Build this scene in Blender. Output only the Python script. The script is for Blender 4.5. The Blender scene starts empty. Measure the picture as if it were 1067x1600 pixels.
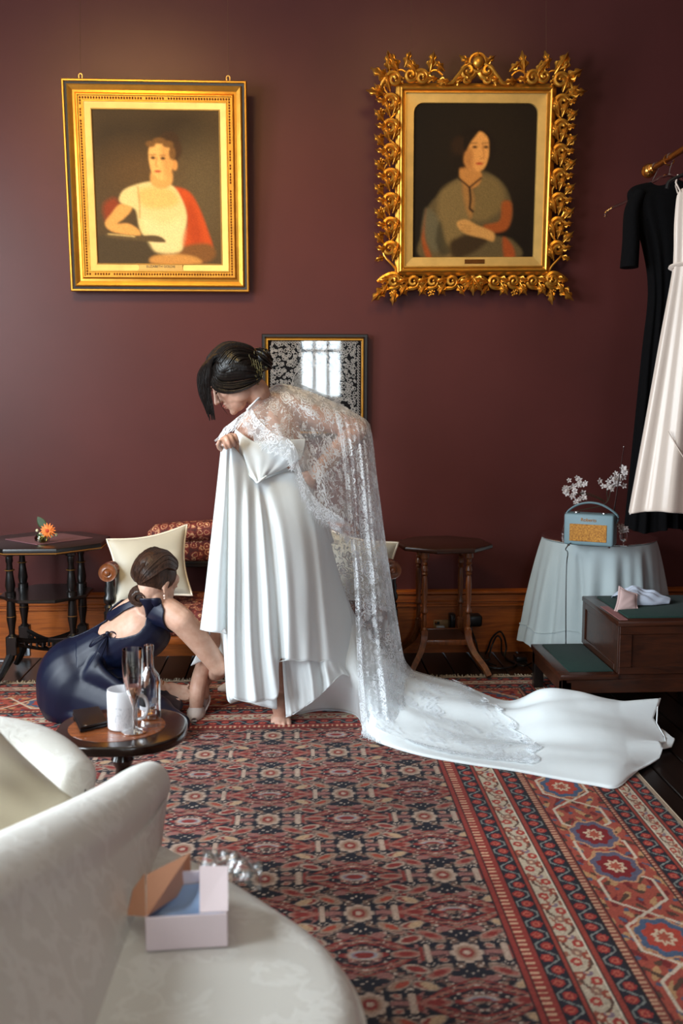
import bpy, bmesh, math, random
import numpy as np
from mathutils import Vector, Matrix

random.seed(7)
rng = np.random.default_rng(7)
PI = math.pi
C = bpy.context.scene.collection
SC = bpy.context.scene


# ------------------------------------------------------------------ camera
CAM_H, PITCH, YAW, FPX = 1.30, math.radians(6.8), math.radians(2.8), 1556.0
cd = bpy.data.cameras.new('camera')
cam = bpy.data.objects.new('camera', cd)
C.objects.link(cam)
cam.location = (0, 0, CAM_H)
cam.rotation_euler = (PI / 2 - PITCH, 0, -YAW)
cd.sensor_fit = 'VERTICAL'
cd.sensor_height = 36.0
cd.lens = 36.0 * FPX / 1600.0
cd.clip_start = 0.05
cd.dof.use_dof = True
cd.dof.focus_distance = 3.9
cd.dof.aperture_fstop = 3.6
SC.camera = cam

# ------------------------------------------------------------------ light
w = bpy.data.worlds.new('world')
SC.world = w
w.use_nodes = True
w.node_tree.nodes['Background'].inputs[0].default_value = (0.75, 0.85, 1.0, 1)
w.node_tree.nodes['Background'].inputs[1].default_value = 0.6


def area(name, loc, aim, sx, sy, power, col):
    l = bpy.data.lights.new(name, 'AREA')
    l.shape = 'RECTANGLE'
    l.size, l.size_y, l.energy, l.color = sx, sy, power, col
    o = bpy.data.objects.new(name, l)
    C.objects.link(o)
    o.location = loc
    o.rotation_euler = (Vector(aim) - Vector(loc)).to_track_quat('-Z', 'Y').to_euler()
    return o


# daylight through the two tall windows of the left wall and the one behind the camera
DAY = (0.83, 0.93, 1.0)
area('daylight_side_window', (-2.80, 2.55, 1.75), (-1.6, 2.9, 1.45), 1.2, 2.1, 150, DAY)
area('daylight_near_window', (-2.80, 0.60, 1.75), (-1.6, 1.0, 1.45), 1.2, 2.1, 215, DAY)
area('daylight_rear_window', (0.35, -2.55, 1.8), (0.25, -1.3, 1.65), .5, 1.7, 44, DAY)
# added warm spots with no fixture, put in to turn the upper wall brown-orange
for nm, loc, aim, ang, pw in (('added_warm_spot', (-1.0, 2.55, 3.62), (-.66, 4.9, 1.72), 66, 470), ('added_warm_spot', (.85, 2.9, 3.62), (.60, 4.9, 2.15), 62, 120)):
    l_ = bpy.data.lights.new(nm, 'SPOT')
    l_.energy, l_.color, l_.spot_size, l_.spot_blend, l_.shadow_soft_size = pw, (1.0, 0.64, 0.21), math.radians(ang), 1.0, 0.45
    o_ = bpy.data.objects.new(nm, l_)
    C.objects.link(o_)
    o_.location = loc
    o_.rotation_euler = (Vector(aim) - Vector(loc)).to_track_quat('-Z', 'Y').to_euler()

vs = SC.view_settings
SC.display_settings.display_device = 'sRGB'
vs.view_transform = 'Standard'
vs.look = 'None'
vs.gamma = 1.0
vs.use_curve_mapping = False
vs.exposure = 0.0
try:
    SC.cycles.use_denoising = True
    SC.cycles.max_bounces = 10
    SC.cycles.transparent_max_bounces = 24
    SC.cycles.sample_clamp_indirect = 6.0
except Exception:
    pass

# ------------------------------------------------------------------ measuring: a sight line meets a real plane
_fw = np.array([math.sin(YAW) * math.cos(PITCH), math.cos(YAW) * math.cos(PITCH), -math.sin(PITCH)])
_rt = np.array([math.cos(YAW), -math.sin(YAW), 0.0])
_up = np.cross(_rt, _fw)
_c = np.array([0, 0, CAM_H])


def _ray(x, y):
    return _fw + _rt * (x - 533.5) / FPX - _up * (y - 800) / FPX


def P(x, y, Y):
    d = _ray(x, y)
    return _c + d * (Y / d[1])


def F(x, y, z=0.0):
    d = _ray(x, y)
    return _c + d * ((z - CAM_H) / d[2])


def PJ(p):
    q = np.asarray(p, float) - _c
    w_ = q @ _fw
    return 533.5 + FPX * (q @ _rt) / w_, 800 - FPX * (q @ _up) / w_


# ------------------------------------------------------------------ materials
def lin(c):
    out = []
    for v in c[:3]:
        v = v / 255.0
        out.append(v / 12.92 if v <= 0.04045 else ((v + 0.055) / 1.055) ** 2.4)
    return (out[0], out[1], out[2], 1.0)


class NT:
    def __init__(s, m):
        m.use_nodes = True
        s.t = m.node_tree
        s.n = s.t.nodes
        s.b = s.n['Principled BSDF']
        s.out = s.n['Material Output']

    def new(s, typ, **kw):
        n = s.n.new(typ)
        for k, v in kw.items():
            setattr(n, k, v)
        return n

    def link(s, a, b):
        s.t.links.new(a, b)

    def math(s, op, a, b=None, c=None):
        n = s.n.new('ShaderNodeMath')
        n.operation = op
        for i, v in enumerate((a, b, c)):
            if v is None:
                continue
            if isinstance(v, (int, float)):
                n.inputs[i].default_value = v
            else:
                s.link(v, n.inputs[i])
        return n.outputs[0]

    def mix(s, fac, a, b):
        n = s.n.new('ShaderNodeMix')
        n.data_type = 'RGBA'
        for sock, v in ((n.inputs[0], fac), (n.inputs[6], a), (n.inputs[7], b)):
            if isinstance(v, (int, float, tuple)):
                sock.default_value = v
            else:
                s.link(v, sock)
        return n.outputs[2]

    def ramp(s, fac, stops):
        n = s.n.new('ShaderNodeValToRGB')
        e = n.color_ramp.elements
        while len(e) < len(stops):
            e.new(0.5)
        for el, (p, c) in zip(e, stops):
            el.position = p
            el.color = c if len(c) == 4 else (*c, 1)
        s.link(fac, n.inputs[0])
        return n.outputs[0]

    def noise(s, scale, detail=4, vec=None, rough=0.55, dist=0.0):
        n = s.n.new('ShaderNodeTexNoise')
        n.inputs['Scale'].default_value = scale
        n.inputs['Detail'].default_value = detail
        n.inputs['Roughness'].default_value = rough
        n.inputs['Distortion'].default_value = dist
        if vec is not None:
            s.link(vec, n.inputs['Vector'])
        return n.outputs['Fac']

    def obj(s, scale=(1, 1, 1), rot=(0, 0, 0)):
        t = s.n.new('ShaderNodeTexCoord')
        m = s.n.new('ShaderNodeMapping')
        m.inputs['Scale'].default_value = scale
        m.inputs['Rotation'].default_value = rot
        s.link(t.outputs['Object'], m.inputs['Vector'])
        return m.outputs[0]

    def uv(s, scale=(1, 1, 1)):
        t = s.n.new('ShaderNodeTexCoord')
        m = s.n.new('ShaderNodeMapping')
        m.inputs['Scale'].default_value = scale
        s.link(t.outputs['UV'], m.inputs['Vector'])
        return m.outputs[0]

    def bump(s, h, strength=0.2, dist=0.01):
        n = s.n.new('ShaderNodeBump')
        n.inputs['Strength'].default_value = strength
        n.inputs['Distance'].default_value = dist
        s.link(h, n.inputs['Height'])
        s.link(n.outputs[0], s.b.inputs['Normal'])
        return n

    def set(s, **kw):
        for k, v in kw.items():
            s.b.inputs[k.replace('_', ' ')].default_value = v


def plain(name, col, rough=0.5, metal=0.0, var=0.12, vs_=30, bump=0.0, bs=200, sheen=0.0, coat=0.0, spec=0.5):
    m = bpy.data.materials.new(name)
    t = NT(m)
    c = lin(col)
    dark = tuple(v * (1 - var) for v in c[:3]) + (1,)
    lite = tuple(min(1, v * (1 + var)) for v in c[:3]) + (1,)
    t.link(t.mix(t.noise(vs_, 4, t.obj()), dark, lite), t.b.inputs['Base Color'])
    t.set(Roughness=rough, Metallic=metal)
    t.b.inputs['Specular IOR Level'].default_value = spec
    if sheen:
        t.b.inputs['Sheen Weight'].default_value = sheen
    if coat:
        t.b.inputs['Coat Weight'].default_value = coat
        t.b.inputs['Coat Roughness'].default_value = 0.12
    if bump:
        t.bump(t.noise(bs, 3, t.obj()), bump, 0.002)
    return m


def wood(name, c0, c1, rough=0.35, scale=(2, 24, 24), coat=0.0, rot=(0, 0, 0), spec=0.5):
    m = bpy.data.materials.new(name)
    t = NT(m)
    v = t.obj(scale, rot)
    n = t.noise(3.0, 6, v, 0.6, 1.2)
    t.link(t.ramp(n, [(0.3, lin(c0)), (0.7, lin(c1))]), t.b.inputs['Base Color'])
    t.set(Roughness=rough)
    t.b.inputs['Specular IOR Level'].default_value = spec
    if coat:
        t.b.inputs['Coat Weight'].default_value = coat
        t.b.inputs['Coat Roughness'].default_value = 0.15
    t.bump(n, 0.08, 0.002)
    return m


def vcol(name, rough=0.5, coat=0.0, bump=0.0, bs=300):
    m = bpy.data.materials.new(name)
    t = NT(m)
    a = t.new('ShaderNodeVertexColor', layer_name='Col')
    t.link(a.outputs[0], t.b.inputs['Base Color'])
    t.set(Roughness=rough)
    if coat:
        t.b.inputs['Coat Weight'].default_value = coat
        t.b.inputs['Coat Roughness'].default_value = 0.2
    if bump:
        t.bump(t.noise(bs, 2, t.obj()), bump, 0.003)
    return m


def glass(name, col=(1, 1, 1, 1), rough=0.0, ior=1.45):
    m = bpy.data.materials.new(name)
    t = NT(m)
    t.set(Base_Color=col, Roughness=rough, IOR=ior)
    t.b.inputs['Transmission Weight'].default_value = 1.0
    return m


# ------------------------------------------------------------------ mesh building
def catmull(pts, n, closed=False):
    p = np.asarray(pts, float)
    k = len(p)
    if k == 1:
        return np.repeat(p, n, 0)
    segs = k if closed else k - 1
    t = np.linspace(0, segs, n, endpoint=not closed)
    i = np.minimum(t.astype(int), segs - 1)
    u = (t - i)[:, None]
    if closed:
        a, b, c, d = p[(i - 1) % k], p[i % k], p[(i + 1) % k], p[(i + 2) % k]
    else:
        q = np.vstack([2 * p[0] - p[1], p, 2 * p[-1] - p[-2]])
        a, b, c, d = q[i], q[i + 1], q[i + 2], q[i + 3]
    return 0.5 * (2 * b + (c - a) * u + (2 * a - 5 * b + 4 * c - d) * u ** 2 + (3 * b - a - 3 * c + d) * u ** 3)


class MB:
    def __init__(s):
        s.V, s.F, s.UV, s.n = [], [], [], 0

    def add(s, verts, faces, uv=None):
        v = np.asarray(verts, float).reshape(-1, 3)
        o = s.n
        s.V.append(v)
        s.UV.append(np.zeros((len(v), 2)) if uv is None else np.asarray(uv, float).reshape(-1, 2))
        s.n += len(v)
        s.F.extend([tuple(int(i) + o for i in f) for f in faces])
        return s

    def grid(s, pts, cu=False, cv=False, uv=None):
        g = np.asarray(pts, float)
        a, b = g.shape[:2]
        fs = []
        for i in range(a if cu else a - 1):
            for j in range(b if cv else b - 1):
                i2, j2 = (i + 1) % a, (j + 1) % b
                fs.append((i * b + j, i2 * b + j, i2 * b + j2, i * b + j2))
        if uv is None:
            du = np.linalg.norm(np.diff(g, axis=0), axis=2).mean(1)
            dv = np.linalg.norm(np.diff(g, axis=1), axis=2).mean(0)
            uu, vv = np.concatenate([[0], np.cumsum(du)]), np.concatenate([[0], np.cumsum(dv)])
            uv = np.stack(np.meshgrid(uu, vv, indexing='ij'), -1)
        return s.add(g.reshape(-1, 3), fs, uv)

    def box(s, lo, hi, b=0.0, seg=1, M=None):
        bm = bmesh.new()
        bmesh.ops.create_cube(bm, size=1.0)
        lo, hi = np.asarray(lo, float), np.asarray(hi, float)
        for v in bm.verts:
            v.co = Vector((lo + hi) / 2 + np.array(v.co) * (hi - lo))
        if b:
            b = min(b, 0.45 * float((hi - lo).min()))
            bmesh.ops.bevel(bm, geom=list(bm.edges), offset=b, segments=seg, affect='EDGES', profile=0.5)
        return s.bm(bm, M)

    def bm(s, bm, M=None):
        if M is not None:
            bm.transform(M)
        bm.verts.index_update()
        vs_ = [tuple(v.co) for v in bm.verts]
        fs = [tuple(v.index for v in f.verts) for f in bm.faces]
        bm.free()
        return s.add(vs_, fs)

    def prism(s, poly, z0, z1, b=0.0, seg=2, M=None):
        bm = bmesh.new()
        lo = [bm.verts.new((p[0], p[1], z0)) for p in poly]
        hi = [bm.verts.new((p[0], p[1], z1)) for p in poly]
        n = len(poly)
        bm.faces.new(lo[::-1])
        top = bm.faces.new(hi)
        for i in range(n):
            bm.faces.new((lo[i], lo[(i + 1) % n], hi[(i + 1) % n], hi[i]))
        bmesh.ops.recalc_face_normals(bm, faces=bm.faces[:])
        if b:
            es = [e for e in bm.edges if abs(e.verts[0].co.z - e.verts[1].co.z) < 1e-6]
            bmesh.ops.bevel(bm, geom=es, offset=b, segments=seg, affect='EDGES', profile=0.5)
        return s.bm(bm, M)

    def tube(s, path, r, n=8, cap=True, flat=1.0, upv=None, closed=False):
        p = np.asarray(path, float)
        k = len(p)
        r = np.broadcast_to(np.asarray(r, float), (k,)) if np.ndim(r) < 2 else np.asarray(r)
        if closed:
            T = np.roll(p, -1, 0) - np.roll(p, 1, 0)
        else:
            T = np.gradient(p, axis=0)
        T /= np.linalg.norm(T, axis=1)[:, None] + 1e-12
        ref = np.array(upv if upv is not None else ((0, 0, 1) if abs(T[0][2]) < 0.9 else (1, 0, 0)), float)
        rings = []
        N = ref - T[0] * (ref @ T[0])
        N /= np.linalg.norm(N) + 1e-12
        th = np.arange(n) * 2 * PI / n
        for i in range(k):
            if upv is not None:
                N = ref
            N = N - T[i] * (N @ T[i])
            N /= np.linalg.norm(N) + 1e-12
            B = np.cross(T[i], N)
            rings.append(p[i] + r[i] * (np.cos(th)[:, None] * N * flat + np.sin(th)[:, None] * B))
        o = s.n
        s.grid(rings, cu=closed, cv=True)
        if cap and not closed:
            s.F.append(tuple(o + j for j in range(n))[::-1])
            s.F.append(tuple(o + (k - 1) * n + j for j in range(n)))
        return s

    def limb(s, path, r, n=14, res=None):
        """round-ended tapering limb through the given joints"""
        p = np.asarray(path, float)
        r = np.asarray(r, float)
        q = catmull(np.hstack([p, r[:, None]]), res or 8 * len(p))
        p, r = q[:, :3], q[:, 3]
        t0 = (p[0] - p[1]) / np.linalg.norm(p[0] - p[1])
        t1 = (p[-1] - p[-2]) / np.linalg.norm(p[-1] - p[-2])
        A = [p[0] + t0 * r[0] * math.sin(a) for a in (1.5, 1.1, 0.7, 0.35)]
        ra = [r[0] * math.cos(a) for a in (1.5, 1.1, 0.7, 0.35)]
        B = [p[-1] + t1 * r[-1] * math.sin(a) for a in (0.35, 0.7, 1.1, 1.5)]
        rb = [r[-1] * math.cos(a) for a in (0.35, 0.7, 1.1, 1.5)]
        return s.tube(np.vstack([A, p, B]), np.concatenate([ra, r, rb]), n)

    def lathe(s, prof, c=(0, 0, 0), n=24, M=None, closed=False):
        th = np.arange(n) * 2 * PI / n
        g = np.array([[(r * math.cos(a), r * math.sin(a), z) for a in th] for r, z in prof])
        if M is not None:
            R = np.array(M)
            g = g @ R[:3, :3].T + R[:3, 3]
        return s.grid(g + np.asarray(c, float), cv=True, cu=closed)

    def ball(s, c, r, nu=16, nv=10, M=None):
        r = np.broadcast_to(np.asarray(r, float), (3,))
        th, ph = np.arange(nu) * 2 * PI / nu, np.linspace(-PI / 2 + 0.02, PI / 2 - 0.02, nv)
        g = np.array([[(math.cos(b) * math.cos(a), math.cos(b) * math.sin(a), math.sin(b)) for a in th] for b in ph]) * r
        if M is not None:
            g = g @ np.asarray(M)[:3, :3].T
        o = s.n
        s.grid(g + np.asarray(c, float), cv=True)
        s.F.append(tuple(o + j for j in range(nu))[::-1])
        s.F.append(tuple(o + (nv - 1) * nu + j for j in range(nu)))
        return s

    def build(s, name, mat, parent=None, smooth=True, col=None, sharp=40, loc=None, thick=0.0, subsurf=0):
        v = np.vstack(s.V)
        off = np.zeros(3) if parent is None else np.array(parent.get('_o', (0, 0, 0)))
        if loc is not None:
            off = np.asarray(loc, float)
        me = bpy.data.meshes.new(name)
        me.from_pydata((v - off).tolist(), [], s.F)
        lv = np.empty(len(me.loops), int)
        me.loops.foreach_get('vertex_index', lv)
        ul = me.uv_layers.new(name='UVMap')
        ul.data.foreach_set('uv', np.vstack(s.UV)[lv].astype(np.float32).ravel())
        if col is not None:
            a = me.color_attributes.new('Col', 'FLOAT_COLOR', 'POINT')
            a.data.foreach_set('color', np.asarray(col, np.float32).ravel())
        if smooth:
            me.polygons.foreach_set('use_smooth', [True] * len(me.polygons))
            if sharp and sharp < 180:
                me.set_sharp_from_angle(angle=math.radians(sharp))
        me.materials.append(mat)
        me.validate()
        o = bpy.data.objects.new(name, me)
        C.objects.link(o)
        if parent is not None:
            o.parent = parent
            o['_o'] = tuple(float(q) for q in off)
        elif loc is not None:
            o.location = loc
            o['_o'] = tuple(float(q) for q in off)
        if subsurf:
            md = o.modifiers.new('sub', 'SUBSURF')
            md.levels = md.render_levels = subsurf
        if thick:
            md = o.modifiers.new('sol', 'SOLIDIFY')
            md.thickness = thick
            md.offset = 0
        return o


def thing(name, label, cat, loc=(0, 0, 0), group=None):
    o = bpy.data.objects.new(name, None)
    C.objects.link(o)
    o.empty_display_size = 0.05
    o.location = loc
    o['_o'] = tuple(float(v) for v in loc)
    return tag(o, label, cat, group)


def tag(o, label, cat, group=None, kind=None):
    if label:
        o['label'] = label
    if cat:
        o['category'] = cat
    if group:
        o['group'] = group
    if kind:
        o['kind'] = kind
    return o


def struct(o):
    o['kind'] = 'structure'
    return o


def place(mesh_src, parent, M, name=None):
    """another piece of the same kind, sharing its mesh"""
    o = mesh_src.copy()
    if name:
        o.name = name
    C.objects.link(o)
    o.parent = parent
    off = np.array(parent.get('_o', (0, 0, 0)))
    o.matrix_local = Matrix.Translation(Vector(-off)) @ M
    return o


def frame(fwd, up):
    """3x3 with columns right, forward, up"""
    f = np.asarray(fwd, float)
    f = f / np.linalg.norm(f)
    u = np.asarray(up, float)
    u = u - f * (u @ f)
    u /= np.linalg.norm(u)
    return np.stack([np.cross(f, u), f, u], 1)


def loft(cols, n, m):
    """cols: curves of 3-D points; resampled to n across and m along"""
    g = np.array([catmull(c, m) for c in cols])
    return np.array([catmull(g[:, j], n) for j in range(m)]).transpose(1, 0, 2)


def pk(lst):
    return [P(*q) for q in lst]


# soft painter used for the canvases, the rug and the mat: returns signed distance to a closed polygon
def sdf(poly, X, Y):
    p = np.asarray(poly, float)
    d = np.full(X.shape, 1e9)
    ins = np.zeros(X.shape, bool)
    for i in range(len(p)):
        a, b = p[i], p[(i + 1) % len(p)]
        e = b - a
        wx, wy = X - a[0], Y - a[1]
        t = np.clip((wx * e[0] + wy * e[1]) / (e @ e + 1e-12), 0, 1)
        d = np.minimum(d, (wx - e[0] * t) ** 2 + (wy - e[1] * t) ** 2)
        cond = ((a[1] <= Y) & (b[1] > Y)) | ((b[1] <= Y) & (a[1] > Y))
        with np.errstate(divide='ignore', invalid='ignore'):
            xi = a[0] + (Y - a[1]) / (b[1] - a[1]) * e[0]
        ins ^= cond & (X < xi)
    d = np.sqrt(d)
    return np.where(ins, -d, d)


class Canvas:
    def __init__(s, X, Y, bg):
        s.X, s.Y = X, Y
        s.C = np.zeros(X.shape + (3,)) + np.array(lin(bg)[:3])

    def blend(s, a, col):
        c = np.array(lin(col)[:3])
        s.C = s.C * (1 - a[..., None]) + c * a[..., None]

    def poly(s, pts, col, soft=2.0, op=1.0, smooth=True):
        q = catmull(np.asarray(pts, float), max(24, 6 * len(pts)), True) if smooth else pts
        d = sdf(q, s.X, s.Y)
        s.blend(op * np.clip(0.5 - d / soft, 0, 1), col)

    def oval(s, cx, cy, rx, ry, col, soft=0.3, op=1.0, rot=0.0):
        c_, s_ = math.cos(rot), math.sin(rot)
        dx, dy = s.X - cx, s.Y - cy
        u, v = (dx * c_ + dy * s_) / rx, (-dx * s_ + dy * c_) / ry
        s.blend(op * np.clip((1 - np.sqrt(u * u + v * v)) / soft + 0.5, 0, 1), col)

    def line(s, pts, wd, col, soft=1.0, op=1.0):
        p = np.asarray(pts, float)
        d = np.full(s.X.shape, 1e9)
        for a, b in zip(p[:-1], p[1:]):
            e = b - a
            t = np.clip(((s.X - a[0]) * e[0] + (s.Y - a[1]) * e[1]) / (e @ e + 1e-12), 0, 1)
            d = np.minimum(d, np.hypot(s.X - a[0] - e[0] * t, s.Y - a[1] - e[1] * t))
        s.blend(op * np.clip((wd / 2 - d) / soft + 0.5, 0, 1), col)

    def blur(s, n=2):
        for _k in range(n):
            p_ = np.pad(s.C, ((1, 1), (1, 1), (0, 0)), 'edge')
            s.C = (p_[1:-1, 1:-1] * 2 + p_[:-2, 1:-1] + p_[2:, 1:-1] + p_[1:-1, :-2] + p_[1:-1, 2:]) / 6

    def rgba(s):
        c = np.clip(s.C, 0, 1)
        return np.concatenate([c, np.ones(c.shape[:2] + (1,))], 2).reshape(-1, 4)
# ================================================================== the room
WALL_Y = 4.90
XL, XR, YB, ZC = -2.75, 2.25, -2.5, 3.7


def wall_mat():
    m = bpy.data.materials.new('burgundy_wall_cloth')
    t = NT(m)
    v = t.obj()
    n = t.noise(2.2, 3, v)
    t.link(t.ramp(n, [(0.3, lin((73, 36, 34))), (0.7, lin((79, 39, 37)))]), t.b.inputs['Base Color'])
    t.set(Roughness=0.37)
    t.b.inputs['Specular IOR Level'].default_value = 0.20
    t.b.inputs['Sheen Weight'].default_value = 0.03
    t.b.inputs['Sheen Roughness'].default_value = 0.4
    t.bump(t.noise(420, 2, v), 0.12, 0.002)
    return m


M_wall = wall_mat()
M_skirt = wood('skirting_oak', (128, 60, 16), (186, 98, 32), 0.38, (1.2, 20, 20))
M_ceiling = plain('ceiling_plaster', (206, 196, 178), 0.9)
M_floorboard = wood('stained_floorboards', (16, 12, 10), (30, 22, 17), 0.3, (24, 1.4, 8))

struct(MB().box((XL - .1, WALL_Y, 0), (XR + .1, WALL_Y + .12, ZC)).build('wall_back', M_wall, smooth=False))
struct(MB().box((XR, YB, 0), (XR + .12, WALL_Y, ZC)).build('wall_right', M_wall, smooth=False))
lw = MB()
for y0, y1, z0, z1 in ((YB, 0.0, 0, ZC), (1.2, 1.95, 0, ZC), (3.15, WALL_Y, 0, ZC), (0.0, 1.2, 0, .7), (1.95, 3.15, 0, .7), (0.0, 1.2, 2.8, ZC), (1.95, 3.15, 2.8, ZC)):
    lw.box((XL - .12, y0, z0), (XL, y1, z1))
struct(lw.build('wall_left', M_wall, smooth=False))
rw = MB()
for x0, x1, z0, z1 in ((XL, .10, 0, ZC), (.60, XR, 0, ZC), (.10, .60, 0, .95), (.10, .60, 2.65, ZC)):
    rw.box((x0, YB - .12, z0), (x1, YB, z1))
struct(rw.build('wall_front', M_wall, smooth=False))
M_winframe = plain('white_window_paint', (222, 220, 212), .5)


def window(n_, axis, a0, a1, z0, z1, at_):
    m_ = MB()
    for i in range(4):
        p_ = a0 + (a1 - a0) * i / 3
        lo, hi = (p_ - .018, at_, z0), (p_ + .018, at_ + .03, z1)
        if axis == 'y':
            lo, hi = (at_, p_ - .018, z0), (at_ + .03, p_ + .018, z1)
        m_.box(lo, hi, .004)
    for i in range(4):
        p_ = z0 + (z1 - z0) * i / 3
        lo, hi = (a0, at_ + .002, p_ - .018), (a1, at_ + .028, p_ + .018)
        if axis == 'y':
            lo, hi = (at_ + .002, a0, p_ - .018), (at_ + .028, a1, p_ + .018)
        m_.box(lo, hi, .004)
    struct(m_.build('window_%d' % n_, M_winframe, smooth=False))


window(1, 'y', 0.0, 1.2, .7, 2.8, XL + .01)
window(2, 'y', 1.95, 3.15, .7, 2.8, XL + .01)
window(3, 'x', .10, .60, .95, 2.65, YB + .01)
struct(MB().box((XL - .1, YB - .1, ZC), (XR + .1, WALL_Y + .1, ZC + .1)).build('ceiling', M_ceiling, smooth=False))
fl = struct(MB().box((XL - .1, YB - .1, -.06), (XR + .1, WALL_Y + .1, -.02)).build('floor', M_floorboard, smooth=False))
bw = 0.125
nb = int((XR - XL) / bw) + 1
pr = MB().box((XL + .002, YB, -.02), (XL + bw - .002, WALL_Y, 0), .003).build('floorboard', M_floorboard, fl)
for i in range(1, nb):
    o = pr.copy()
    C.objects.link(o)
    o.parent = fl
    o.location = (i * bw, 0, 0)

prof = [(.0, .0), (.022, 0), (.022, .235), (.036, .240), (.036, .249), (.026, .251), (.026, .262), (.041, .266), (.036, .271), (.036, .297),
        (.022, .300), (.047, .306), (.047, .317), (.036, .322), (0, .322)]
sk = MB().grid([[(x, WALL_Y - d, z) for d, z in prof] for x in np.linspace(XL, XR, 6)])
struct(sk.build('baseboard_back', M_skirt, smooth=True, sharp=25))
sk = MB().grid([[(XR - d, y, z) for d, z in prof] for y in np.linspace(WALL_Y - .05, YB, 6)])
struct(sk.build('baseboard_right', M_skirt, smooth=True, sharp=25))

# ================================================================== the carpet
RX, RY = 1.178, 4.415          # its far right corner
xs = np.arange(-1.95, RX + .001, .0043)
ys = np.arange(1.25, RY + .001, .0043)
X, Y = np.meshgrid(xs, ys, indexing='ij')


def field_cell():
    W_, H_ = .48, .376
    nx, ny = 160, 125
    cx, cy = np.meshgrid((np.arange(nx) + .5) / nx * W_, (np.arange(ny) + .5) / ny * H_, indexing='ij')
    cv = Canvas(cx, cy, (22, 22, 36))
    r = np.random.default_rng(3)
    tan, salm, red, crm, brn, rose = (164, 126, 104), (166, 98, 84), (142, 46, 40), (196, 168, 148), (104, 76, 62), (158, 104, 96)
    inkc = (18, 18, 32)

    def sym(fn):
        for ox, oy in ((0, 0), (W_, 0), (0, H_), (W_, H_), (W_ / 2, H_ / 2)):
            for sx in (-1, 1):
                for sy in (-1, 1):
                    fn(ox, oy, sx, sy)
    def leafy(x, y, rx, ry, c_, rot, line=crm):
        cv.oval(x, y, rx + .0045, ry + .0042, inkc, .25, .95, rot)
        cv.oval(x, y, rx + .0012, ry + .0012, line, .25, .9, rot)
        cv.oval(x, y, rx - .002, ry - .002, c_, .3, 1, rot)

    # bed of small leaves and petals
    for k in range(46):
        px, py, a, s_ = r.uniform(0, W_ / 2), r.uniform(0, H_ / 2), r.uniform(-.7, .7), r.uniform(.6, 1)
        c_ = [tan, salm, rose, brn, red, (138, 112, 96)][r.integers(0, 6)]
        l_ = [crm, rose, tan][r.integers(0, 3)]
        sym(lambda ox, oy, sx, sy: leafy(ox + sx * px, oy + sy * py, .016 * s_, .0078, c_, a * sx * sy, l_))
    for k in range(22):
        px, py, a = r.uniform(0, W_ / 2), r.uniform(0, H_ / 2), r.uniform(-1, 1)
        sym(lambda ox, oy, sx, sy: cv.oval(ox + sx * px, oy + sy * py, .013, .0075, inkc, .3, .95, a * sx * sy))
    for k in range(40):
        px, py = r.uniform(0, W_ / 2), r.uniform(0, H_ / 2)
        sym(lambda ox, oy, sx, sy: cv.oval(ox + sx * px, oy + sy * py, .0032, .0032, (206, 184, 166), .5, .9))

    def motif(ox, oy, sx, sy):
        L = lambda pts, wd, c_: cv.line([(ox + sx * a, oy + sy * b) for a, b in pts], wd, c_, .004)
        O = lambda a, b, rx, ry, c_, rot=0: (leafy(ox + sx * a, oy + sy * b, rx, ry, c_, rot * sx * sy) if rx > .027 and c_ != (34, 28, 40) else cv.oval(ox + sx * a, oy + sy * b, rx, ry, c_, .3, 1, rot * sx * sy))
        L([(0, .135), (.055, .155), (.11, .188)], .007, red)
        L([(0, .12), (.07, .15), (.14, .188)], .006, salm)
        L([(.11, .0), (.16, .045), (.24, .085)], .006, red)
        O(.075, .078, .035, .015, salm, .5)
        O(.075, .078, .017, .008, red, .5)
        O(.125, .062, .032, .015, crm, -.4)
        O(.125, .062, .024, .011, red, -.4)
        O(.17, .12, .033, .015, tan, .6)
        O(.165, .12, .02, .008, (172, 70, 50), .6)
        O(.04, .105, .018, .012, rose)
        O(.105, .128, .022, .011, (196, 160, 124), -.6)
        L([(.045, 0), (.12, 0)], .018, rose)
        L([(.05, .007), (.10, .013)], .004, (34, 28, 40))
        O(.142, 0, .038, .018, (34, 28, 40))
        O(.142, 0, .034, .015, salm)
        O(.142, 0, .02, .008, red)
        L([(.092, -.03), (.092, .03)], .014, crm)
        L([(.106, -.025), (.106, .025)], .006, red)
        O(.2, 0, .018, .009, red)
    sym(motif)
    for ox, oy in ((0, 0), (W_, 0), (0, H_), (W_, H_), (W_ / 2, H_ / 2)):
        cv.oval(ox, oy, .043, .048, (26, 26, 40), .2)
        for k in range(8):
            a = k * PI / 4
            cv.oval(ox + .026 * math.cos(a), oy + .03 * math.sin(a), .013, .013, crm, .4)
        cv.oval(ox, oy, .026, .03, tan, .3)
        cv.oval(ox, oy, .017, .02, red, .3)
        cv.oval(ox, oy, .008, .009, crm, .4)
        cv.oval(ox, oy + H_ / 2, .04, .022, crm, .3)
        cv.oval(ox, oy + H_ / 2, .032, .016, (150, 150, 160), .3)
        cv.oval(ox, oy + H_ / 2, .024, .012, red, .3)
    return cv.C


cell = field_cell()
u, v = RX - X, RY - Y
fu, fv = u - .66, v - .66
ix = ((fu + .12) / .48 % 1 * cell.shape[0]).astype(int) % cell.shape[0]
iy = ((fv + .1) / .376 % 1 * cell.shape[1]).astype(int) % cell.shape[1]
col = cell[ix, iy] * .84
d = np.minimum(u, v) / 1.02
a = np.where(u < v, v, u)
inb = d < .66


def lc(c):
    return np.array(lin(c)[:3])


def band(d0, d1):
    return (d >= d0) & (d < d1), (d - d0) / (d1 - d0)


def paintm(mask, c):
    col[mask] = lc(c)


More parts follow.
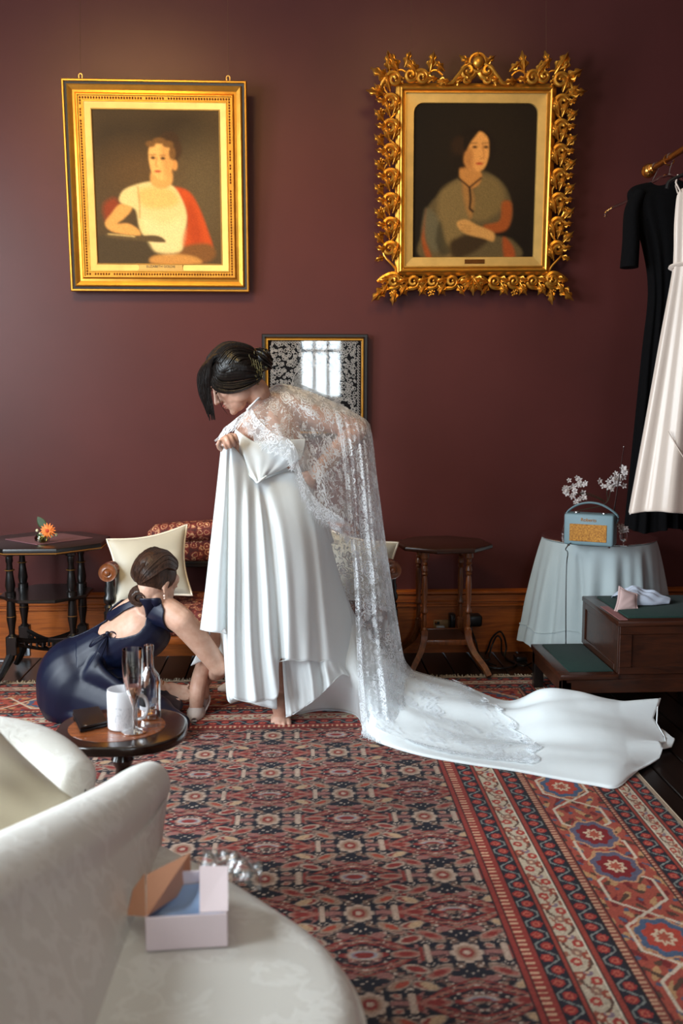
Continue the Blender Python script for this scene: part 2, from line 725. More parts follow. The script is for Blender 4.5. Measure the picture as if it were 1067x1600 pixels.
paintm(inb, (150, 58, 46))
NAVY, REDC, CRM = (30, 28, 40), (158, 58, 46), (190, 172, 148)
paintm(d < .018, (164, 140, 118))
for d0, d1, ph in ((.016, .058, .3), (.126, .174, 0), (.419, .467, .5), (.558, .606, .2)):
    k, t_ = band(d0, d1)
    p = a / .098 + ph
    q = p % 1
    paintm(k, NAVY)
    tri = np.clip(np.abs(q - .5) * 3.2 - .3, 0, 1)
    zz = np.abs(t_ - (.10 + .80 * tri)) < np.where((tri > .01) & (tri < .99), .085, .055)
    zz2 = zz
    for c0, t0, rx in ((0.5, .62, .17), (0.0, .38, .17), (1.0, .38, .17)):
        r2 = np.hypot((q - c0) / rx, (t_ - t0) / .3)
        paintm(k & (r2 < 1), (150, 44, 40))
        paintm(k & (r2 < .62), (184, 96, 76))
        paintm(k & (r2 < .34), (150, 40, 36))
    paintm(k & zz, (128, 130, 124))
    paintm(k & ((t_ < .06) | (t_ > .94)), (26, 22, 28))
for d0, d1, ph in ((.068, .116, 0), (.481, .546, .4)):
    k, t_ = band(d0, d1)
    p = a / .15 + ph
    q = p % 1
    paintm(k, CRM)
    n1 = (np.sin(a * 83 + np.sin(t_ * 9) * 2) * np.sin(t_ * 7 + a * 31) > .62)
    paintm(k & n1, (150, 92, 72))
    wv = np.abs(t_ - .5 - .33 * np.sin(2 * PI * p)) < .055
    paintm(k & wv & (q > .08), (92, 64, 52))
    for c0, t0, cc in ((.25, .32, (166, 56, 48)), (.75, .68, (166, 56, 48)), (.5, .5, (146, 106, 90)), (.02, .5, (132, 110, 120)), (.6, .2, (150, 70, 52)), (.1, .8, (150, 70, 52))):
        r2 = np.hypot((q - c0) / .11, (t_ - t0) / .2)
        paintm(k & (r2 < 1), cc)
        paintm(k & (r2 < .4), (204, 170, 140))
    paintm(k & ((np.abs(t_ - .1) < .03) | (np.abs(t_ - .9) < .03)), (214, 200, 178))
    paintm(k & ((t_ < .05) | (t_ > .95)), (66, 40, 34))
for d0, d1 in ((.174, .194), (.389, .419)):
    k, t_ = band(d0, d1)
    paintm(k, (132, 62, 50))
    paintm(k & ((a / .016 % 1) < .5) & (np.abs(t_ - .5) < .25), (196, 150, 120))
    paintm(k & ((t_ < .14) | (t_ > .86)), (40, 26, 28))
k, t_ = band(.606, .66)
paintm(k, (144, 52, 44))
paintm(k & ((a / .019 % 1) < .38) & (t_ > .25) & (t_ < .62), (206, 160, 128))
paintm(k & (np.abs(t_ - .68) < .05), (70, 30, 28))
paintm(k & (t_ > .94), (40, 22, 26))
# broad coral border with rosettes and white stepped hexagons
k, t_ = band(.194, .389)
paintm(k, (164, 74, 58))
w_ = (t_ - .5) * .195
q = (a - 1.29 + .46) % .92 - .46
n2 = np.sin(a * 41 + np.sin(w_ * 60)) * np.sin(w_ * 95 + np.sin(a * 33) * 1.5)
paintm(k & (n2 > .55), (186, 140, 96))
paintm(k & (n2 < -.62), (120, 34, 34))
n3 = np.sin(a * 67 + 1 + np.sin(w_ * 80)) * np.sin(w_ * 70 + 2 + np.sin(a * 51))
paintm(k & (n3 > .75), (84, 58, 44))
paintm(k & (n3 < -.8), (80, 84, 104))
for per, ph in ((.23, .115), ):
    qq = (a - 1.29 + ph) % per - per / 2
    hx = np.maximum(np.abs(w_) * 1.0, np.abs(qq) * .62 + np.abs(w_) * .55)
    paintm(k & (np.abs(hx - .072) < .0038), (206, 186, 164))
for c0, ring, inner in ((0.0, (74, 90, 116), (176, 64, 48)), (.36, (92, 88, 108), (126, 26, 30)), (-.36, (92, 88, 108), (126, 26, 30))):
    r2 = np.hypot((q - c0) / .085, w_ / .062)
    th = np.arctan2(w_ / .062, (q - c0) / .085)
    r2 = r2 + .07 * np.cos(8 * th)
    paintm(k & (r2 < 1.1), (190, 140, 104))
    paintm(k & (r2 < 1), ring)
    paintm(k & (r2 < .74), inner)
    paintm(k & (r2 < .4), (206, 178, 150))
    paintm(k & (r2 < .24), (170, 80, 60))
# wear and colour drift of the wool
noi = rng.normal(0, .10, X.shape)
drift = .10 * np.sin(Y * 5.1 + 1) + .08 * np.sin(Y * 11.7 + X * 2)
col = np.clip(col * (1 + noi + drift)[..., None], 0, 1)
col *= .95
rgba = np.concatenate([col, np.ones(col.shape[:2] + (1,))], 2).reshape(-1, 4)
g = np.stack([X, Y, np.full(X.shape, .008)], -1)
M_rug = vcol('rug_wool', .92, 0, .35, 700)
M_fringe = plain('rug_fringe_cotton', (176, 160, 138), .9)
rug = MB().grid(g).build('rug', M_rug, None, True, rgba, 0, loc=(0, 2.8, 0))
tag(rug, 'large worn red and navy oriental carpet with patterned borders under the bride', 'rug')
ed = MB()
for p0, p1 in (((xs[0], ys[0]), (xs[-1], ys[0])), ((xs[-1], ys[0]), (xs[-1], ys[-1])), ((xs[-1], ys[-1]), (xs[0], ys[-1])), ((xs[0], ys[-1]), (xs[0], ys[0]))):
    ed.tube([(p0[0], p0[1], .0045), ((p0[0] + p1[0]) / 2, (p0[1] + p1[1]) / 2, .0045), (p1[0], p1[1], .0045)], .0045, 6)
ed.build('edge_binding', M_fringe, rug)
fr = MB()
for x in np.arange(xs[0], RX, .006):
    L_, s_ = rng.uniform(.02, .055), rng.normal(0, .012)
    fr.tube([(x, RY - .004, .006), (x + s_ * .4, RY + L_ * .5, .007 + rng.uniform(0, .008)), (x + s_, RY + L_, .003)], [.0025, .0025, .0012], 4)
tag(fr.build('fringe', M_fringe, rug), None, None, None, 'stuff')
# ================================================================== pictures on the wall
M_gold = plain('gilding', (196, 138, 52), .36, .85, .3, 18, .25, 60)
M_gold_pale = plain('worn_pale_gilding', (214, 172, 98), .42, .7, .25, 14, .15, 90)
M_gold_dark = plain('dark_bronze_gilding', (112, 66, 22), .42, .8, .35, 30, .2, 90)
M_black_frame = plain('black_lacquer_frame', (24, 20, 18), .35)
M_wire = plain('picture_wire', (92, 62, 44), .5, .5)
M_canvas = vcol('painted_canvas', .6, 0, .25, 260)
M_canvas.node_tree.nodes['Principled BSDF'].inputs['Specular IOR Level'].default_value = .12
M_ink = plain('engraved_black', (40, 26, 12), .6)
M_plate_brass = plain('nameplate_brass', (196, 150, 78), .4, .6)


def on_wall(bl, br, tl, tr):
    bl, br, tl, tr = map(np.array, (bl, br, tl, tr))
    ex = (br - bl) + (tr - tl)
    ex /= np.linalg.norm(ex)
    ey = (tl - bl) + (tr - br)
    ey -= ex * (ex @ ey)
    ey /= np.linalg.norm(ey)
    ez = np.cross(ex, ey)
    c = (bl + br + tl + tr) / 4
    wd = (np.linalg.norm(br - bl) + np.linalg.norm(tr - tl)) / 2
    hg = (np.linalg.norm(tl - bl) + np.linalg.norm(tr - br)) / 2
    M = Matrix(((ex[0], ey[0], ez[0], c[0]), (ex[1], ey[1], ez[1], c[1]), (ex[2], ey[2], ez[2], c[2]), (0, 0, 0, 1)))
    return M, wd, hg


def tf(M, pts):
    p = np.asarray(pts, float)
    R = np.array(M)
    return p @ R[:3, :3].T + R[:3, 3]


def moulding(mb, M, wd, hg, prof):
    """prof: (inset from the outer edge, height towards the room)"""
    g = []
    for ins, z in prof:
        a, b = wd / 2 - ins, hg / 2 - ins
        g.append(tf(M, [(-a, -b, z), (a, -b, z), (a, b, z), (-a, b, z)]))
    return mb.grid(g, cv=True)


def text_mb(body, size, M, depth=.0006):
    cu = bpy.data.curves.new('lettering', 'FONT')
    cu.body, cu.size, cu.extrude = body, size, depth
    cu.align_x, cu.align_y = 'CENTER', 'CENTER'
    o = bpy.data.objects.new('lettering_tmp', cu)
    C.objects.link(o)
    dg = bpy.context.evaluated_depsgraph_get()
    me = bpy.data.meshes.new_from_object(o.evaluated_get(dg))
    mb = MB()
    mb.add(tf(M, [tuple(v.co) for v in me.vertices]), [tuple(p.vertices) for p in me.polygons])
    bpy.data.objects.remove(o)
    bpy.data.curves.remove(cu)
    bpy.data.meshes.remove(me)
    return mb


def canvas_grid(M, wd, hg, z, nx, ny, x0, x1, y0, y1):
    """grid in the frame's plane plus the painter's coordinates of its points (y down)"""
    gx, gy = np.meshgrid(np.linspace(0, 1, nx), np.linspace(0, 1, ny), indexing='ij')
    pts = np.stack([(gx - .5) * wd, (.5 - gy) * hg, np.full(gx.shape, z)], -1)
    return tf(M, pts.reshape(-1, 3)).reshape(nx, ny, 3), x0 + gx * (x1 - x0), y0 + gy * (y1 - y0)


# ---- left portrait
M1, w1, h1 = on_wall(P(113, 457, 4.855), P(391, 455, 4.855), P(94, 121, 4.785), P(384, 129, 4.785))
R1 = M1 @ Matrix.Identity(4)
c1 = np.array(M1)[:3, 3]
pic1 = thing('framed_portrait', 'oil portrait of a seated woman in white dress with red shawl, plain stepped gilt frame', 'painting', (c1[0], 4.87, c1[2]))
mb = moulding(MB(), M1, w1, h1, [(.0, -.025), (0, .012), (.004, .018), (.010, .018), (.012, .010), (.022, .008), (.024, .016), (.030, .020), (.036, .017),
                                 (.048, .010), (.058, .012), (.066, .020), (.070, .020), (.071, .012), (.090, .010), (.092, .012), (.096, .012), (.097, .004)])
mb.build('frame', M_gold, pic1, True, None, 30)
mb = moulding(MB(), M1, w1, h1, [(.0025, .006), (.0025, .0184), (.010, .0184)])
mb2 = moulding(MB(), M1, w1, h1, [(.0122, .0105), (.0222, .0085)])
mb2.build('frame_groove', M_black_frame, pic1)
moulding(MB(), M1, w1, h1, [(.097, .009), (.124, .004), (.128, .006), (.131, .002), (.131, -.004)]).build('frame_liner', M_gold_pale, pic1, True, None, 30)
orn = MB()
for side in range(4):
    L_ = (w1 if side % 2 == 0 else h1) - .15
    n = int(L_ / .0125)
    for i in range(n):
        s_ = -L_ / 2 + (i + .5) * L_ / n
        if rng.random() < .08:
            continue
        x, y = ((s_, -h1 / 2 + .081), (w1 / 2 - .081, s_), (s_, h1 / 2 - .081), (-w1 / 2 + .081, s_))[side]
        orn.ball(tf(M1, [(x, y, .012)])[0], (.0042, .006, .0055), 6, 5)
tag(orn.build('ornament_beads', M_gold_dark, pic1), None, None, None, 'stuff')
cw, ch = w1 - .262, h1 - .262
g, X_, Y_ = canvas_grid(M1, cw, ch, -.002, 170, 206, 200, 860, 258, 1035)
cv = Canvas(X_, Y_, (74, 58, 38))
cv.oval(330, 420, 200, 200, (52, 40, 26), 1.2)
cv.oval(640, 360, 200, 120, (50, 38, 24), 1.0)
cv.oval(760, 700, 160, 260, (88, 74, 52), 1.2, .8)
cv.oval(420, 560, 180, 120, (96, 70, 40), 1.4, .5)
cv.poly([(240, 740), (300, 700), (330, 760), (260, 830)], (132, 52, 26), 30, .8)
cv.poly([(200, 900), (380, 880), (560, 905), (500, 960), (480, 1040), (200, 1040)], (66, 54, 38), 14)
cv.poly([(600, 640), (690, 660), (745, 740), (790, 860), (815, 960), (760, 1010), (640, 980), (650, 900), (680, 830), (670, 740), (625, 690)], (176, 70, 28), 14)
cv.poly([(690, 700), (730, 780), (760, 900), (720, 960), (690, 860)], (140, 50, 22), 30, .5)
cv.poly([(640, 950), (790, 930), (830, 990), (760, 1030), (620, 1000)], (112, 74, 40), 20)
cv.poly([(490, 1000), (600, 985), (720, 1000), (740, 1035), (500, 1035)], (178, 128, 70), 16)
cv.poly([(350, 660), (420, 630), (500, 615), (600, 630), (650, 690), (680, 790), (655, 900), (640, 970), (520, 975), (480, 930), (430, 860), (410, 760), (360, 740), (325, 710)], (206, 184, 132), 12)
cv.poly([(430, 660), (520, 640), (610, 660), (640, 720), (560, 750), (450, 740)], (212, 164, 98), 30, .9)
cv.poly([(440, 800), (560, 830), (660, 800), (640, 960), (520, 970), (470, 900)], (216, 196, 150), 40, .7)
cv.line([(425, 640), (432, 730), (430, 800)], 8, (150, 116, 66), 6, .7)
cv.poly([(330, 730), (390, 750), (350, 800), (310, 830), (370, 830), (420, 860), (430, 890), (380, 890), (280, 870), (245, 830), (280, 780)], (198, 146, 84), 10)
cv.poly([(250, 880), (400, 890), (520, 890), (565, 920), (520, 925), (280, 905)], (82, 66, 44), 6)
cv.line([(260, 884), (400, 896)], 5, (206, 176, 116), 4)
cv.poly([(505, 560), (600, 560), (605, 620), (560, 650), (500, 630)], (200, 146, 84), 14)
cv.oval(585, 450, 78, 72, (62, 42, 24), .25)
cv.oval(600, 400, 48, 40, (56, 38, 22), .3)
cv.poly([(490, 450), (520, 420), (580, 425), (612, 470), (612, 540), (580, 595), (540, 605), (505, 570), (490, 520)], (212, 160, 96), 8)
cv.poly([(555, 440), (610, 470), (610, 560), (575, 590), (560, 520)], (176, 120, 64), 24, .55)
cv.oval(624, 530, 14, 26, (190, 132, 74), .4)
for q_ in ((500, 425, 26, 16), (545, 408, 34, 16), (590, 425, 30, 18), (612, 470, 18, 34)):
    cv.oval(q_[0], q_[1], q_[2], q_[3], (104, 72, 38), .5)
for ex_, ey_ in ((510, 494), (562, 496)):
    cv.oval(ex_, ey_, 14, 8, (110, 76, 42), .5)
    cv.oval(ex_, ey_, 7, 6, (40, 28, 18), .5)
    cv.line([(ex_ - 16, ey_ - 14), (ex_ + 14, ey_ - 16)], 6, (110, 72, 38), 4, .8)
cv.line([(532, 490), (523, 530), (530, 540)], 6, (164, 108, 60), 5, .8)
cv.oval(533, 562, 19, 6, (164, 66, 42), .5)
cv.blur(2)
cv.C *= np.array((1.06, .98, .80)) * (1 + rng.normal(0, .07, X_.shape))[..., None]
MB().grid(g).build('canvas', M_canvas, pic1, True, cv.rgba(), 0)
pm = M1 @ Matrix.Translation((0.005, -h1 / 2 + .112, .010))
MB().prism([(-.102, -.008), (-.108, -.013), (.108, -.013), (.102, -.008), (.102, .008), (.108, .013), (-.108, .013), (-.102, .008)], -.004, 0, .001, 1, pm).build('nameplate', M_plate_brass, pic1)
text_mb('ELIZABETH GOLDIE', .0155, pm @ Matrix.Translation((0, .004, .0006))).build('nameplate_lettering', M_ink, pic1, False)
for sx in (-.335, .335):
    e0 = tf(M1, [(sx, h1 / 2 - .01, -.012), (sx, h1 / 2 + .018, -.012)])
    MB().tube(catmull([e0[1] + np.array(d_) for d_ in ((-.006, 0, -.02), (-.008, 0, .0), (0, 0, .008), (.008, 0, 0), (.006, 0, -.02))], 16), .0028, 6).build('hanging_eye', M_gold_pale, pic1)
    MB().tube([e0[1], (e0[1] + np.array((e0[1][0], WALL_Y - .01, ZC - .05))) / 2, (e0[1][0], WALL_Y - .01, ZC - .05)], .0011, 5).build('hanging_wire', M_wire, pic1)

# ---- right portrait in the carved frame
M2, w2, h2 = on_wall(P(624.5, 424.5, 4.845), P(854, 424, 4.845), P(624, 137, 4.775), P(861.5, 137.5, 4.775))
c2 = np.array(M2)[:3, 3]
pic2 = thing('carved_frame_portrait', 'dark oil portrait of a woman in grey shawl, ornate carved gilt leaf frame', 'painting', (c2[0], 4.86, c2[2]))
moulding(MB(), M2, w2, h2, [(-.02, -.03), (-.02, .0), (-.004, .012), (0, .024), (.006, .028), (.012, .024), (.014, .014), (.019, .012), (.020, .020), (.025, .020), (.026, .008)]).build('frame', M_gold, pic2, True, None, 30)
# slip with rounded upper corners
ow, oh = w2 / 2 - .024, h2 / 2 - .024
iw, ih = w2 / 2 - .064, h2 / 2 - .066


def rrect(a, b, rt_, rb, n=8):
    out = []
    for cx, cy, r_, a0 in ((a, b, rt_, 0), (-a, b, rt_, 90), (-a, -b, rb, 180), (a, -b, rb, 270)):
        sx, sy = (1 if cx > 0 else -1), (1 if cy > 0 else -1)
        for k in range(n):
            th = math.radians(a0 + 90 * k / (n - 1))
            out.append((cx - sx * r_ + r_ * math.cos(th), cy - sy * r_ + r_ * math.sin(th)))
    return out


ro, ri, rj = rrect(ow, oh, .001, .001), rrect(iw, ih, .045, .004), rrect(iw - .003, ih - .003, .043, .003)
MB().grid([tf(M2, [(x, y, .010) for x, y in ro]), tf(M2, [(x, y, .006) for x, y in ri]), tf(M2, [(x, y, -.006) for x, y in rj])], cv=True).build('frame_liner', M_gold_pale, pic2, True, None, 30)
g, X_, Y_ = canvas_grid(M2, 2 * iw + .01, 2 * ih + .01, -.004, 150, 190, 228, 850, 278, 1052)
cv = Canvas(X_, Y_, (24, 17, 10))
cv.oval(640, 520, 260, 300, (34, 24, 14), 1.2, .8)
cv.poly([(470, 640), (560, 610), (640, 640), (700, 700), (730, 790), (720, 880), (640, 930), (740, 960), (760, 1052), (300, 1052), (275, 930), (300, 810), (370, 720)], (84, 70, 46), 14)
cv.poly([(370, 720), (470, 660), (530, 720), (520, 850), (470, 960), (420, 1040), (390, 1000), (360, 860)], (112, 92, 58), 30)
cv.poly([(560, 640), (640, 650), (690, 720), (680, 800), (590, 860), (530, 840), (540, 720)], (108, 88, 54), 26)
cv.poly([(300, 800), (285, 900), (280, 960), (300, 1040), (330, 1045), (300, 960), (296, 900)], (134, 66, 28), 10)
cv.poly([(680, 770), (725, 770), (728, 850), (700, 910), (620, 920), (590, 885), (670, 860)], (140, 70, 30), 14)
cv.poly([(690, 945), (740, 990), (750, 1050), (700, 1050)], (140, 66, 30), 14)
cv.poly([(300, 800), (360, 850), (380, 960), (350, 1020), (310, 980), (290, 900)], (90, 84, 66), 26, .8)
cv.poly([(370, 860), (400, 960), (430, 1020), (380, 1030), (350, 960)], (52, 46, 32), 20, .8)
cv.poly([(480, 690), (520, 690), (540, 760), (525, 850), (500, 800)], (150, 104, 56), 20, .9)
cv.poly([(430, 960), (560, 920), (620, 950), (560, 1010), (470, 1050), (430, 1030)], (52, 38, 22), 24)
cv.poly([(455, 870), (500, 855), (560, 885), (640, 920), (640, 965), (590, 950), (510, 930), (470, 905)], (180, 132, 76), 10)
for k in range(3):
    cv.line([(470 + 4 * k, 880 + 14 * k), (520 + 4 * k, 888 + 13 * k)], 3, (120, 80, 42), 3)
cv.poly([(470, 590), (540, 600), (575, 630), (560, 680), (515, 700), (470, 660)], (176, 118, 62), 10)
cv.oval(540, 500, 98, 100, (28, 18, 10), .2)
cv.oval(470, 540, 62, 60, (30, 20, 11), .25)
cv.oval(460, 490, 40, 46, (44, 28, 15), .5)
cv.poly([(510, 450), (560, 420), (600, 450), (608, 500), (605, 550), (585, 600), (545, 620), (505, 600), (485, 560), (498, 500)], (206, 142, 78), 7)
cv.poly([(485, 560), (498, 500), (530, 520), (530, 590), (545, 618), (505, 600)], (150, 94, 48), 20, .7)
cv.poly([(500, 440), (560, 412), (520, 470), (490, 520), (480, 470)], (30, 20, 11), 8)
for ex_, ey_ in ((537, 496), (592, 496)):
    cv.oval(ex_, ey_, 14, 7, (118, 76, 40), .5)
    cv.oval(ex_ + 2, ey_, 7, 6, (30, 20, 12), .5)
    cv.line([(ex_ - 16, ey_ - 18), (ex_ + 12, ey_ - 20)], 5, (70, 44, 22), 4, .9)
cv.line([(575, 480), (585, 545), (572, 552)], 6, (160, 100, 52), 5, .8)
cv.oval(562, 577, 20, 6, (164, 62, 36), .5)
cv.line([(462, 650), (515, 695), (572, 648)], 9, (26, 18, 14), 4)
cv.line([(515, 695), (522, 750), (518, 800), (535, 815)], 11, (26, 18, 14), 4)
cv.blur(2)
cv.C *= np.array((1.06, .98, .80)) * (1 + rng.normal(0, .07, X_.shape))[..., None]
MB().grid(g).build('canvas', M_canvas, pic2, True, cv.rgba(), 0)
pm2 = M2 @ Matrix.Translation((.006, -h2 / 2 + .046, .012))
MB().box((-.048, -.010, -.003), (.048, .010, 0), .001, 1, pm2).build('nameplate', M_gold_dark, pic2)


# carved leaves, scrolls and berries, each a piece of its own
def scroll_mb(turns=1.35, R=.036):
    n = 40
    th = np.linspace(0, turns * 2 * PI, n)
    r = R * (1 - .78 * th / th[-1])
    pts = np.stack([r * np.cos(th), r * np.sin(th), .012 + .022 * (th / th[-1]) ** 1.5], -1)
    lead = catmull([(R * 1.05, -.075, .004), (R * 1.15, -.04, .006), (R, 0, .012)], 10)[:-1]
    pts = np.vstack([lead, pts])
    rad = np.concatenate([np.linspace(.007, .0145, 9), .0145 - .006 * np.linspace(0, 1, n)])
    mb_ = MB().tube(pts, rad, 7)
    mb_.ball(pts[-1], .009, 8, 6)
    for k in range(5):
        s_ = pts[9 + 5 * k]
        mb_.ball(s_ * np.array((1.18, 1.18, 1)), (.010, .006, .008), 6, 5)
    return mb_


def leaf_mb(L_=.084, W_=.062):
    nu, nv = 13, 9
    gg = np.zeros((nu, nv, 3))
    for i in range(nu):
        t = i / (nu - 1)
        lob = W_ * (math.sin(PI * min(1, t * 1.05)) ** .6) * (.72 + .28 * math.cos(t * 5.5 * PI)) * (1 - .35 * t) + .002
        for j in range(nv):
            s_ = (j / (nv - 1) - .5) * 2
            gg[i, j] = (s_ * lob * .5, t * L_ - abs(s_) * .006, .006 + .028 * math.sin(t * PI * .9) - .016 * s_ * s_ + .006 * (1 - abs(s_)) ** 3 + .004 * math.cos(s_ * 7))
    mb_ = MB().grid(gg)
    mb_.grid(gg[:, ::-1] - np.array((0, 0, .006)))
    mb_.tube([(0, -.012, .004), (0, L_ * .3, .030), (0, L_ * .75, .030)], [.004, .0035, .0015], 6)
    return mb_


def berries_mb():
    mb_ = MB()
    for k in range(9):
        a_ = k * 2.4
        mb_.ball((.012 * math.sqrt(k) * .55 * math.cos(a_), .012 * math.sqrt(k) * .55 * math.sin(a_), .016 - .001 * k), .007, 7, 5)
    return mb_


zero = (0.0, 0.0, 0.0)
src = {}
for nm, mbx in (('carved_scroll', scroll_mb()), ('carved_leaf', leaf_mb()), ('carved_berries', berries_mb())):
    src[nm] = mbx.build(nm, M_gold, None)


def carve(kind, x, y, rot, s_=1.0, mir=1, z=.0):
    M = M2 @ Matrix.Translation((x, y, z)) @ Matrix.Rotation(math.radians(rot), 4, 'Z') @ Matrix.Diagonal((s_ * mir, s_, s_, 1))
    return place(src[kind], pic2, M, kind)


a2, b2 = w2 / 2, h2 / 2
for sx in (-1, 1):
    n = 7
    for i in range(n):
        y = -b2 + .05 + (i + .5) * (2 * b2 - .06) / n
        carve('carved_scroll', sx * (a2 + .048), y, -10 if sx > 0 else 10, .92, -sx)
        carve('carved_leaf', sx * (a2 + .078), y + .03, -42 * sx, .80, sx, .004)
        carve('carved_leaf', sx * (a2 + .030), y - .045, 20 * sx, .85, sx, .008)
        carve('carved_leaf', sx * (a2 + .072), y - .035, -112 * sx, .62, sx, .0)
        carve('carved_leaf', sx * (a2 + .050), y + .055, -15 * sx, .80, -sx, .010)
        carve('carved_leaf', sx * (a2 + .062), y - .005, -75 * sx, .70, sx, .016)
        if i % 2:
            carve('carved_berries', sx * (a2 + .085), y + .066, 0, .9)
for sx in (-1, 1):
    for i in range(4):
        x = sx * (.075 + i * .092)
        carve('carved_scroll', x + sx * .03, -b2 - .046, 90 if sx > 0 else -90, .82, -sx)
        carve('carved_leaf', x, -b2 - .062, 180 - 35 * sx, .75, sx, .004)
        carve('carved_leaf', x + sx * .05, -b2 - .030, 250 * sx, .75, sx, .006)
        carve('carved_leaf', x + sx * .06, -b2 - .055, 180 + 30 * sx, .8, sx, .010)
        if i % 2:
            carve('carved_berries', x + sx * .035, -b2 - .098, 0, .9)
    carve('carved_leaf', sx * (a2 + .07), -b2 - .075, 180 + 45 * sx, 1.1, sx)
    carve('carved_leaf', sx * (a2 + .02), -b2 - .085, 180 + 10 * sx, .9, sx)
    carve('carved_scroll', sx * (a2 + .03), -b2 - .04, 60 * sx, .9, sx)
    # top
    for i, (xx, yy, rr, kk, ss) in enumerate(((.30, .055, -40, 'carved_leaf', 1.05), (.235, .075, 10, 'carved_leaf', 1.0), (.265, .035, 90, 'carved_leaf', .8),
                                             (.335, .05, 160, 'carved_scroll', .8), (.40, .07, -30, 'carved_leaf', 1.15), (.45, .035, -60, 'carved_leaf', 1.1),
                                             (.42, .03, 30, 'carved_scroll', .9), (.20, .03, 100, 'carved_leaf', .8), (.17, .075, -50, 'carved_leaf', .75),
                                             (.47, -.03, -80, 'carved_leaf', 1.0), (.36, .095, 20, 'carved_leaf', .8), (.28, .04, 60, 'carved_scroll', .85), (.12, .03, 80, 'carved_leaf', .7), (.44, .075, -10, 'carved_leaf', .9))):
        carve(kk, sx * xx * a2 / .385, b2 + yy, rr * sx, ss, sx, .006)
    carve('carved_berries', sx * .24, b2 + .05, 0, 1.1)
    carve('carved_berries', sx * .36, b2 + .03, 0, 1.1)
    carve('carved_scroll', sx * .045, b2 + .07, 200 * sx, .95, sx)
    carve('carved_scroll', sx * .05, b2 + .035, 20 * sx, .7, sx)
    carve('carved_leaf', sx * .03, b2 + .10, -55 * sx, .8, sx)
    MB().tube(tf(M2, [(sx * .15, b2 + .015, .012), (sx * .115, b2 + .018, .016), (sx * .06, b2 + .085, .020), (sx * .03, b2 + .10, .020)]), .010, 8).build('carved_strap', M_gold, pic2)
    vy = np.linspace(-b2 - .03, b2 + .03, 60)
    MB().tube(tf(M2, np.stack([sx * (a2 + .045 + .030 * np.sin(vy * 34)), vy, .006 + .004 * np.cos(vy * 50)], -1)), .0055, 6).build('carved_vine', M_gold, pic2)
    vx = np.linspace(.16, a2 + .05, 40)
    MB().tube(tf(M2, np.stack([sx * vx, b2 + .048 + .026 * np.sin(vx * 40), .008 + 0 * vx], -1)), .005, 6).build('carved_vine', M_gold, pic2)
    vx = np.linspace(.02, a2 + .05, 40)
    MB().tube(tf(M2, np.stack([sx * vx, -b2 - .05 + .026 * np.sin(vx * 40), .006 + 0 * vx], -1)), .005, 6).build('carved_vine', M_gold, pic2)
# crest: a shell boss over the middle, a mask of leaves at the foot
carve('carved_leaf', 0, b2 + .075, 0, 1.0)
MB().ball(tf(M2, [(0, b2 + .105, .03)])[0], (.026, .018, .028), 14, 9).build('carved_boss', M_gold, pic2)
ringp = [tf(M2, [(.038 * math.cos(t), b2 + .105 + .038 * math.sin(t), .02)])[0] for t in np.linspace(0, 2 * PI, 24, False)]
MB().tube(ringp, .008, 7, closed=True).build('carved_ring', M_gold, pic2)
for r_ in (-70, -35, 0, 35, 70):
    carve('carved_leaf', 0, -b2 - .030, 180 + r_, 1.0, 1, .008)
# shadow board behind the carving
for nm in src:
    bpy.data.objects.remove(src[nm])
for sx in (-.30, .33):
    top = tf(M2, [(sx, b2 + .06, -.02)])[0]
    MB().tube([top, (top + np.array((top[0], WALL_Y - .01, ZC - .05))) / 2, (top[0], WALL_Y - .01, ZC - .05)], .0011, 5).build('hanging_wire', M_wire, pic2)

# ---- framed lace collar behind the bride
M3, w3, h3 = on_wall(P(410, 684, 4.875), P(574, 684, 4.875), P(409.5, 522, 4.865), P(574.5, 522, 4.865))
c3 = np.array(M3)[:3, 3]
pic3 = thing('framed_lace', 'old white lace collar mounted under glass in a black and gold frame behind the bride', 'picture', (c3[0], 4.88, c3[2]))
moulding(MB(), M3, w3, h3, [(0, -.018), (0, .010), (.004, .014), (.014, .014), (.020, .006)]).build('frame', M_black_frame, pic3, True, None, 30)
moulding(MB(), M3, w3, h3, [(.020, .006), (.023, .011), (.028, .011), (.032, .002), (.032, -.006)]).build('frame_slip', M_gold, pic3, True, None, 30)
M_mat_black = plain('black_velvet_mount', (14, 12, 12), .9)
MB().box((-w3 / 2 + .02, -h3 / 2 + .02, -.012), (w3 / 2 - .02, h3 / 2 - .02, -.008), 0, 1, M3).build('mount', M_mat_black, pic3, False)
M_lace_old = plain('old_lace_thread', (226, 214, 202), .9)
la = MB()
hw, hh = w3 / 2 - .052, h3 / 2 - .048


def curl(mb_, x, y, r_, rot, turns=1.2, rad=.0020):
    th = np.linspace(0, turns * 2 * PI, 12)
    rr = r_ * (1 - .7 * th / th[-1])
    mb_.tube(tf(M3, np.stack([x + rr * np.cos(th + rot), y + rr * np.sin(th + rot), np.full(th.shape, -.006)], -1)), rad, 4, False)


octo = lambda x, y: max(abs(x) / .105, abs(y + .01) / .105, (abs(x) + abs(y + .01)) / .155) < 1
for x in np.arange(-hw, hw + .001, .0165):
    for y in np.arange(-hh, hh + .001, .0165):
        xx, yy = x + rng.uniform(-.009, .009), y + rng.uniform(-.009, .009)
        if octo(xx * 1.02, yy * 1.02):
            continue
        curl(la, xx, yy, rng.uniform(.006, .0135), rng.uniform(0, 6.3), rng.choice([1.2, -1.3]))
for s_ in np.arange(-hw, hw + .001, .0135):
    for e_ in (-1, 1):
        curl(la, s_, e_ * (hh + .007), .0068, 0, 1.0)
for s_ in np.arange(-hh, hh + .001, .0135):
    for e_ in (-1, 1):
        curl(la, e_ * (hw + .007), s_, .0068, 0, 1.0)
tag(la.build('lace_collar', M_lace_old, pic3), None, None, None, 'stuff')
M_net = bpy.data.materials.new('lace_net')
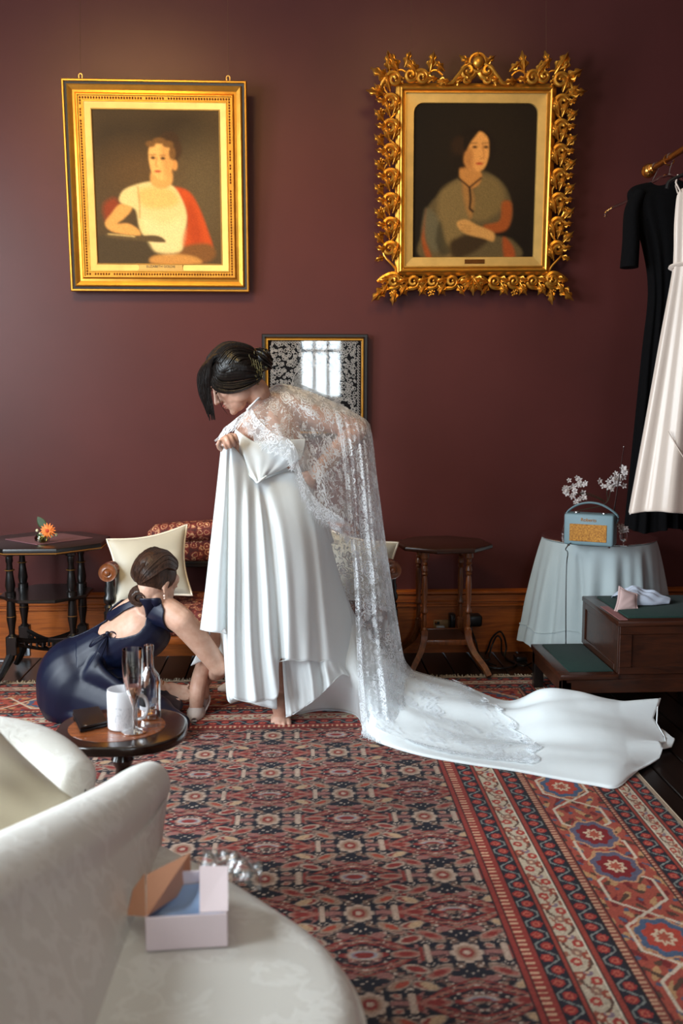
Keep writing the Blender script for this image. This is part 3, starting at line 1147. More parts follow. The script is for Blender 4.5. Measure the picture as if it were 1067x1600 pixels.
t = NT(M_net)
t.set(Base_Color=lin((206, 196, 184)), Roughness=.9)
vx_ = t.new('ShaderNodeTexVoronoi', feature='DISTANCE_TO_EDGE')
vx_.inputs['Scale'].default_value = 260
t.link(t.obj(), vx_.inputs['Vector'])
t.link(t.math('LESS_THAN', vx_.outputs['Distance'], .14), t.b.inputs['Alpha'])
pts8 = [(.105 * sx, y) for sx, y in ((1, -.06), (1, .04))]
poly = [(.105, -.06), (.105, .04), (.05, .095), (-.05, .095), (-.105, .04), (-.105, -.06), (-.05, -.115), (.05, -.115)]
MB().add(tf(M3, [(x, y, -.0068) for x, y in poly]), [tuple(range(8))]).build('lace_net', M_net, pic3, False)
nb_ = MB()
pp = np.array(poly + poly[:1])
nb_.tube(tf(M3, np.hstack([catmull(pp, 60), np.full((60, 1), -.006)])), .003, 5, False)
nb_.build('lace_border', M_lace_old, pic3)
M_pglass = bpy.data.materials.new('picture_glass')
t = NT(M_pglass)
tr_, gl_, mx_ = t.new('ShaderNodeBsdfTransparent'), t.new('ShaderNodeBsdfGlossy'), t.new('ShaderNodeMixShader')
gl_.inputs['Roughness'].default_value = .03
fz = t.new('ShaderNodeFresnel')
fz.inputs['IOR'].default_value = 1.52
t.link(t.math('MULTIPLY', fz.outputs[0], 1.0), mx_.inputs[0])
t.link(tr_.outputs[0], mx_.inputs[1])
t.link(gl_.outputs[0], mx_.inputs[2])
t.link(mx_.outputs[0], t.out.inputs[0])
MB().box((-w3 / 2 + .03, -h3 / 2 + .03, -.003), (w3 / 2 - .03, h3 / 2 - .03, -.001), 0, 1, M3).build('glass_pane', M_pglass, pic3, False)
# ================================================================== furniture
M_ebony = wood('ebonised_wood', (12, 10, 10), (24, 20, 18), .28, (14, 14, 2), .3)
M_ebony_gilt = plain('worn_gilt_line', (150, 104, 50), .4, .5)
M_mahog = wood('mahogany', (34, 15, 8), (66, 32, 16), .36, (16, 16, 2), .25)
M_mahog_x = wood('mahogany_board', (34, 15, 8), (68, 32, 15), .38, (2, 14, 14), .25)
M_brownwood = wood('brown_table_wood', (78, 40, 18), (146, 82, 38), .34, (16, 16, 2), .25)
M_browntop = wood('brown_table_top', (34, 18, 12), (62, 34, 22), .30, (2, 14, 14), .2)
M_cream = plain('cream_silk_cushion', (182, 178, 164), .55, 0, .08, 12, .15, 240, .3)
M_piping = plain('cream_piping', (226, 218, 204), .6)


def octagon(cx, cy, ap, rot=0.0):
    R_ = ap / math.cos(PI / 8)
    return [(cx + R_ * math.cos(PI / 8 + k * PI / 4 + rot), cy + R_ * math.sin(PI / 8 + k * PI / 4 + rot)) for k in range(8)]


# ---- ebonised octagonal table on the left
tx, ty, tz = -1.125, 4.535, .640
t1 = thing('octagonal_table', 'black turned-leg octagonal side table at the left wall under the gold portrait', 'table', (tx, ty, 0))
MB().prism(octagon(tx, ty, .272), tz - .03, tz, .006, 2).build('table_top', M_ebony, t1, True, None, 30)
oc = [(x, y, tz - .022) for x, y in octagon(tx, ty, .273)]
MB().tube(oc, .0028, 5, closed=True).build('gilt_edge', M_ebony_gilt, t1)
oc2 = octagon(tx, ty, .195)
MB().prism(oc2, .385, .400, .004, 1).build('lower_shelf', M_ebony, t1, True, None, 30)
lp = [(0, .61), (.024, .61), (.024, .585), (.015, .58), (.017, .56), (.013, .55), (.016, .50), (.023, .45), (.018, .425), (.024, .42), (.024, .385), (.018, .38), (.02, .34),
      (.022, .30), (.014, .25), (.013, .23), (.022, .22), (.022, .215)]
for sx in (-1, 1):
    for sy in (-1, 1):
        x, y = tx + .135 * sx, ty + .105 * sy
        l_ = MB().lathe(lp, (x, y, 0), 14)
        l_.box((x - .024, y - .024, .135), (x + .024, y + .024, .222), .004)
        l_.tube([(x, y, .16), (x + .012 * sx, y + .01 * sy, .12), (x + .045 * sx, y + .045 * sy, .05), (x + .062 * sx, y + .06 * sy, .024)], [.021, .021, .017, .015], 8)
        l_.build('leg', M_ebony, t1)
        for zz in (.52, .403, .31):
            MB().tube([(x + .0205 * math.cos(q), y + .0205 * math.sin(q), zz) for q in np.linspace(0, 2 * PI, 14, False)], .0022, 4, closed=True).build('gilt_ring', M_ebony_gilt, t1)
for a_, b_ in (((-1, -1), (1, 1)), ((-1, 1), (1, -1))):
    p0, p1 = np.array((tx + .135 * a_[0], ty + .105 * a_[1], .205)), np.array((tx + .135 * b_[0], ty + .105 * b_[1], .205))
    st = MB()
    pth = [p0 + (p1 - p0) * s_ + np.array((0, 0, -.03 * math.sin(PI * s_))) for s_ in np.linspace(0, 1, 13)]
    st.tube(pth, .011, 6)
    st.tube([q + np.array((0, 0, -.045 + .022 * abs(math.cos(i * .26)))) for i, q in enumerate(pth)], .008, 6)
    for i in range(1, 12):
        st.tube([pth[i], pth[i] + np.array((0, 0, -.03))], [.005, .007], 6)
    st.build('stretcher', M_ebony, t1)
M_mat = plain('mauve_table_mat', (112, 78, 84), .3)
mc = [F(8, 842, tz + .004), F(58, 850.5, tz + .004), F(145, 840, tz + .004), F(97, 832.8, tz + .004)]
tag(MB().prism([(p[0], p[1]) for p in mc], tz, tz + .004, .001, 1).build('table_mat', M_mat, None, False, loc=(mc[0][0], mc[0][1], tz)), 'mauve rectangular mat lying on the black octagonal table', 'mat')

# posy
M_petal = plain('gerbera_petals', (226, 120, 44), .6)
M_petal2 = plain('gerbera_heart', (176, 56, 22), .8)
M_leaf = plain('leaf_green', (40, 62, 30), .5)
M_bud = plain('pale_buds', (196, 190, 160), .7)
M_bowlglass = glass('posy_glass', lin((226, 214, 150)))
pp = F(66, 847.5, tz + .004)
po_ = thing('flower_posy', 'small posy with an orange gerbera and one green leaf on the mauve mat', 'flowers', (pp[0], pp[1], tz + .004))
MB().lathe([(0, .001), (.03, .001), (.033, .006), (.034, .022), (.030, .032), (.027, .032), (.030, .022), (.029, .007), (0, .006)], (pp[0], pp[1], tz + .004), 20).build('glass_bowl', M_bowlglass, po_)
gc = P(75, 829, pp[1] - .015)
gp = MB()
for ring, (nn, rr, zz) in enumerate(((15, .034, 0), (13, .027, .006), (9, .017, .009))):
    for k in range(nn):
        a_ = 2 * PI * k / nn + ring * .2
        d_ = np.array((math.cos(a_), -.25, math.sin(a_)))
        p0, p1 = gc + d_ * .008 + np.array((0, -zz, 0)), gc + d_ * rr + np.array((0, -zz + .25 * rr + .003 * math.sin(7 * a_), 0))
        gp.tube([p0, (p0 + p1) / 2, p1], [.003, .0055, .0015], 6, True, .35, (0, 1, .01))
gp.build('gerbera_petals', M_petal, po_)
MB().ball(gc + np.array((0, -.008, 0)), (.010, .006, .010), 10, 7).build('gerbera_heart', M_petal2, po_)
lf = MB()
l0, l1 = gc + np.array((-.012, .01, .005)), P(58.5, 807, pp[1])
for s_ in (1,):
    gg = []
    for i in range(9):
        t_ = i / 8
        c_ = l0 + (l1 - l0) * t_
        wv = .020 * math.sin(PI * min(1, t_ * .9 + .1)) ** .8
        gg.append([c_ + np.array((.8 * q, .012 * abs(q), .5 * q)) * wv for q in np.linspace(-1, 1, 7)])
    lf.grid(gg)
lf.build('leaf', M_leaf, po_, thick=.0012)
bd = MB()
for k in range(20):
    q = gc + np.array((rng.uniform(-.05, .03), rng.uniform(.0, .03), rng.uniform(-.035, .0)))
    bd.ball(q, rng.uniform(.005, .009), 7, 5)
bd.build('white_buds', M_bud, po_)
sm = MB()
for k in range(7):
    a_ = k * .9
    sm.tube([(pp[0] + .012 * math.cos(a_), pp[1] + .012 * math.sin(a_), tz + .012), (pp[0] + .02 * math.cos(a_), pp[1] + .02 * math.sin(a_), tz + .04), gc + np.array((.02 * math.cos(a_) - .01, .012, -.02))], .003, 5)
sm.build('stems', M_leaf, po_)

# ---- brown octagonal table on the right
ux, uy, uz = .705, 4.60, .606
t2 = thing('octagonal_table', 'brown octagonal side table with slender turned legs and splayed feet right of bride', 'table', (ux, uy, 0))
MB().prism(octagon(ux, uy, .212, .12), uz - .024, uz, .010, 3).build('table_top', M_browntop, t2, True, None, 30)
up = [(0, .583), (.021, .583), (.021, .55), (.013, .545), (.010, .53), (.015, .522), (.010, .514), (.014, .505), (.016, .49), (.010, .482), (.015, .474), (.009, .466), (.0125, .455), (.0145, .42),
      (.0125, .35), (.009, .318), (.016, .305), (.016, .295), (.008, .285), (.012, .24), (.009, .225), (.015, .217), (.015, .205), (0, .203)]
for sx in (-1, 1):
    for sy in (-1, 1):
        x, y = ux + .102 * sx, uy + .11 * sy
        l_ = MB().lathe(up, (x, y, 0), 14)
        pth = catmull([(x, y, .21), (x + .002 * sx, y + .004 * sy, .17), (x + .022 * sx, y + .035 * sy, .11), (x + .062 * sx, y + .095 * sy, .055), (x + .078 * sx, y + (.125 if sy < 0 else .10) * sy, .0225)], 14)
        l_.tube(pth, np.linspace(.0215, .016, 14), 4, True, 1, (.7 * sx, .7 * sy, .12))
        l_.build('leg', M_brownwood, t2, True, None, 35)
MB().box((ux - .10, uy - .115, .150), (ux + .10, uy + .115, .162), .002).build('lower_shelf', M_browntop, t2, False)
for sy in (-1, 1):
    MB().box((ux - .10, uy + .115 * sy - .009, .140), (ux + .10, uy + .115 * sy + .009, .166), .004, 2).build('stretcher', M_brownwood, t2)

# ---- sockets, plugs and cables
M_brass = plain('brass', (206, 140, 66), .22, .95, .15, 20)
M_blackplastic = plain('black_plastic', (16, 16, 18), .35)
M_whiteplastic = plain('white_plastic', (188, 196, 204), .4)
M_platebrass = plain('worn_brass_plate', (150, 112, 66), .5, .2)
sp0, sp1 = P(677, 984, WALL_Y - .024), P(703, 968, WALL_Y - .024)
so = thing('wall_socket', 'brass double wall socket on the skirting behind the brown octagonal table', 'socket', ((sp0[0] + sp1[0]) / 2, WALL_Y - .022, sp0[2]))
MB().box((sp0[0], WALL_Y - .030, sp0[2]), (sp1[0], WALL_Y - .021, sp1[2]), .003, 2).build('plate', M_platebrass, so)
MB().box((sp0[0] + .006, WALL_Y - .033, sp0[2] + .028), (sp0[0] + .03, WALL_Y - .030, sp1[2] - .008), .001).build('socket_insert', M_blackplastic, so)
MB().ball((sp0[0] + .012, WALL_Y - .034, sp1[2] - .012), .005, 8, 6).build('switch', M_brass, so)
tag(MB().box((sp0[0] + .012, WALL_Y - .062, sp0[2] + .004), (sp0[0] + .052, WALL_Y - .033, sp0[2] + .026), .004, 2).build('white_plug', M_whiteplastic, None, loc=(sp0[0] + .03, WALL_Y - .045, sp0[2] + .01)), 'small white plug in the lower half of the brass wall socket', 'plug')
ad = P(706.5, 969, WALL_Y - .06)
an = thing('power_adapter', 'upright black power adapter plugged in at the brass wall socket', 'adapter', (ad[0], WALL_Y - .035, ad[2]), 'black power adapters by the wall socket')
MB().box((ad[0] - .016, WALL_Y - .085, ad[2] - .04), (ad[0] + .014, WALL_Y - .031, ad[2] + .035), .008, 3).build('housing', M_blackplastic, an)
MB().tube([(ad[0], WALL_Y - .09, ad[2] + .018 + 0 * k) for k in (0, 1)] if False else [(ad[0] + .011 * math.cos(q), WALL_Y - .086, ad[2] + .018 + .011 * math.sin(q)) for q in np.linspace(0, 2 * PI, 14, False)], .002, 5, closed=True).build('ring_mark', M_mahog, an)
a2p = P(741, 968, WALL_Y - .06)
an2 = thing('power_adapter', 'bulky black power adapter with dangling cable right of the brown table legs', 'adapter', (a2p[0], WALL_Y - .03, a2p[2]), 'black power adapters by the wall socket')
MB().box((a2p[0] - .035, WALL_Y - .10, a2p[2] - .03), (a2p[0] + .034, WALL_Y - .023, a2p[2] + .028), .012, 3).build('housing', M_blackplastic, an2)
MB().tube(catmull([(a2p[0] - .02, WALL_Y - .09, a2p[2] - .02), P(737, 985, 4.80), P(744, 1005, 4.80), P(748, 1020, 4.72), F(760, 1034, .008), F(775, 1040, .008)], 40), .0045, 6).build('cable', M_blackplastic, an2)
MB().tube(catmull([(a2p[0] - .03, WALL_Y - .08, a2p[2] - .01), P(731, 978, 4.82), P(738, 1000, 4.82), P(741, 1018, 4.76), F(752, 1030, .008)], 40), .004, 6).build('cable', M_blackplastic, an2)
cb = catmull([F(758, 1022, .008), P(762, 1015, 4.80), P(768, 998, 4.80), P(780, 987, 4.78), P(787, 994, 4.76), P(791, 1012, 4.76), F(789, 1028, .008), F(806, 1035, .008), F(800, 1042, .007), F(775, 1044, .007), F(750, 1037, .007), F(765, 1030, .012)], 90)
cc = thing('extension_cable', 'black cable looping up from the dark floor between brown table and blue tablecloth', 'cable', tuple(F(780, 1035)))
MB().tube(cb, .0048, 7).build('cable', M_blackplastic, cc)
cb = catmull([F(764, 1026, .014), P(768, 1010, 4.78), P(776, 994, 4.77), P(783, 1000, 4.75), F(786, 1024, .015), F(815, 1040, .009), F(830, 1036, .009)], 60)
MB().tube(cb, .0044, 7).build('cable', M_blackplastic, cc)
MB().box(tuple(F(807, 1034, .0)), tuple(F(818, 1027, .0) + np.array((0, 0, .022))), .004, 2).build('plug', M_blackplastic, cc)
wp0, wp1 = P(28, 1023, WALL_Y - .024), P(37, 1008, WALL_Y - .024)
ws = thing('wall_socket', 'small white socket with plug on the skirting behind the black octagonal table', 'socket', ((wp0[0] + wp1[0]) / 2, WALL_Y - .022, wp0[2]))
MB().box((wp0[0] - .01, WALL_Y - .032, wp0[2] - .004), (wp1[0] + .03, WALL_Y - .021, wp1[2] + .004), .003, 2).build('plate', M_whiteplastic, ws)
MB().box((wp0[0], WALL_Y - .052, wp0[2] + .004), (wp1[0] + .012, WALL_Y - .032, wp1[2] - .008), .004, 2).build('plug', M_whiteplastic, ws)
tag(MB().tube(catmull([F(-30, 1036, .005), F(0, 1033, .005), F(12, 1033, .005), F(22, 1029, .005)], 30), .004, 6).build('white_cable', M_whiteplastic, None, loc=tuple(F(0, 1033))), 'thin white cable on the dark floor at the foot of the black table', 'cable')


# ---- settee behind the bride
def damask(name, c0, c1, c2, scale):
    m = bpy.data.materials.new(name)
    t = NT(m)
    v = t.obj((1, 1, 1))
    vo = t.new('ShaderNodeTexVoronoi', feature='F1')
    vo.inputs['Scale'].default_value = scale
    vo.inputs['Randomness'].default_value = .55
    t.link(v, vo.inputs['Vector'])
    n = t.noise(scale * 1.3, 3, v, .6, 1.6)
    a_ = t.math('ADD', vo.outputs['Distance'], t.math('MULTIPLY', n, .55))
    c_ = t.ramp(a_, [(.0, lin(c2)), (.42, lin(c2)), (.47, lin(c0)), (.62, lin(c0)), (.66, lin(c1)), (.70, lin(c2)), (.78, lin(c0)), (1.0, lin(c1))])
    t.link(c_, t.b.inputs['Base Color'])
    t.set(Roughness=.75)
    t.bump(t.noise(300, 2, v), .25, .003)
    return m


M_damask = damask('red_damask', (112, 34, 28), (66, 18, 16), (206, 162, 122), 30)
M_orangewood = wood('orange_wood', (96, 44, 18), (156, 84, 34), .35, (3, 16, 16), .2)
sx0, sx1, syf, syb = -.825, .455, 4.30, 4.74
st = thing('settee', 'low red damask settee with dark turned arm posts standing against the wall', 'settee', ((sx0 + sx1) / 2, 4.52, 0))
MB().box((sx0 + .02, syf, .235), (sx1 - .02, syb, .355), .035, 4).build('seat', M_damask, st)
MB().box((sx0 + .01, syf - .012, .205), (sx1 - .01, syf + .02, .240), .006, 2).build('front_rail', M_orangewood, st)
bt, bl_, br_ = .70, -.69, .32
# rolled upper back
gg = []
for x in np.linspace(bl_, br_, 30):
    e = min(1, (x - bl_) / .06, (br_ - x) / .06)
    e = .35 + .65 * math.sqrt(max(0, 1 - (1 - e) ** 2))
    zt = bt - .05 * ((x - (bl_ + br_) / 2) / .5) ** 2 * .5
    ringp = []
    for q in np.linspace(0, 2 * PI, 18, False):
        ringp.append((x, syb - .01 + .055 * e * math.cos(q), zt - .045 + .05 * e * math.sin(q)))
    gg.append(ringp)
m_ = MB()
m_.grid(gg, cv=True)
m_.F.append(tuple(range(18)))
m_.F.append(tuple(29 * 18 + k for k in range(18))[::-1])
m_.build('back_roll', M_damask, st)
MB().box((bl_ + .02, syb - .035, .50), (br_ - .02, syb + .03, .64), .03, 4).build('back_panel', M_damask, st)
MB().box((bl_ - .01, syb - .03, .475), (br_ + .01, syb + .03, .505), .006, 2).build('back_rail', M_ebony, st)
for x in np.linspace(bl_ + .05, br_ - .05, 9):
    MB().lathe([(0, .35), (.010, .35), (.010, .37), (.006, .38), (.010, .42), (.006, .455), (.010, .46), (.010, .48)], (x, syb, 0), 10).build('spindle', M_ebony, st)
for sx in (sx0, sx1):
    s_ = 1 if sx < 0 else -1
    ap = MB().lathe([(0, .20), (.028, .20), (.028, .345), (.022, .352), (.026, .37), (.018, .38), (.028, .395), (.028, .41), (.02, .425), (.024, .45), (.018, .465), (.020, .48), (.014, .495), (0, .50)], (sx + .02 * s_, syf + .035, 0), 16)
    ap.build('arm_post', M_ebony, st)
    gl = [(sx + .02 * s_ + .033 * math.cos(q), syf + .0, .525 + .033 * math.sin(q)) for q in np.linspace(0, 2 * PI, 16, False)]
    MB().tube([(sx + .02 * s_, syf + .005, .527), (sx + .02 * s_, syf + .05, .530), (sx + .03 * s_, syb - .1, .50), (sx + .05 * s_, syb, .48)], [.036, .037, .034, .03], 16).build('arm_roll', M_damask, st)
    fc = MB().lathe([(0, .018), (.010, .016), (.014, .010), (.020, .012), (.030, .008), (.038, .010), (.040, .0), (.040, -.018), (0, -.018)], (0, 0, 0), 20, Matrix.Translation((sx + .02 * s_, syf + .0, .527)) @ Matrix.Rotation(PI / 2, 4, 'X'))
    fc.build('arm_rosette', M_brownwood, st)
    MB().box((sx + .02 * s_ - .018, syb - .02, .0), (sx + .02 * s_ + .018, syb + .02, .50), .004).build('back_leg', M_ebony, st, False)
    MB().lathe([(0, .0085), (.012, .0085), (.02, .03), (.014, .06), (.026, .11), (.026, .15), (.018, .16), (.028, .18), (.028, .21)], (sx + .04 * s_, syf + .035, 0), 14).build('front_leg', M_ebony, st)


def cushion(name, label, corners, puff, mat, pipe, cat='cushion', seed=0, n=25, cat_parts=True):
    """soft square cushion between four world corners (tl, tr, br, bl)"""
    r = np.random.default_rng(seed)
    tl, tr, br, bl = [np.asarray(c_, float) for c_ in corners]
    nrm = np.cross(tr - tl, bl - tl)
    nrm /= np.linalg.norm(nrm)
    A, B = np.zeros((n, n, 3)), np.zeros((n, n, 3))
    for i, u_ in enumerate(np.linspace(0, 1, n)):
        for j, v_ in enumerate(np.linspace(0, 1, n)):
            pu, pv = 4 * u_ * (1 - u_), 4 * v_ * (1 - v_)
            pinch_u = .075 * math.sin(PI * v_) * (2 * u_ - 1)
            pinch_v = .075 * math.sin(PI * u_) * (2 * v_ - 1)
            uu, vv = u_ - pinch_u * (abs(2 * u_ - 1)), v_ - pinch_v * abs(2 * v_ - 1)
            p = tl * (1 - uu) * (1 - vv) + tr * uu * (1 - vv) + br * uu * vv + bl * (1 - uu) * vv
            h_ = puff * (pu * pv) ** .42
            wr = .07 * puff * math.sin(7 * u_ + 5 * v_ + seed) * pu * pv + .05 * puff * math.sin(17 * u_ * v_ + 9 * v_) * pu * pv
            A[i, j], B[i, j] = p + nrm * (h_ + wr), p - nrm * (h_ * .8 - wr)
    c_ = (tl + tr + bl + br) / 4
    o = thing(name, label, cat, tuple(c_ - np.array((0, 0, 0))))
    mb_ = MB().grid(A)
    mb_.grid(B[::-1])
    mb_.build('cover', mat, o, True, None, 180)
    rim = np.vstack([A[:-1, 0], A[-1, :-1], A[:0:-1, -1], A[0, :0:-1]])
    MB().tube(rim, .0055, 6, closed=True).build('piping', pipe, o)
    return o


cushion('cushion', 'cream square cushion on the left end of the red settee', (P(167, 843, 4.45), P(292, 820, 4.60), P(300, 930, 4.43), P(176, 949, 4.32)), .075, M_cream, M_piping, seed=2)['group'] = 'cream cushions on the red settee'
cushion('cushion', 'cream cushion on the right settee end, half hidden behind the lace cape', (P(500, 822, 4.60), P(622, 848, 4.47), P(612, 950, 4.40), P(505, 940, 4.43)), .075, M_cream, M_piping, seed=5)['group'] = 'cream cushions on the red settee'

# ---- round table with the blue cloth
M_cloth = plain('pale_blue_linen', (190, 203, 205), .85, 0, .05, 6, .2, 320, .2)
M_tabglass = glass('table_glass', lin((90, 100, 100)), 0.0, 1.5)
vx0, vy0, vz = 1.438, 4.585, .622
rt = thing('round_table', 'round occasional table hidden under the pale blue pleated cloth', 'table', (vx0, vy0, 0))
MB().lathe([(0, vz - .03), (.255, vz - .03), (.258, vz - .02), (.255, vz - .004), (0, vz - .004)], (vx0, vy0, 0), 40).build('table_top', M_mahog, rt)
MB().lathe([(0, 0), (.15, 0), (.15, .02), (.04, .05), (.03, .3), (.04, vz - .03)], (vx0, vy0, 0), 20).build('pedestal', M_mahog, rt)
nth, lev = 220, 26
gg = []
for i in range(nth):
    th = 2 * PI * i / nth
    row = [(vx0 + .24 * math.cos(th), vy0 + .24 * math.sin(th), vz)]
    fold = math.sin(15 * th + .8 * math.sin(3 * th)) * .6 + .4 * math.sin(23 * th + 1.7 + math.sin(5 * th))
    dz = .012 * math.sin(4 * th + 1) + .01 * math.sin(9 * th)
    for k in range(lev):
        s_ = k / (lev - 1)
        r_ = .262 + .098 * s_ ** .85 + fold * .020 * min(1, s_ * 1.7) ** .8
        front = max(0, -math.sin(th)) * (1 if math.cos(th) > -.75 else max(0, (math.cos(th) + 1) / .25))
        r_ -= .062 * s_ * min(1, front * 1.3)
        back = max(0, math.sin(th))
        r_ -= .075 * s_ * back
        if s_ > .86:
            r_ += .005 * math.sin(110 * th) * (s_ - .86) / .14 + .004
        row.append((vx0 + r_ * math.cos(th), vy0 + r_ * math.sin(th), vz - .004 - (.48 + dz) * s_ - (.0 if k else -.002)))
    gg.append(row)
cl = thing('tablecloth', 'pale blue pleated cloth with a frilled hem draped over the round table', 'tablecloth', (vx0, vy0, vz))
mb_ = MB().grid(gg, cu=True)
mb_.add([r_[0] for r_ in gg], [tuple(range(nth))])
mb_.build('cloth', M_cloth, cl, True, None, 60)
sm = [[gg[i][int(lev * .87)]] for i in range(nth)]
MB().tube([np.array(q[0]) + .003 * np.array((math.cos(2 * PI * i / nth), math.sin(2 * PI * i / nth), 0)) for i, q in enumerate(sm)], .003, 5, closed=True).build('hem_braid', M_cloth, cl)
tag(MB().lathe([(0, vz + .002), (.262, vz + .002), (.265, vz + .005), (.262, vz + .009), (0, vz + .009)], (vx0, vy0, 0), 64).build('glass_sheet', M_tabglass, None, loc=(vx0, vy0, vz)), 'round dark glass sheet covering the top of the blue-clothed table', 'glass sheet')
gz = vz + .0095

# ---- radio
M_radio = plain('duck_egg_leathercloth', (122, 148, 156), .5, 0, .06, 60, .3, 700)
M_grille = bpy.data.materials.new('orange_grille_cloth')
t = NT(M_grille)
v = t.obj((1, 1, 1))
n = t.noise(160, 3, v)
t.link(t.ramp(n, [(.35, lin((150, 92, 24))), (.65, lin((206, 144, 56)))]), t.b.inputs['Base Color'])
t.set(Roughness=.7)
M_chrome = plain('chrome', (200, 200, 200), .2, 1.0)
fl0, fr0 = F(880, 850, gz + .008), F(957.5, 855, gz + .008)
ex = fr0 - fl0
rw_ = float(np.linalg.norm(ex))
ex /= rw_
ey = np.array((-ex[1], ex[0], 0))
RM = Matrix(((ex[0], ey[0], 0, fl0[0]), (ex[1], ey[1], 0, fl0[1]), (0, 0, 1, gz), (0, 0, 0, 1)))
rh, rd = .138, .095
ra = thing('radio', 'duck-egg blue portable radio with orange grille on the round table', 'radio', tuple(fl0 + ex * rw_ / 2 + ey * rd / 2))
MB().box((0, 0, .007), (rw_, rd, .007 + rh), .010, 3, RM).build('case', M_radio, ra)
MB().box((rw_ * .12, -.003, .025), (rw_ * .87, .003, .007 + rh * .68), .002, 1, RM).build('speaker_grille', M_grille, ra, False)
text_mb('Roberts', .021, RM @ Matrix.Translation((rw_ * .5, -.0012, .007 + rh * .82)) @ Matrix.Rotation(PI / 2, 4, 'X'), .001).build('logo_lettering', M_brass, ra, False)
hp = catmull([(-.003, rd * .5, .1), (.004, rd * .5, .145), (.05, rd * .5, .18), (rw_ * .5, rd * .5, .192), (rw_ - .05, rd * .5, .18), (rw_ + .008, rd * .5, .14), (rw_ + .005, rd * .5, .105)], 40)
MB().tube(tf(RM, hp), .011, 8, True, .45, (0, 0, 1.0)).build('handle', M_radio, ra)
for x_ in (.045, rw_ - .05):
    MB().lathe([(0, .004), (.012, .004), (.013, 0)], (0, 0, 0), 14, RM @ Matrix.Translation((x_, .05, .007 + rh))).build('dial', M_chrome, ra)
MB().lathe([(0, .004), (.006, .003), (.006, 0)], (0, 0, 0), 10, RM @ Matrix.Translation((rw_ + .006, rd * .5, .105)) @ Matrix.Rotation(PI / 2, 4, 'Y')).build('handle_stud', M_brass, ra)
for x_ in (.02, rw_ - .02):
    for y_ in (.015, rd - .015):
        MB().lathe([(0, 0), (.006, 0), (.006, .008)], (0, 0, 0), 8, RM @ Matrix.Translation((x_, y_, .0))).build('foot', M_chrome, ra)
a0 = tf(RM, [(rw_ - .012, .06, .007 + rh)])[0]
a1 = P(974.5, 698, a0[1] + .02)
MB().tube([a0, a0 + (a1 - a0) * .3, a0 + (a1 - a0) * .301, a0 + (a1 - a0) * .65, a0 + (a1 - a0) * .651, a1], [.003, .003, .0024, .0024, .0016, .0016], 6).ball(a1, .0035, 8, 6).build('antenna', M_chrome, ra)
pc = catmull([tf(RM, [(.03, .08, .02)])[0], F(884, 857, gz + .003), P(887, 864, vy0 - .272), P(885, 885, vy0 - .285), P(884, 940, vy0 - .31), P(884, 1000, vy0 - .322), P(884, 1016, vy0 - .325), F(884, 1030, .006)], 60)
MB().tube(pc, .0026, 6).build('power_cord', M_blackplastic, ra)

# ---- white blossom behind the radio and the small vase at its side
M_white_petal = plain('white_petals', (226, 218, 216), .55, 0, .05)
M_stem = plain('brown_green_stems', (58, 48, 30), .6)
M_clear = glass('clear_glass', (1, 1, 1, 1))


def blossom(mb_, c_, r_, nrm):
    Fm = frame(nrm, (0.1, .2, 1) if abs(nrm[2]) < .8 else (1, 0, 0))
    for k in range(5):
        a_ = k * 2 * PI / 5 + rng.uniform(-.2, .2)
        d_ = Fm @ np.array((math.cos(a_), .35, math.sin(a_)))
        p0, p1 = c_ + d_ * r_ * .15, c_ + d_ * r_
        mb_.tube([p0, (p0 + p1) / 2 + Fm[:, 1] * r_ * .12, p1], [r_ * .10, r_ * .34, r_ * .08], 6, True, .3, tuple(Fm[:, 1] + .001))


fvp = F(945, 838, gz)
fvp = np.array((1.30, 4.62, gz))
fv = thing('flower_vase', 'vase of two white blossom sprays standing behind the blue radio', 'flowers', tuple(fvp))
MB().lathe([(0, .001), (.03, .001), (.032, .01), (.02, .06), (.022, .11), (.018, .11), (.016, .06), (.027, .012), (0, .008)], tuple(fvp), 18).build('vase', M_clear, fv)
for (cx_, cy_, rx_, ry_, n_) in ((899, 765, 19, 20, 30), (950, 755, 15, 13, 18), (970, 746, 10, 17, 15)):
    cl_ = MB()
    for k in range(n_):
        a_, q_ = rng.uniform(0, 2 * PI), math.sqrt(rng.uniform(0, 1))
        c_ = P(cx_ + rx_ * q_ * math.cos(a_), cy_ + ry_ * q_ * math.sin(a_), 4.60 + rng.uniform(-.05, .05))
        blossom(cl_, c_, rng.uniform(.012, .017), (rng.uniform(-.6, .6), -1, rng.uniform(-.3, .6)))
    cl_.build('blossom_spray', M_white_petal, fv)
s_ = MB()
top = fvp + np.array((0, 0, .10))
for x_, y_ in ((905, 770), (895, 772), (952, 762), (966, 752)):
    s_.tube(catmull([fvp + np.array((0, 0, .02)), top, P(944, 788, 4.61), P(x_ * .5 + 944 * .5, y_ * .5 + 775 * .5, 4.6), P(x_, y_, 4.6)], 20), .0022, 5)
s_.build('stems', M_stem, fv)
bv = F(974, 853, gz)
b_ = thing('bud_vase', 'little glass vase with white flower beside the blue radio', 'vase', tuple(bv))
MB().lathe([(0, .001), (.022, .001), (.022, .004), (.004, .008), (.004, .018), (.016, .026), (.020, .045), (.017, .065), (.016, .065), (.018, .045), (.014, .03), (0, .024)], tuple(bv), 18).build('glass', M_clear, b_)
fl_ = MB()
for k in range(9):
    blossom(fl_, bv + np.array((rng.uniform(-.018, .012), rng.uniform(-.01, .01), .068 + rng.uniform(-.006, .02))), .015, (rng.uniform(-.8, .8), -1, .7))
fl_.build('white_flower', M_white_petal, b_)
MB().tube([bv + np.array((0, 0, .03)), bv + np.array((-.003, 0, .07))], .002, 5).build('stem', M_stem, b_)

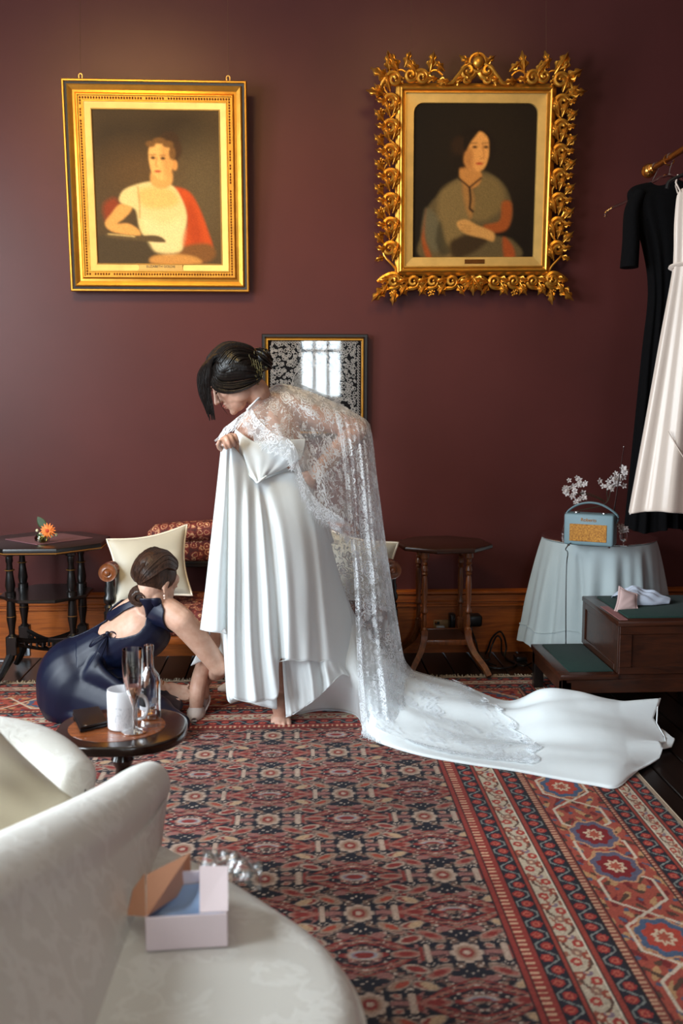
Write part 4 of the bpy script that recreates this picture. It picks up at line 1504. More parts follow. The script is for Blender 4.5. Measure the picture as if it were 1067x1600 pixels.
# ---- library steps
M_felt = plain('green_baize', (34, 56, 50), .95, 0, .2, 30, .4, 500, .05, 0, .1)
kx, kxu, kxr, kyf, kyb, kl, ku = 1.058, 1.284, 1.76, 3.787, 4.275, .195, .410
sp_ = thing('library_steps', 'dark mahogany library steps with green baize treads at the right edge', 'steps', (1.4, 4.03, 0))
MB().box((kx - .008, kyf - .008, kl - .022), (kxu, kyb, kl), .004, 2).build('lower_tread', M_mahog_x, sp_)
MB().box((kx + .038, kyf + .035, kl - .004), (kxu - .008, kyb - .02, kl + .004), .003, 2).build('baize_inset', M_felt, sp_)
lf_ = MB().box((kx, kyf, kl - .078), (kxr, kyf + .022, kl - .022), .002)
lf_.build('front_rail', M_mahog_x, sp_, False)
MB().box((kx, kyf, kl - .078), (kx + .022, kyb, kl - .022), .002).build('side_rail', M_mahog, sp_, False)
for x_ in (kx, kxr - .045):
    for y_ in (kyf, kyb - .045):
        MB().box((x_, y_, 0), (x_ + .042, y_ + .042, kl - .03), .004).build('leg', M_ebony, sp_, False)
MB().box((kxu, kyf + .004, kl - .03), (kxr, kyb, ku - .022), .002).build('upper_box', M_mahog_x, sp_, False)
for z0, z1, x0, x1 in ((kl - .002, kl + .026, kxu + .0, kxr), (ku - .056, ku - .022, kxu, kxr), (kl + .026, ku - .056, kxu, kxu + .05), (kl + .026, ku - .056, kxr - .05, kxr)):
    MB().box((x0, kyf - .004, z0), (x1, kyf + .006, z1), .002).build('front_stile', M_mahog_x, sp_, False)
for y0, y1, z0, z1 in ((kyf, kyf + .04, kl + .004, ku - .022), (kyb - .04, kyb, kl + .004, ku - .022), (kyf + .04, kyb - .04, kl + .004, kl + .03), (kyf + .04, kyb - .04, ku - .05, ku - .022)):
    MB().box((kxu - .006, y0, z0), (kxu + .004, y1, z1), .002).build('side_stile', M_mahog, sp_, False)
MB().box((kxu - .010, kyf - .010, ku - .022), (kxr + .01, kyb, ku), .004, 2).build('upper_tread', M_mahog_x, sp_)
MB().box((kxu + .045, kyf + .04, ku - .004), (kxr - .045, kyb - .035, ku + .007), .005, 2).build('baize_inset', M_felt, sp_)

M_pink = plain('dusty_pink_linen', (206, 176, 172), .85, 0, .04, 20, .2, 400)
M_paleblue = plain('pale_blue_cotton', (200, 208, 224), .8, 0, .05, 8, .2, 300)
M_pinkcard = plain('pink_card', (196, 134, 132), .7)
zt = ku + .008
cushion('pink_cushion', 'small dusty pink cushion on the top step beside the crumpled cotton', (P(968, 917, 4.05), P(995, 929, 4.03), P(996, 953, 3.975), P(959, 960, 3.945)), .020, M_pink, M_pink, seed=9)
gg = []
for i, u_ in enumerate(np.linspace(0, 1, 48)):
    row = []
    for j, v_ in enumerate(np.linspace(0, 1, 30)):
        ax = F(994 + 74 * u_, 957, zt)
        wdt = .17 * (1 - .62 * u_ ** 1.4)
        x_, y_ = ax[0], 4.005 + .03 * u_ + wdt * v_
        hgt = .080 * (math.sin(PI * v_) ** .6) * (min(1, (u_ + .04) / .30) ** .6) * (1 - .80 * u_ ** 1.2)
        wr = .006 * math.sin(7 * u_ + 6 * v_) + .004 * math.sin(15 * u_ - 9 * v_ + 2) + .0025 * math.sin(29 * v_ + 12 * u_)
        row.append((x_ + .012 * math.sin(5 * v_), y_ + .006 * math.sin(8 * u_), zt + .003 + max(0, hgt + wr * min(1, hgt / .03))))
    gg.append(row)
MBc = MB().grid(gg)
tag(MBc.build('crumpled_shirt', M_paleblue, None, True, None, 180, loc=tuple(F(1020, 955, zt)), thick=.003), 'crumpled pale blue cotton garment lying on the top library step', 'clothing')
e0, e1, e2, e3 = F(959.5, 959, zt - .007), F(983, 981, zt - .007), F(990, 981, zt - .007), F(968, 959, zt - .007)
M_pinkrib = plain('pink_ribbon', (150, 98, 96), .8)
tag(MB().prism([(kxu + .002, kyf + .01), (kxu + .034, kyf + .01), (kxu + .034, kyf + .26), (kxu + .002, kyf + .26)], ku, ku + .002, 0).build('pink_ribbon', M_pinkrib, None, False, loc=(kxu, kyf, ku)), 'dusty pink ribbon lying along the left edge of the top step', 'ribbon')

# ---- low coffee table near the sofa
M_darktop = wood('dark_table_border', (22, 12, 8), (40, 22, 14), .18, (3, 14, 14), .5)
M_inlay = wood('inlaid_oval_wood', (112, 58, 30), (158, 90, 50), .22, (2, 10, 10), .5)
hx, hy, hz = -.440, 2.485, .455
ct = thing('coffee_table', 'low dark coffee table with paler inlaid oval top behind the cream sofa', 'table', (hx, hy, 0))
n = 64
oval = [(hx + .165 * math.copysign(abs(math.cos(q)) ** .8, math.cos(q)) * 1.0, hy + .155 * math.copysign(abs(math.sin(q)) ** .8, math.sin(q))) for q in np.linspace(0, 2 * PI, n, False)]
MB().prism(oval, hz - .026, hz, .007, 3).build('table_top', M_darktop, ct, True, None, 30)
MB().prism([(hx - .012 + .122 * math.cos(q), hy + .115 * math.sin(q)) for q in np.linspace(0, 2 * PI, n, False)], hz - .004, hz + .0012, 0).build('inlaid_panel', M_inlay, ct, False)
MB().lathe([(0, .40), (.07, .43), (.05, .41), (.02, .395), (.03, .37), (.018, .345), (.026, .30), (.034, .25), (.02, .20), (.032, .185), (.032, .165), (.015, .155), (0, .15)], (hx, hy, 0), 20).build('pedestal', M_darktop, ct)
for k in range(3):
    a_ = PI / 2 + .3 + k * 2 * PI / 3
    d_ = np.array((math.cos(a_), math.sin(a_), 0))
    MB().tube(catmull([np.array((hx, hy, .18)), np.array((hx, hy, .16)) + d_ * .06, np.array((hx, hy, .07)) + d_ * .13, np.array((hx, hy, .022)) + d_ * .19], 14), np.linspace(.02, .012, 14), 8).build('foot', M_darktop, ct)
hz += .0015
# things on it
M_ceramic = bpy.data.materials.new('white_mug_glaze')
t = NT(M_ceramic)
v = t.obj()
nz_ = t.noise(46, 2, t.obj((1, 1, .45)), .5, 2.5)
ln = t.math('LESS_THAN', t.math('ABSOLUTE', t.math('SUBTRACT', nz_, .5)), .012)
sepz = t.new('ShaderNodeSeparateXYZ')
t.link(v, sepz.inputs[0])
low = t.math('LESS_THAN', sepz.outputs[2], .062)
t.link(t.mix(t.math('MULTIPLY', t.math('MULTIPLY', ln, low), .7), lin((226, 224, 226)), lin((128, 132, 140))), t.b.inputs['Base Color'])
t.set(Roughness=.18)
mp = F(192, 1137, hz)
mu = thing('mug', 'white mug with grey sketched flower lines on the coffee table', 'mug', tuple(mp))
MB().lathe([(0, .001), (.034, .001), (.037, .004), (.038, .09), (.0365, .102), (.035, .102), (.035, .09), (.034, .008), (0, .006)], tuple(mp), 32).build('cup', M_ceramic, mu)
hpth = catmull([(.030, -.005, .082), (.055, -.012, .085), (.066, -.015, .06), (.055, -.012, .030), (.030, -.005, .024)], 24)
MB().tube(mp + hpth, .0055, 8, True, .8).build('mug_handle', M_ceramic, mu)
M_wine = glass('pink_wine', lin((250, 196, 160)), 0, 1.34)
fp = F(210, 1143, hz)
fg = thing('champagne_flute', 'tall champagne flute with a little pink wine in front of the mug', 'glass', tuple(fp))
fprof = [(0, .0012), (.032, .001), (.0325, .003), (.012, .007), (.0042, .014), (.0036, .05), (.0048, .068), (.012, .083), (.0195, .105), (.0245, .14), (.0258, .18), (.0248, .212)]
fin = [(.0238, .212), (.0248, .18), (.0235, .14), (.0185, .105), (.011, .086), (0, .078)]
MB().lathe(fprof + fin, tuple(fp), 32).build('flute', M_clear, fg)
MB().lathe([(0, .0788), (.0107, .0866), (.0180, .1055), (.0195, .118), (0, .118)], tuple(fp), 28).build('wine', M_wine, fg)
bp = F(235, 1121, hz)
bo = thing('glass_bottle', 'small empty clear wine bottle on the coffee table behind the mug', 'bottle', tuple(bp))
bprof = [(0, .004), (.02, .001), (.026, .003), (.027, .01), (.027, .098), (.024, .115), (.013, .130), (.0105, .142), (.0105, .178), (.0125, .179), (.0125, .194), (.0105, .195)]
bin_ = [(.0088, .195), (.0088, .14), (.011, .130), (.0215, .113), (.0245, .097), (.0245, .012), (.018, .010), (0, .016)]
MB().lathe(bprof + bin_, tuple(bp), 32).build('bottle', M_clear, bo)
M_label_dark = plain('bottle_label_dark', (24, 22, 26), .5)
M_label_white = plain('bottle_label_white', (220, 220, 224), .5)


def wrap(mb_, c_, r_, a0, a1, z0, z1, n_=14):
    th = np.linspace(a0, a1, n_)
    return mb_.grid([[(c_[0] + r_ * math.cos(q), c_[1] + r_ * math.sin(q), c_[2] + z) for z in (z0, z1)] for q in th])


wrap(MB(), bp, .0274, math.radians(190), math.radians(262), .028, .088).build('label', M_label_dark, bo)
wrap(MB(), bp, .0277, math.radians(205), math.radians(255), .026, .036).build('label_strip', M_label_white, bo)
wrap(MB(), bp, .0276, math.radians(288), math.radians(318), .045, .060).build('label_patch', M_label_white, bo)
MB().tube([(bp[0] + .0279 * math.cos(math.radians(q)), bp[1] + .0279 * math.sin(math.radians(q)), bp[2] + .070 + z) for q, z in ((243, .010), (236, .013), (228, .010), (226, .002), (232, -.004), (240, -.002), (238, .004))], .0012, 5).build('label_flourish', M_label_white, bo)
MB().lathe([(.0128, .165), (.0131, .165), (.0131, .180), (.0128, .180)], tuple(bp), 20).build('neck_ring', M_clear, bo) if False else None
wq = [F(113, 1118, hz), F(154, 1112, hz), F(168, 1136, hz), F(125, 1146, hz)]
M_leather = plain('black_leather', (14, 13, 14), .32, 0, .2, 40, .3, 300)
wa = thing('wallet', 'black leather wallet lying flat on the coffee table', 'wallet', tuple(wq[0]))
MB().prism([(p[0], p[1]) for p in wq[::-1]], hz, hz + .008, .003, 2).build('lower_cover', M_leather, wa)
MB().prism([(p[0] + .001, p[1] + .001) for p in wq[::-1]], hz + .009, hz + .016, .003, 2).build('upper_cover', M_leather, wa)
MB().ball(wq[3] * .8 + wq[2] * .2 + np.array((0, 0.003, .0165)), (.004, .004, .0015), 10, 6).build('stud', M_chrome, wa)
# ================================================================== cream sofa in the foreground
def cream_damask():
    m = bpy.data.materials.new('cream_damask')
    t = NT(m)
    v = t.obj()
    vo = t.new('ShaderNodeTexVoronoi', feature='SMOOTH_F1')
    vo.inputs['Scale'].default_value = 13
    t.link(v, vo.inputs['Vector'])
    n = t.noise(17, 3, v, .55, 2.2)
    a_ = t.math('ADD', vo.outputs['Distance'], t.math('MULTIPLY', n, .7))
    mk = t.ramp(a_, [(.60, (0, 0, 0)), (.64, (1, 1, 1)), (.74, (1, 1, 1)), (.78, (0, 0, 0))])
    t.link(t.mix(mk, lin((224, 220, 211)), lin((232, 229, 221))), t.b.inputs['Base Color'])
    t.set(Roughness=.62)
    t.b.inputs['Sheen Weight'].default_value = .25
    n2 = t.noise(520, 2, v)
    h = t.math('ADD', t.math('MULTIPLY', mk, .6), t.math('MULTIPLY', n2, .5))
    t.bump(h, .35, .002)
    return m


M_sofa = cream_damask()
so_ = thing('sofa', 'cream damask curved conversation sofa filling the lower left foreground', 'sofa', (-.45, 1.5, 0))
zs = .42
edge = [F(x, y, zs) for x, y in ((236, 1300), (330, 1344), (420, 1395), (500, 1447), (546, 1500), (568, 1565))]
poly = [(p[0], p[1]) for p in edge] + [(.085, 1.28), (.03, 1.12), (-.07, .98), (-.22, .90), (-.40, .9), (-.40, 1.4), (-.38, 1.95), (-.33, 2.03)]
poly = catmull(np.array(poly), 70, True)
cen = np.array((-.16, 1.42))
gg = []
for k, (ins, z) in enumerate(((.012, .05), (.0, .07), (.0, .20), (-.006, .30), (-.002, .36), (.004, .39), (.016, .408), (.035, .417), (-.80, .4225), (-.50, .427), (-.02, .43))):
    row = []
    for p in poly:
        d_ = p - cen
        L_ = np.linalg.norm(d_)
        row.append((*(cen + d_ * (-ins if ins < -.01 else 1 - ins / L_)), z))
    gg.append(row)
m_ = MB().grid(gg, cv=True)
m_.F.append(tuple(10 * 70 + j for j in range(70)))
m_.F.append(tuple(range(70))[::-1])
m_.build('seat', M_sofa, so_, True, None, 70)
MB().tube([(*(cen + (p - cen) * 1.004), .372) for p in poly], .006, 6, closed=True).build('seat_piping', M_sofa, so_)
# the far seat, facing the other way
m_ = MB()
m_.box((-1.25, 1.15, .05), (-.40, 2.06, .435), .05, 4)
m_.build('far_seat', M_sofa, so_)
for x_, y_ in ((-.2, 1.0), (-.2, 1.9), (.02, 1.4), (-1.15, 1.25), (-1.15, 1.95), (-.5, 1.95)):
    MB().lathe([(0, 0), (.016, 0), (.022, .03), (.02, .06), (0, .06)], (x_, y_, .008), 12).build('foot', M_mahog, so_)


def back_loft(stations, name):
    """stations: ridge point, base point, half thickness at the top, at the base"""
    R_ = np.array([s[0] for s in stations], float)
    B_ = np.array([s[1] for s in stations], float)
    tt = np.array([(s[2], s[3]) for s in stations], float)
    n_ = 46
    q = catmull(np.hstack([R_, B_, tt]), n_)
    R_, B_, tt = q[:, :3], q[:, 3:6], q[:, 6:]
    T = np.gradient(B_, axis=0)
    gg = []
    for i in range(n_):
        t_ = T[i].copy()
        t_[2] = 0
        t_ /= np.linalg.norm(t_)
        nrm = np.array((t_[1], -t_[0], 0))
        a, b = tt[i]
        M_ = R_[i] * .5 + B_[i] * .5
        dn = B_[i] - R_[i]
        dn /= np.linalg.norm(dn)
        sec = [B_[i] + nrm * b, B_[i] * .75 + R_[i] * .25 + nrm * (b * .8 + a * .2), M_ + nrm * (a * .5 + b * .45), R_[i] + dn * .08 + nrm * a * .92, R_[i] + dn * .045 + nrm * a, R_[i] + dn * .015 + nrm * a * .72, R_[i] + nrm * a * .25,
               R_[i] - nrm * a * .25, R_[i] + dn * .015 - nrm * a * .72, R_[i] + dn * .045 - nrm * a, R_[i] + dn * .08 - nrm * a * .92, M_ - nrm * (a * .5 + b * .45), B_[i] - nrm * b]
        gg.append(catmull(np.array(sec), 44))
    c0, c1 = np.mean(gg[0], 0), np.mean(gg[-1], 0)
    pre = [c0 + (np.array(gg[0]) - c0) * f_ + (c0 - np.mean(gg[1], 0)) * o_ for f_, o_ in ((.05, 2.1), (.5, 1.9), (.82, 1.2), (.95, .6))]
    post = [c1 + (np.array(gg[-1]) - c1) * f_ + (c1 - np.mean(gg[-2], 0)) * o_ for f_, o_ in ((.95, .6), (.82, 1.2), (.5, 1.9), (.05, 2.1))]
    return MB().grid(pre + gg + post, cv=True).build(name, M_sofa, so_, True, None, 180)


back_loft([((-.300, 2.02, .535), (-.320, 1.985, .41), .050, .050), ((-.312, 1.95, .552), (-.328, 1.93, .41), .056, .062), ((-.332, 1.84, .570), (-.333, 1.82, .40), .060, .07),
           ((-.372, 1.70, .592), (-.335, 1.66, .40), .064, .075), ((-.440, 1.45, .640), (-.338, 1.40, .39), .068, .08), ((-.505, 1.2, .69), (-.338, 1.15, .39), .07, .08), ((-.54, .95, .72), (-.34, .95, .39), .07, .08)], 'dividing_back')
back_loft([((-.462, 2.09, .515), (-.475, 2.06, .40), .055, .058), ((-.53, 2.135, .553), (-.54, 2.10, .40), .064, .066), ((-.62, 2.155, .582), (-.62, 2.13, .40), .068, .07), ((-.74, 2.14, .605), (-.73, 2.13, .40), .068, .07),
           ((-.90, 2.09, .64), (-.88, 2.10, .40), .07, .07), ((-1.08, 1.98, .67), (-1.06, 2.0, .40), .07, .07), ((-1.24, 1.8, .70), (-1.2, 1.8, .40), .07, .07)], 'far_back')
M_beige = plain('beige_silk_cushion', (188, 176, 152), .5, 0, .06, 10, .12, 260, .25)
cushion('cushion', 'beige cushion on the far seat of the cream foreground sofa', (P(-30, 1112, 1.98), P(112, 1250, 1.90), P(-5, 1400, 1.68), P(-170, 1240, 1.72)), .07, M_beige, M_beige, seed=11)

# ---- pink gift box with open flaps
M_boxpink = plain('pale_pink_card', (238, 220, 222), .7, 0, .02)
M_boxorange = plain('peach_card_lining', (218, 158, 124), .75, 0, .03)
M_tissue = plain('blue_tissue', (150, 176, 212), .8, 0, .05, 10)
zb = .4315
q0, q1 = F(228, 1487, zb), F(356, 1479, zb)
ex = (q1 - q0)
bwid = float(np.linalg.norm(ex))
ex /= bwid
ey = np.array((-ex[1], ex[0], 0))
BM = Matrix(((ex[0], ey[0], 0, q0[0]), (ex[1], ey[1], 0, q0[1]), (0, 0, 1, zb), (0, 0, 0, 1)))
bdep, bh, th_ = .150, .056, .003
gb = thing('gift_box', 'small pale pink cardboard box with open flaps and blue tissue on the sofa seat', 'box', tuple(q0 + ex * bwid / 2 + ey * bdep / 2))
for nm, lo, hi in (('front_panel', (0, 0, 0), (bwid, th_, bh)), ('back_panel', (0, bdep - th_, 0), (bwid, bdep, bh)), ('side_panel', (0, th_, 0), (th_, bdep - th_, bh)), ('side_panel', (bwid - th_, th_, 0), (bwid, bdep - th_, bh)), ('bottom_panel', (th_, th_, 0), (bwid - th_, bdep - th_, th_))):
    MB().box(lo, hi, .0012, 1, BM).build(nm, M_boxpink, gb, False)
MB().add(tf(BM, [(bwid * .66, .002, bh + .001), (bwid + .001, .002, bh + .001), (bwid + .001, bdep - .002, bh + .003), (bwid * .63, bdep - .002, bh + .006),
                 (bwid * .66, .002, bh + .003), (bwid + .001, .002, bh + .003), (bwid + .001, bdep - .002, bh + .005), (bwid * .63, bdep - .002, bh + .008)]),
         [(3, 2, 1, 0), (4, 5, 6, 7), (0, 1, 5, 4), (1, 2, 6, 5), (2, 3, 7, 6), (3, 0, 4, 7)]).build('right_flap', M_boxpink, gb, False)
f0, f1, f2, f3 = tf(BM, [(.002, .004, bh)])[0], P(297, 1388, 1.66), P(296, 1333, 1.67), P(229, 1367, 1.58)
nn = np.cross(f1 - f0, f3 - f0)
nn /= np.linalg.norm(nn)
MB().add([f0, f1, f2, f3] + [p + nn * .002 for p in (f0, f1, f2, f3)], [(3, 2, 1, 0), (4, 5, 6, 7), (0, 1, 5, 4), (1, 2, 6, 5), (2, 3, 7, 6), (3, 0, 4, 7)]).build('upright_flap', M_boxorange, gb, False)
e0, e1, e2, e3 = f0 + np.array((-.001, 0, 0)), P(198, 1430, 1.572), P(207, 1392, 1.60), P(226, 1366, 1.60)
MB().add([e0, e1, e2, e3] + [p + np.array((0, .002, .001)) for p in (e0, e1, e2, e3)], [(3, 2, 1, 0), (4, 5, 6, 7), (0, 1, 5, 4), (1, 2, 6, 5), (2, 3, 7, 6), (3, 0, 4, 7)]).build('left_flap', M_boxorange, gb, False)
gg = [[(bwid * (.03 + .94 * i / 19), bdep * (.04 + .92 * j / 19), bh * .60 + .007 * math.sin(i * .30 + j * .18) + .004 * math.sin(i * .5 - j * .42)) for j in range(20)] for i in range(20)]
MB().grid(tf(BM, np.array(gg).reshape(-1, 3)).reshape(20, 20, 3)).build('tissue', M_tissue, gb, True, None, 180)

M_film = bpy.data.materials.new('cellophane')
t = NT(M_film)
tr_, gl_, mx_ = t.new('ShaderNodeBsdfTransparent'), t.new('ShaderNodeBsdfGlossy'), t.new('ShaderNodeMixShader')
gl_.inputs['Roughness'].default_value = .3
tr_.inputs['Color'].default_value = (.9, .9, .9, 1)
lw_ = t.new('ShaderNodeLayerWeight')
lw_.inputs['Blend'].default_value = .45
t.link(t.math('ADD', t.math('MULTIPLY', lw_.outputs['Facing'], .5), .12), mx_.inputs[0])
t.link(tr_.outputs[0], mx_.inputs[1])
t.link(gl_.outputs[0], mx_.inputs[2])
t.link(mx_.outputs[0], t.out.inputs[0])
gg = []
for i, u_ in enumerate(np.linspace(0, 1, 30)):
    row = []
    for j, v_ in enumerate(np.linspace(0, 1, 18)):
        b_ = F(318 + 92 * u_, 1352 + 26 * u_, zs) + np.array((0, .0, 0))
        row.append((b_[0], b_[1] - .075 + .10 * v_, .433 + .022 * abs(math.sin(5 * u_ + 3 * v_)) * math.sin(PI * v_) + .010 * abs(math.sin(11 * u_ - 7 * v_)) + .008 * math.sin(PI * u_)))
    gg.append(row)
tag(MB().grid(gg).build('cellophane_wrapper', M_film, None, True, None, 12, loc=tuple(F(365, 1365, .433))), 'crumpled clear cellophane behind the pink box on the sofa seat', 'wrapper')

# ================================================================== pole with the hanging dresses
px_, pz_ = 1.512, 2.235
rl = thing('hanging_pole', 'brass pole with round finial at the right edge carrying hung dresses', 'pole', (px_, 3.4, pz_))
M_polebrass = plain('aged_brass_pole', (150, 88, 36), .28, .9, .2, 20)
MB().tube([(px_, 2.55, pz_), (px_, 3.4, pz_), (px_, 4.26, pz_)], .0125, 16).build('pole_rod', M_polebrass, rl)
MB().lathe([(0, .06), (.012, .058), (.024, .048), (.030, .03), (.029, .014), (.020, .002), (.013, -.004), (.019, -.010), (.019, -.018), (.012, -.022), (.016, -.030), (.016, -.038), (.012, -.042)], (0, 0, 0), 24,
           Matrix.Translation((px_, 4.265, pz_)) @ Matrix.Rotation(-PI / 2, 4, 'X')).build('finial', M_brass, rl)
for yb in (2.9,):
    MB().tube([(px_, yb, pz_), (px_ + .3, yb, pz_ - .02), (XR - .012, yb, pz_ - .02)], .012, 10).build('bracket', M_polebrass, rl)
    MB().lathe([(0, 0), (.05, 0), (.05, .012), (0, .014)], (0, 0, 0), 20, Matrix.Translation((XR, yb, pz_ - .02)) @ Matrix.Rotation(-PI / 2, 4, 'Y')).build('wall_plate', M_polebrass, rl)
for yr in (4.06, 3.78):
    MB().tube([(px_ + .021 * math.cos(q), yr + .004 * math.sin(q), pz_ - .006 + .022 * math.sin(q)) for q in np.linspace(0, 2 * PI, 22, False)], .0026, 6, closed=True).build('pole_ring', M_brass, rl)


def garment(mb_, cx, cy, rings, n=96, nf=11, seed=0, nv=60):
    r = np.random.default_rng(seed)
    q = catmull(np.array(rings, float), nv)
    ph = r.uniform(0, 6.3, 4)
    gg = []
    for z, hw_, hd_, fa, ox in q:
        row = []
        for k in range(n):
            th = 2 * PI * k / n
            w_ = 1 + fa * (math.sin(nf * th + ph[0] + .6 * math.sin(2 * th + z * 2)) * .6 + .4 * math.sin((nf + 6) * th + ph[1]))
            row.append((cx + ox + hw_ * math.cos(th) * (1 + .3 * (w_ - 1)), cy + hd_ * math.sin(th) * w_, z + .010 * math.sin(3 * th + ph[2])))
        gg.append(row)
    return mb_.grid(gg, cv=True)


def hanger(name, label, cx, cy, z, half, mat, drop=.06, wd=.006):
    h_ = thing(name, label, 'hanger', (cx, cy, z), 'clothes hangers on the brass pole')
    MB().tube(catmull([(cx - half - .012, cy, z - drop - .028), (cx - half, cy, z - drop), (cx - half * .5, cy, z - drop * .45), (cx, cy, z), (cx + half * .5, cy, z - drop * .45), (cx + half, cy, z - drop), (cx + half + .012, cy, z - drop - .028)], 50), wd, 8).build('hanger_body', mat, h_)
    hk = [(cx, cy, z), (cx, cy, z + .02)] + [(cx + .0158 * math.sin(a), cy, pz_ - .0 + .0158 * math.cos(a) * 1.0) for a in np.linspace(PI * .75, -PI * .75, 14)]
    hk = [(cx, cy, z), (cx + .004, cy, z + .5 * (pz_ - .02 - z))] + [(px_ + .0152 * math.sin(a), cy, pz_ + .0152 * math.cos(a)) for a in np.linspace(PI * .8, -PI * .6, 14)]
    MB().tube(hk, .0018, 6).build('hanger_hook', M_chrome, h_)
    return h_


M_blackcloth = plain('black_lace_cloth', (9, 8, 9), .95, 0, .3, 60, .6, 160, 0, 0, .08)
M_ivory = plain('ivory_satin', (208, 190, 176), .34, 0, .03, 5, .06, 420, .3)
hanger('clothes_hanger', 'clear hanger inside the long black dress', px_ - .005, 4.04, 2.165, .135, M_clear)
hanger('clothes_hanger', 'empty clear hanger poking out left behind the black dress', px_ - .02, 4.20, 2.130, .175, M_clear, .075)
hanger('clothes_hanger', 'grey hanger holding the ivory satin dress', px_ - .0, 3.72, 2.125, .120, M_blackplastic, .05, .007)
bdz = thing('black_dress', 'long black dress with short sleeves hanging behind the ivory dress', 'dress', (px_, 4.04, .75))
cyb = 4.04
bxx = px_ - .005
garment(MB(), bxx, cyb, [(2.13, .075, .03, .02, 0), (2.105, .15, .042, .03, 0), (2.05, .160, .055, .06, 0), (1.88, .105, .06, .12, .01), (1.7, .072, .055, .2, .01), (1.45, .082, .06, .25, .005), (1.1, .098, .07, .3, 0), (.74, .120, .08, .3, 0)], seed=3).build('dress_body', M_blackcloth, bdz, True, None, 180)
for s_ in (-1, 1):
    MB().tube(catmull([(bxx + .12 * s_, cyb, 2.09), (bxx + .148 * s_, cyb - .01, 2.02), (bxx + .152 * s_, cyb - .02, 1.9), (bxx + .156 * s_, cyb - .02, 1.80)], 20), np.linspace(.046, .056, 20), 14, True, .6).build('sleeve', M_blackcloth, bdz)
MB().tube(catmull([(bxx - .165, cyb - .055, 1.915), (bxx - .155, cyb - .058, 1.912), (bxx - .148, cyb - .058, 1.908)], 6), .0022, 5).build('silver_clasp', M_chrome, bdz)
idz = thing('ivory_dress', 'ivory satin slip dress with thin straps hanging at the right edge', 'dress', (px_, 3.72, .85))
cyi = 3.72
dm = MB()
garment(dm, px_ + .012, cyi, [(2.045, .098, .018, .10, 0), (2.02, .104, .03, .14, 0), (1.93, .108, .04, .16, 0), (1.82, .106, .04, .18, 0), (1.74, .110, .045, .2, 0), (1.5, .142, .06, .24, -.002), (1.2, .182, .072, .22, -.006), (.875, .228, .085, .20, -.010), (.868, .228, .085, .20, -.010)], nf=9, seed=8).build('dress_body', M_ivory, idz, True, None, 180, thick=.002)
for s_ in (-1, 1):
    MB().tube([(px_ + .012 + .095 * s_, cyi - .012, 2.035), (px_ + .10 * s_, cyi - .004, 2.07), (px_ + .092 * s_, cyi, 2.098), (px_ + .095 * s_, cyi + .008, 2.06), (px_ + .012 + .095 * s_, cyi + .014, 2.035)], .0028, 6).build('strap', M_ivory, idz)
gw = [(px_ + .012 + .116 * math.cos(q), cyi + .048 * math.sin(q), 1.765 + .008 * math.sin(2 * q)) for q in np.linspace(0, 2 * PI, 40, False)]
MB().tube(gw, .010, 6, closed=True, flat=.5).build('waist_band', M_ivory, idz)
MB().tube(catmull([(px_ - .12, cyi - .075, 1.16), (px_ - .06, cyi - .088, 1.06), (px_ + .0, cyi - .088, .98), (px_ + .1, cyi - .085, .9)], 20), .0022, 5).build('overskirt_edge', M_ivory, idz)
# ================================================================== people
def skin_mat(name, col, deep):
    m = bpy.data.materials.new(name)
    t = NT(m)
    n = t.noise(34, 4, t.obj())
    t.link(t.ramp(n, [(.25, lin(deep)), (.7, lin(col))]), t.b.inputs['Base Color'])
    t.set(Roughness=.48)
    t.b.inputs['Subsurface Weight'].default_value = .12
    t.b.inputs['Subsurface Radius'].default_value = (.012, .005, .003)
    t.bump(t.noise(420, 2, t.obj()), .08, .002)
    return m


def hair_mat(name, c0, c1):
    m = bpy.data.materials.new(name)
    t = NT(m)
    n = t.noise(140, 3, t.obj((1, 1, .35)))
    t.link(t.ramp(n, [(.3, lin(c0)), (.75, lin(c1))]), t.b.inputs['Base Color'])
    t.set(Roughness=.38)
    t.b.inputs['Specular IOR Level'].default_value = .4
    t.bump(n, .5, .004)
    return m


M_skin = skin_mat('skin', (204, 162, 140), (186, 138, 116))
M_skin_b = skin_mat('skin_light', (210, 170, 148), (194, 148, 124))
M_hair_dark = hair_mat('hair_near_black', (9, 7, 7), (24, 18, 16))
M_hair_brown = hair_mat('hair_dark_brown', (34, 22, 17), (78, 52, 38))


def remesh(mb_, voxel, smooth=3):
    """one continuous closed surface from overlapping closed shapes; returns vertices and quads"""
    o = mb_.build('body_src', M_skin)
    md = o.modifiers.new('r', 'REMESH')
    md.mode = 'VOXEL'
    md.voxel_size = voxel
    sm_ = o.modifiers.new('s', 'SMOOTH')
    sm_.factor, sm_.iterations = .5, smooth
    dg = bpy.context.evaluated_depsgraph_get()
    me = bpy.data.meshes.new_from_object(o.evaluated_get(dg))
    v = np.empty(len(me.vertices) * 3)
    me.vertices.foreach_get('co', v)
    nr = np.empty(len(me.vertices) * 3)
    me.vertices.foreach_get('normal', nr)
    fs = [tuple(p.vertices) for p in me.polygons]
    src_me = o.data
    bpy.data.objects.remove(o)
    bpy.data.meshes.remove(src_me)
    bpy.data.meshes.remove(me)
    return v.reshape(-1, 3), nr.reshape(-1, 3), fs


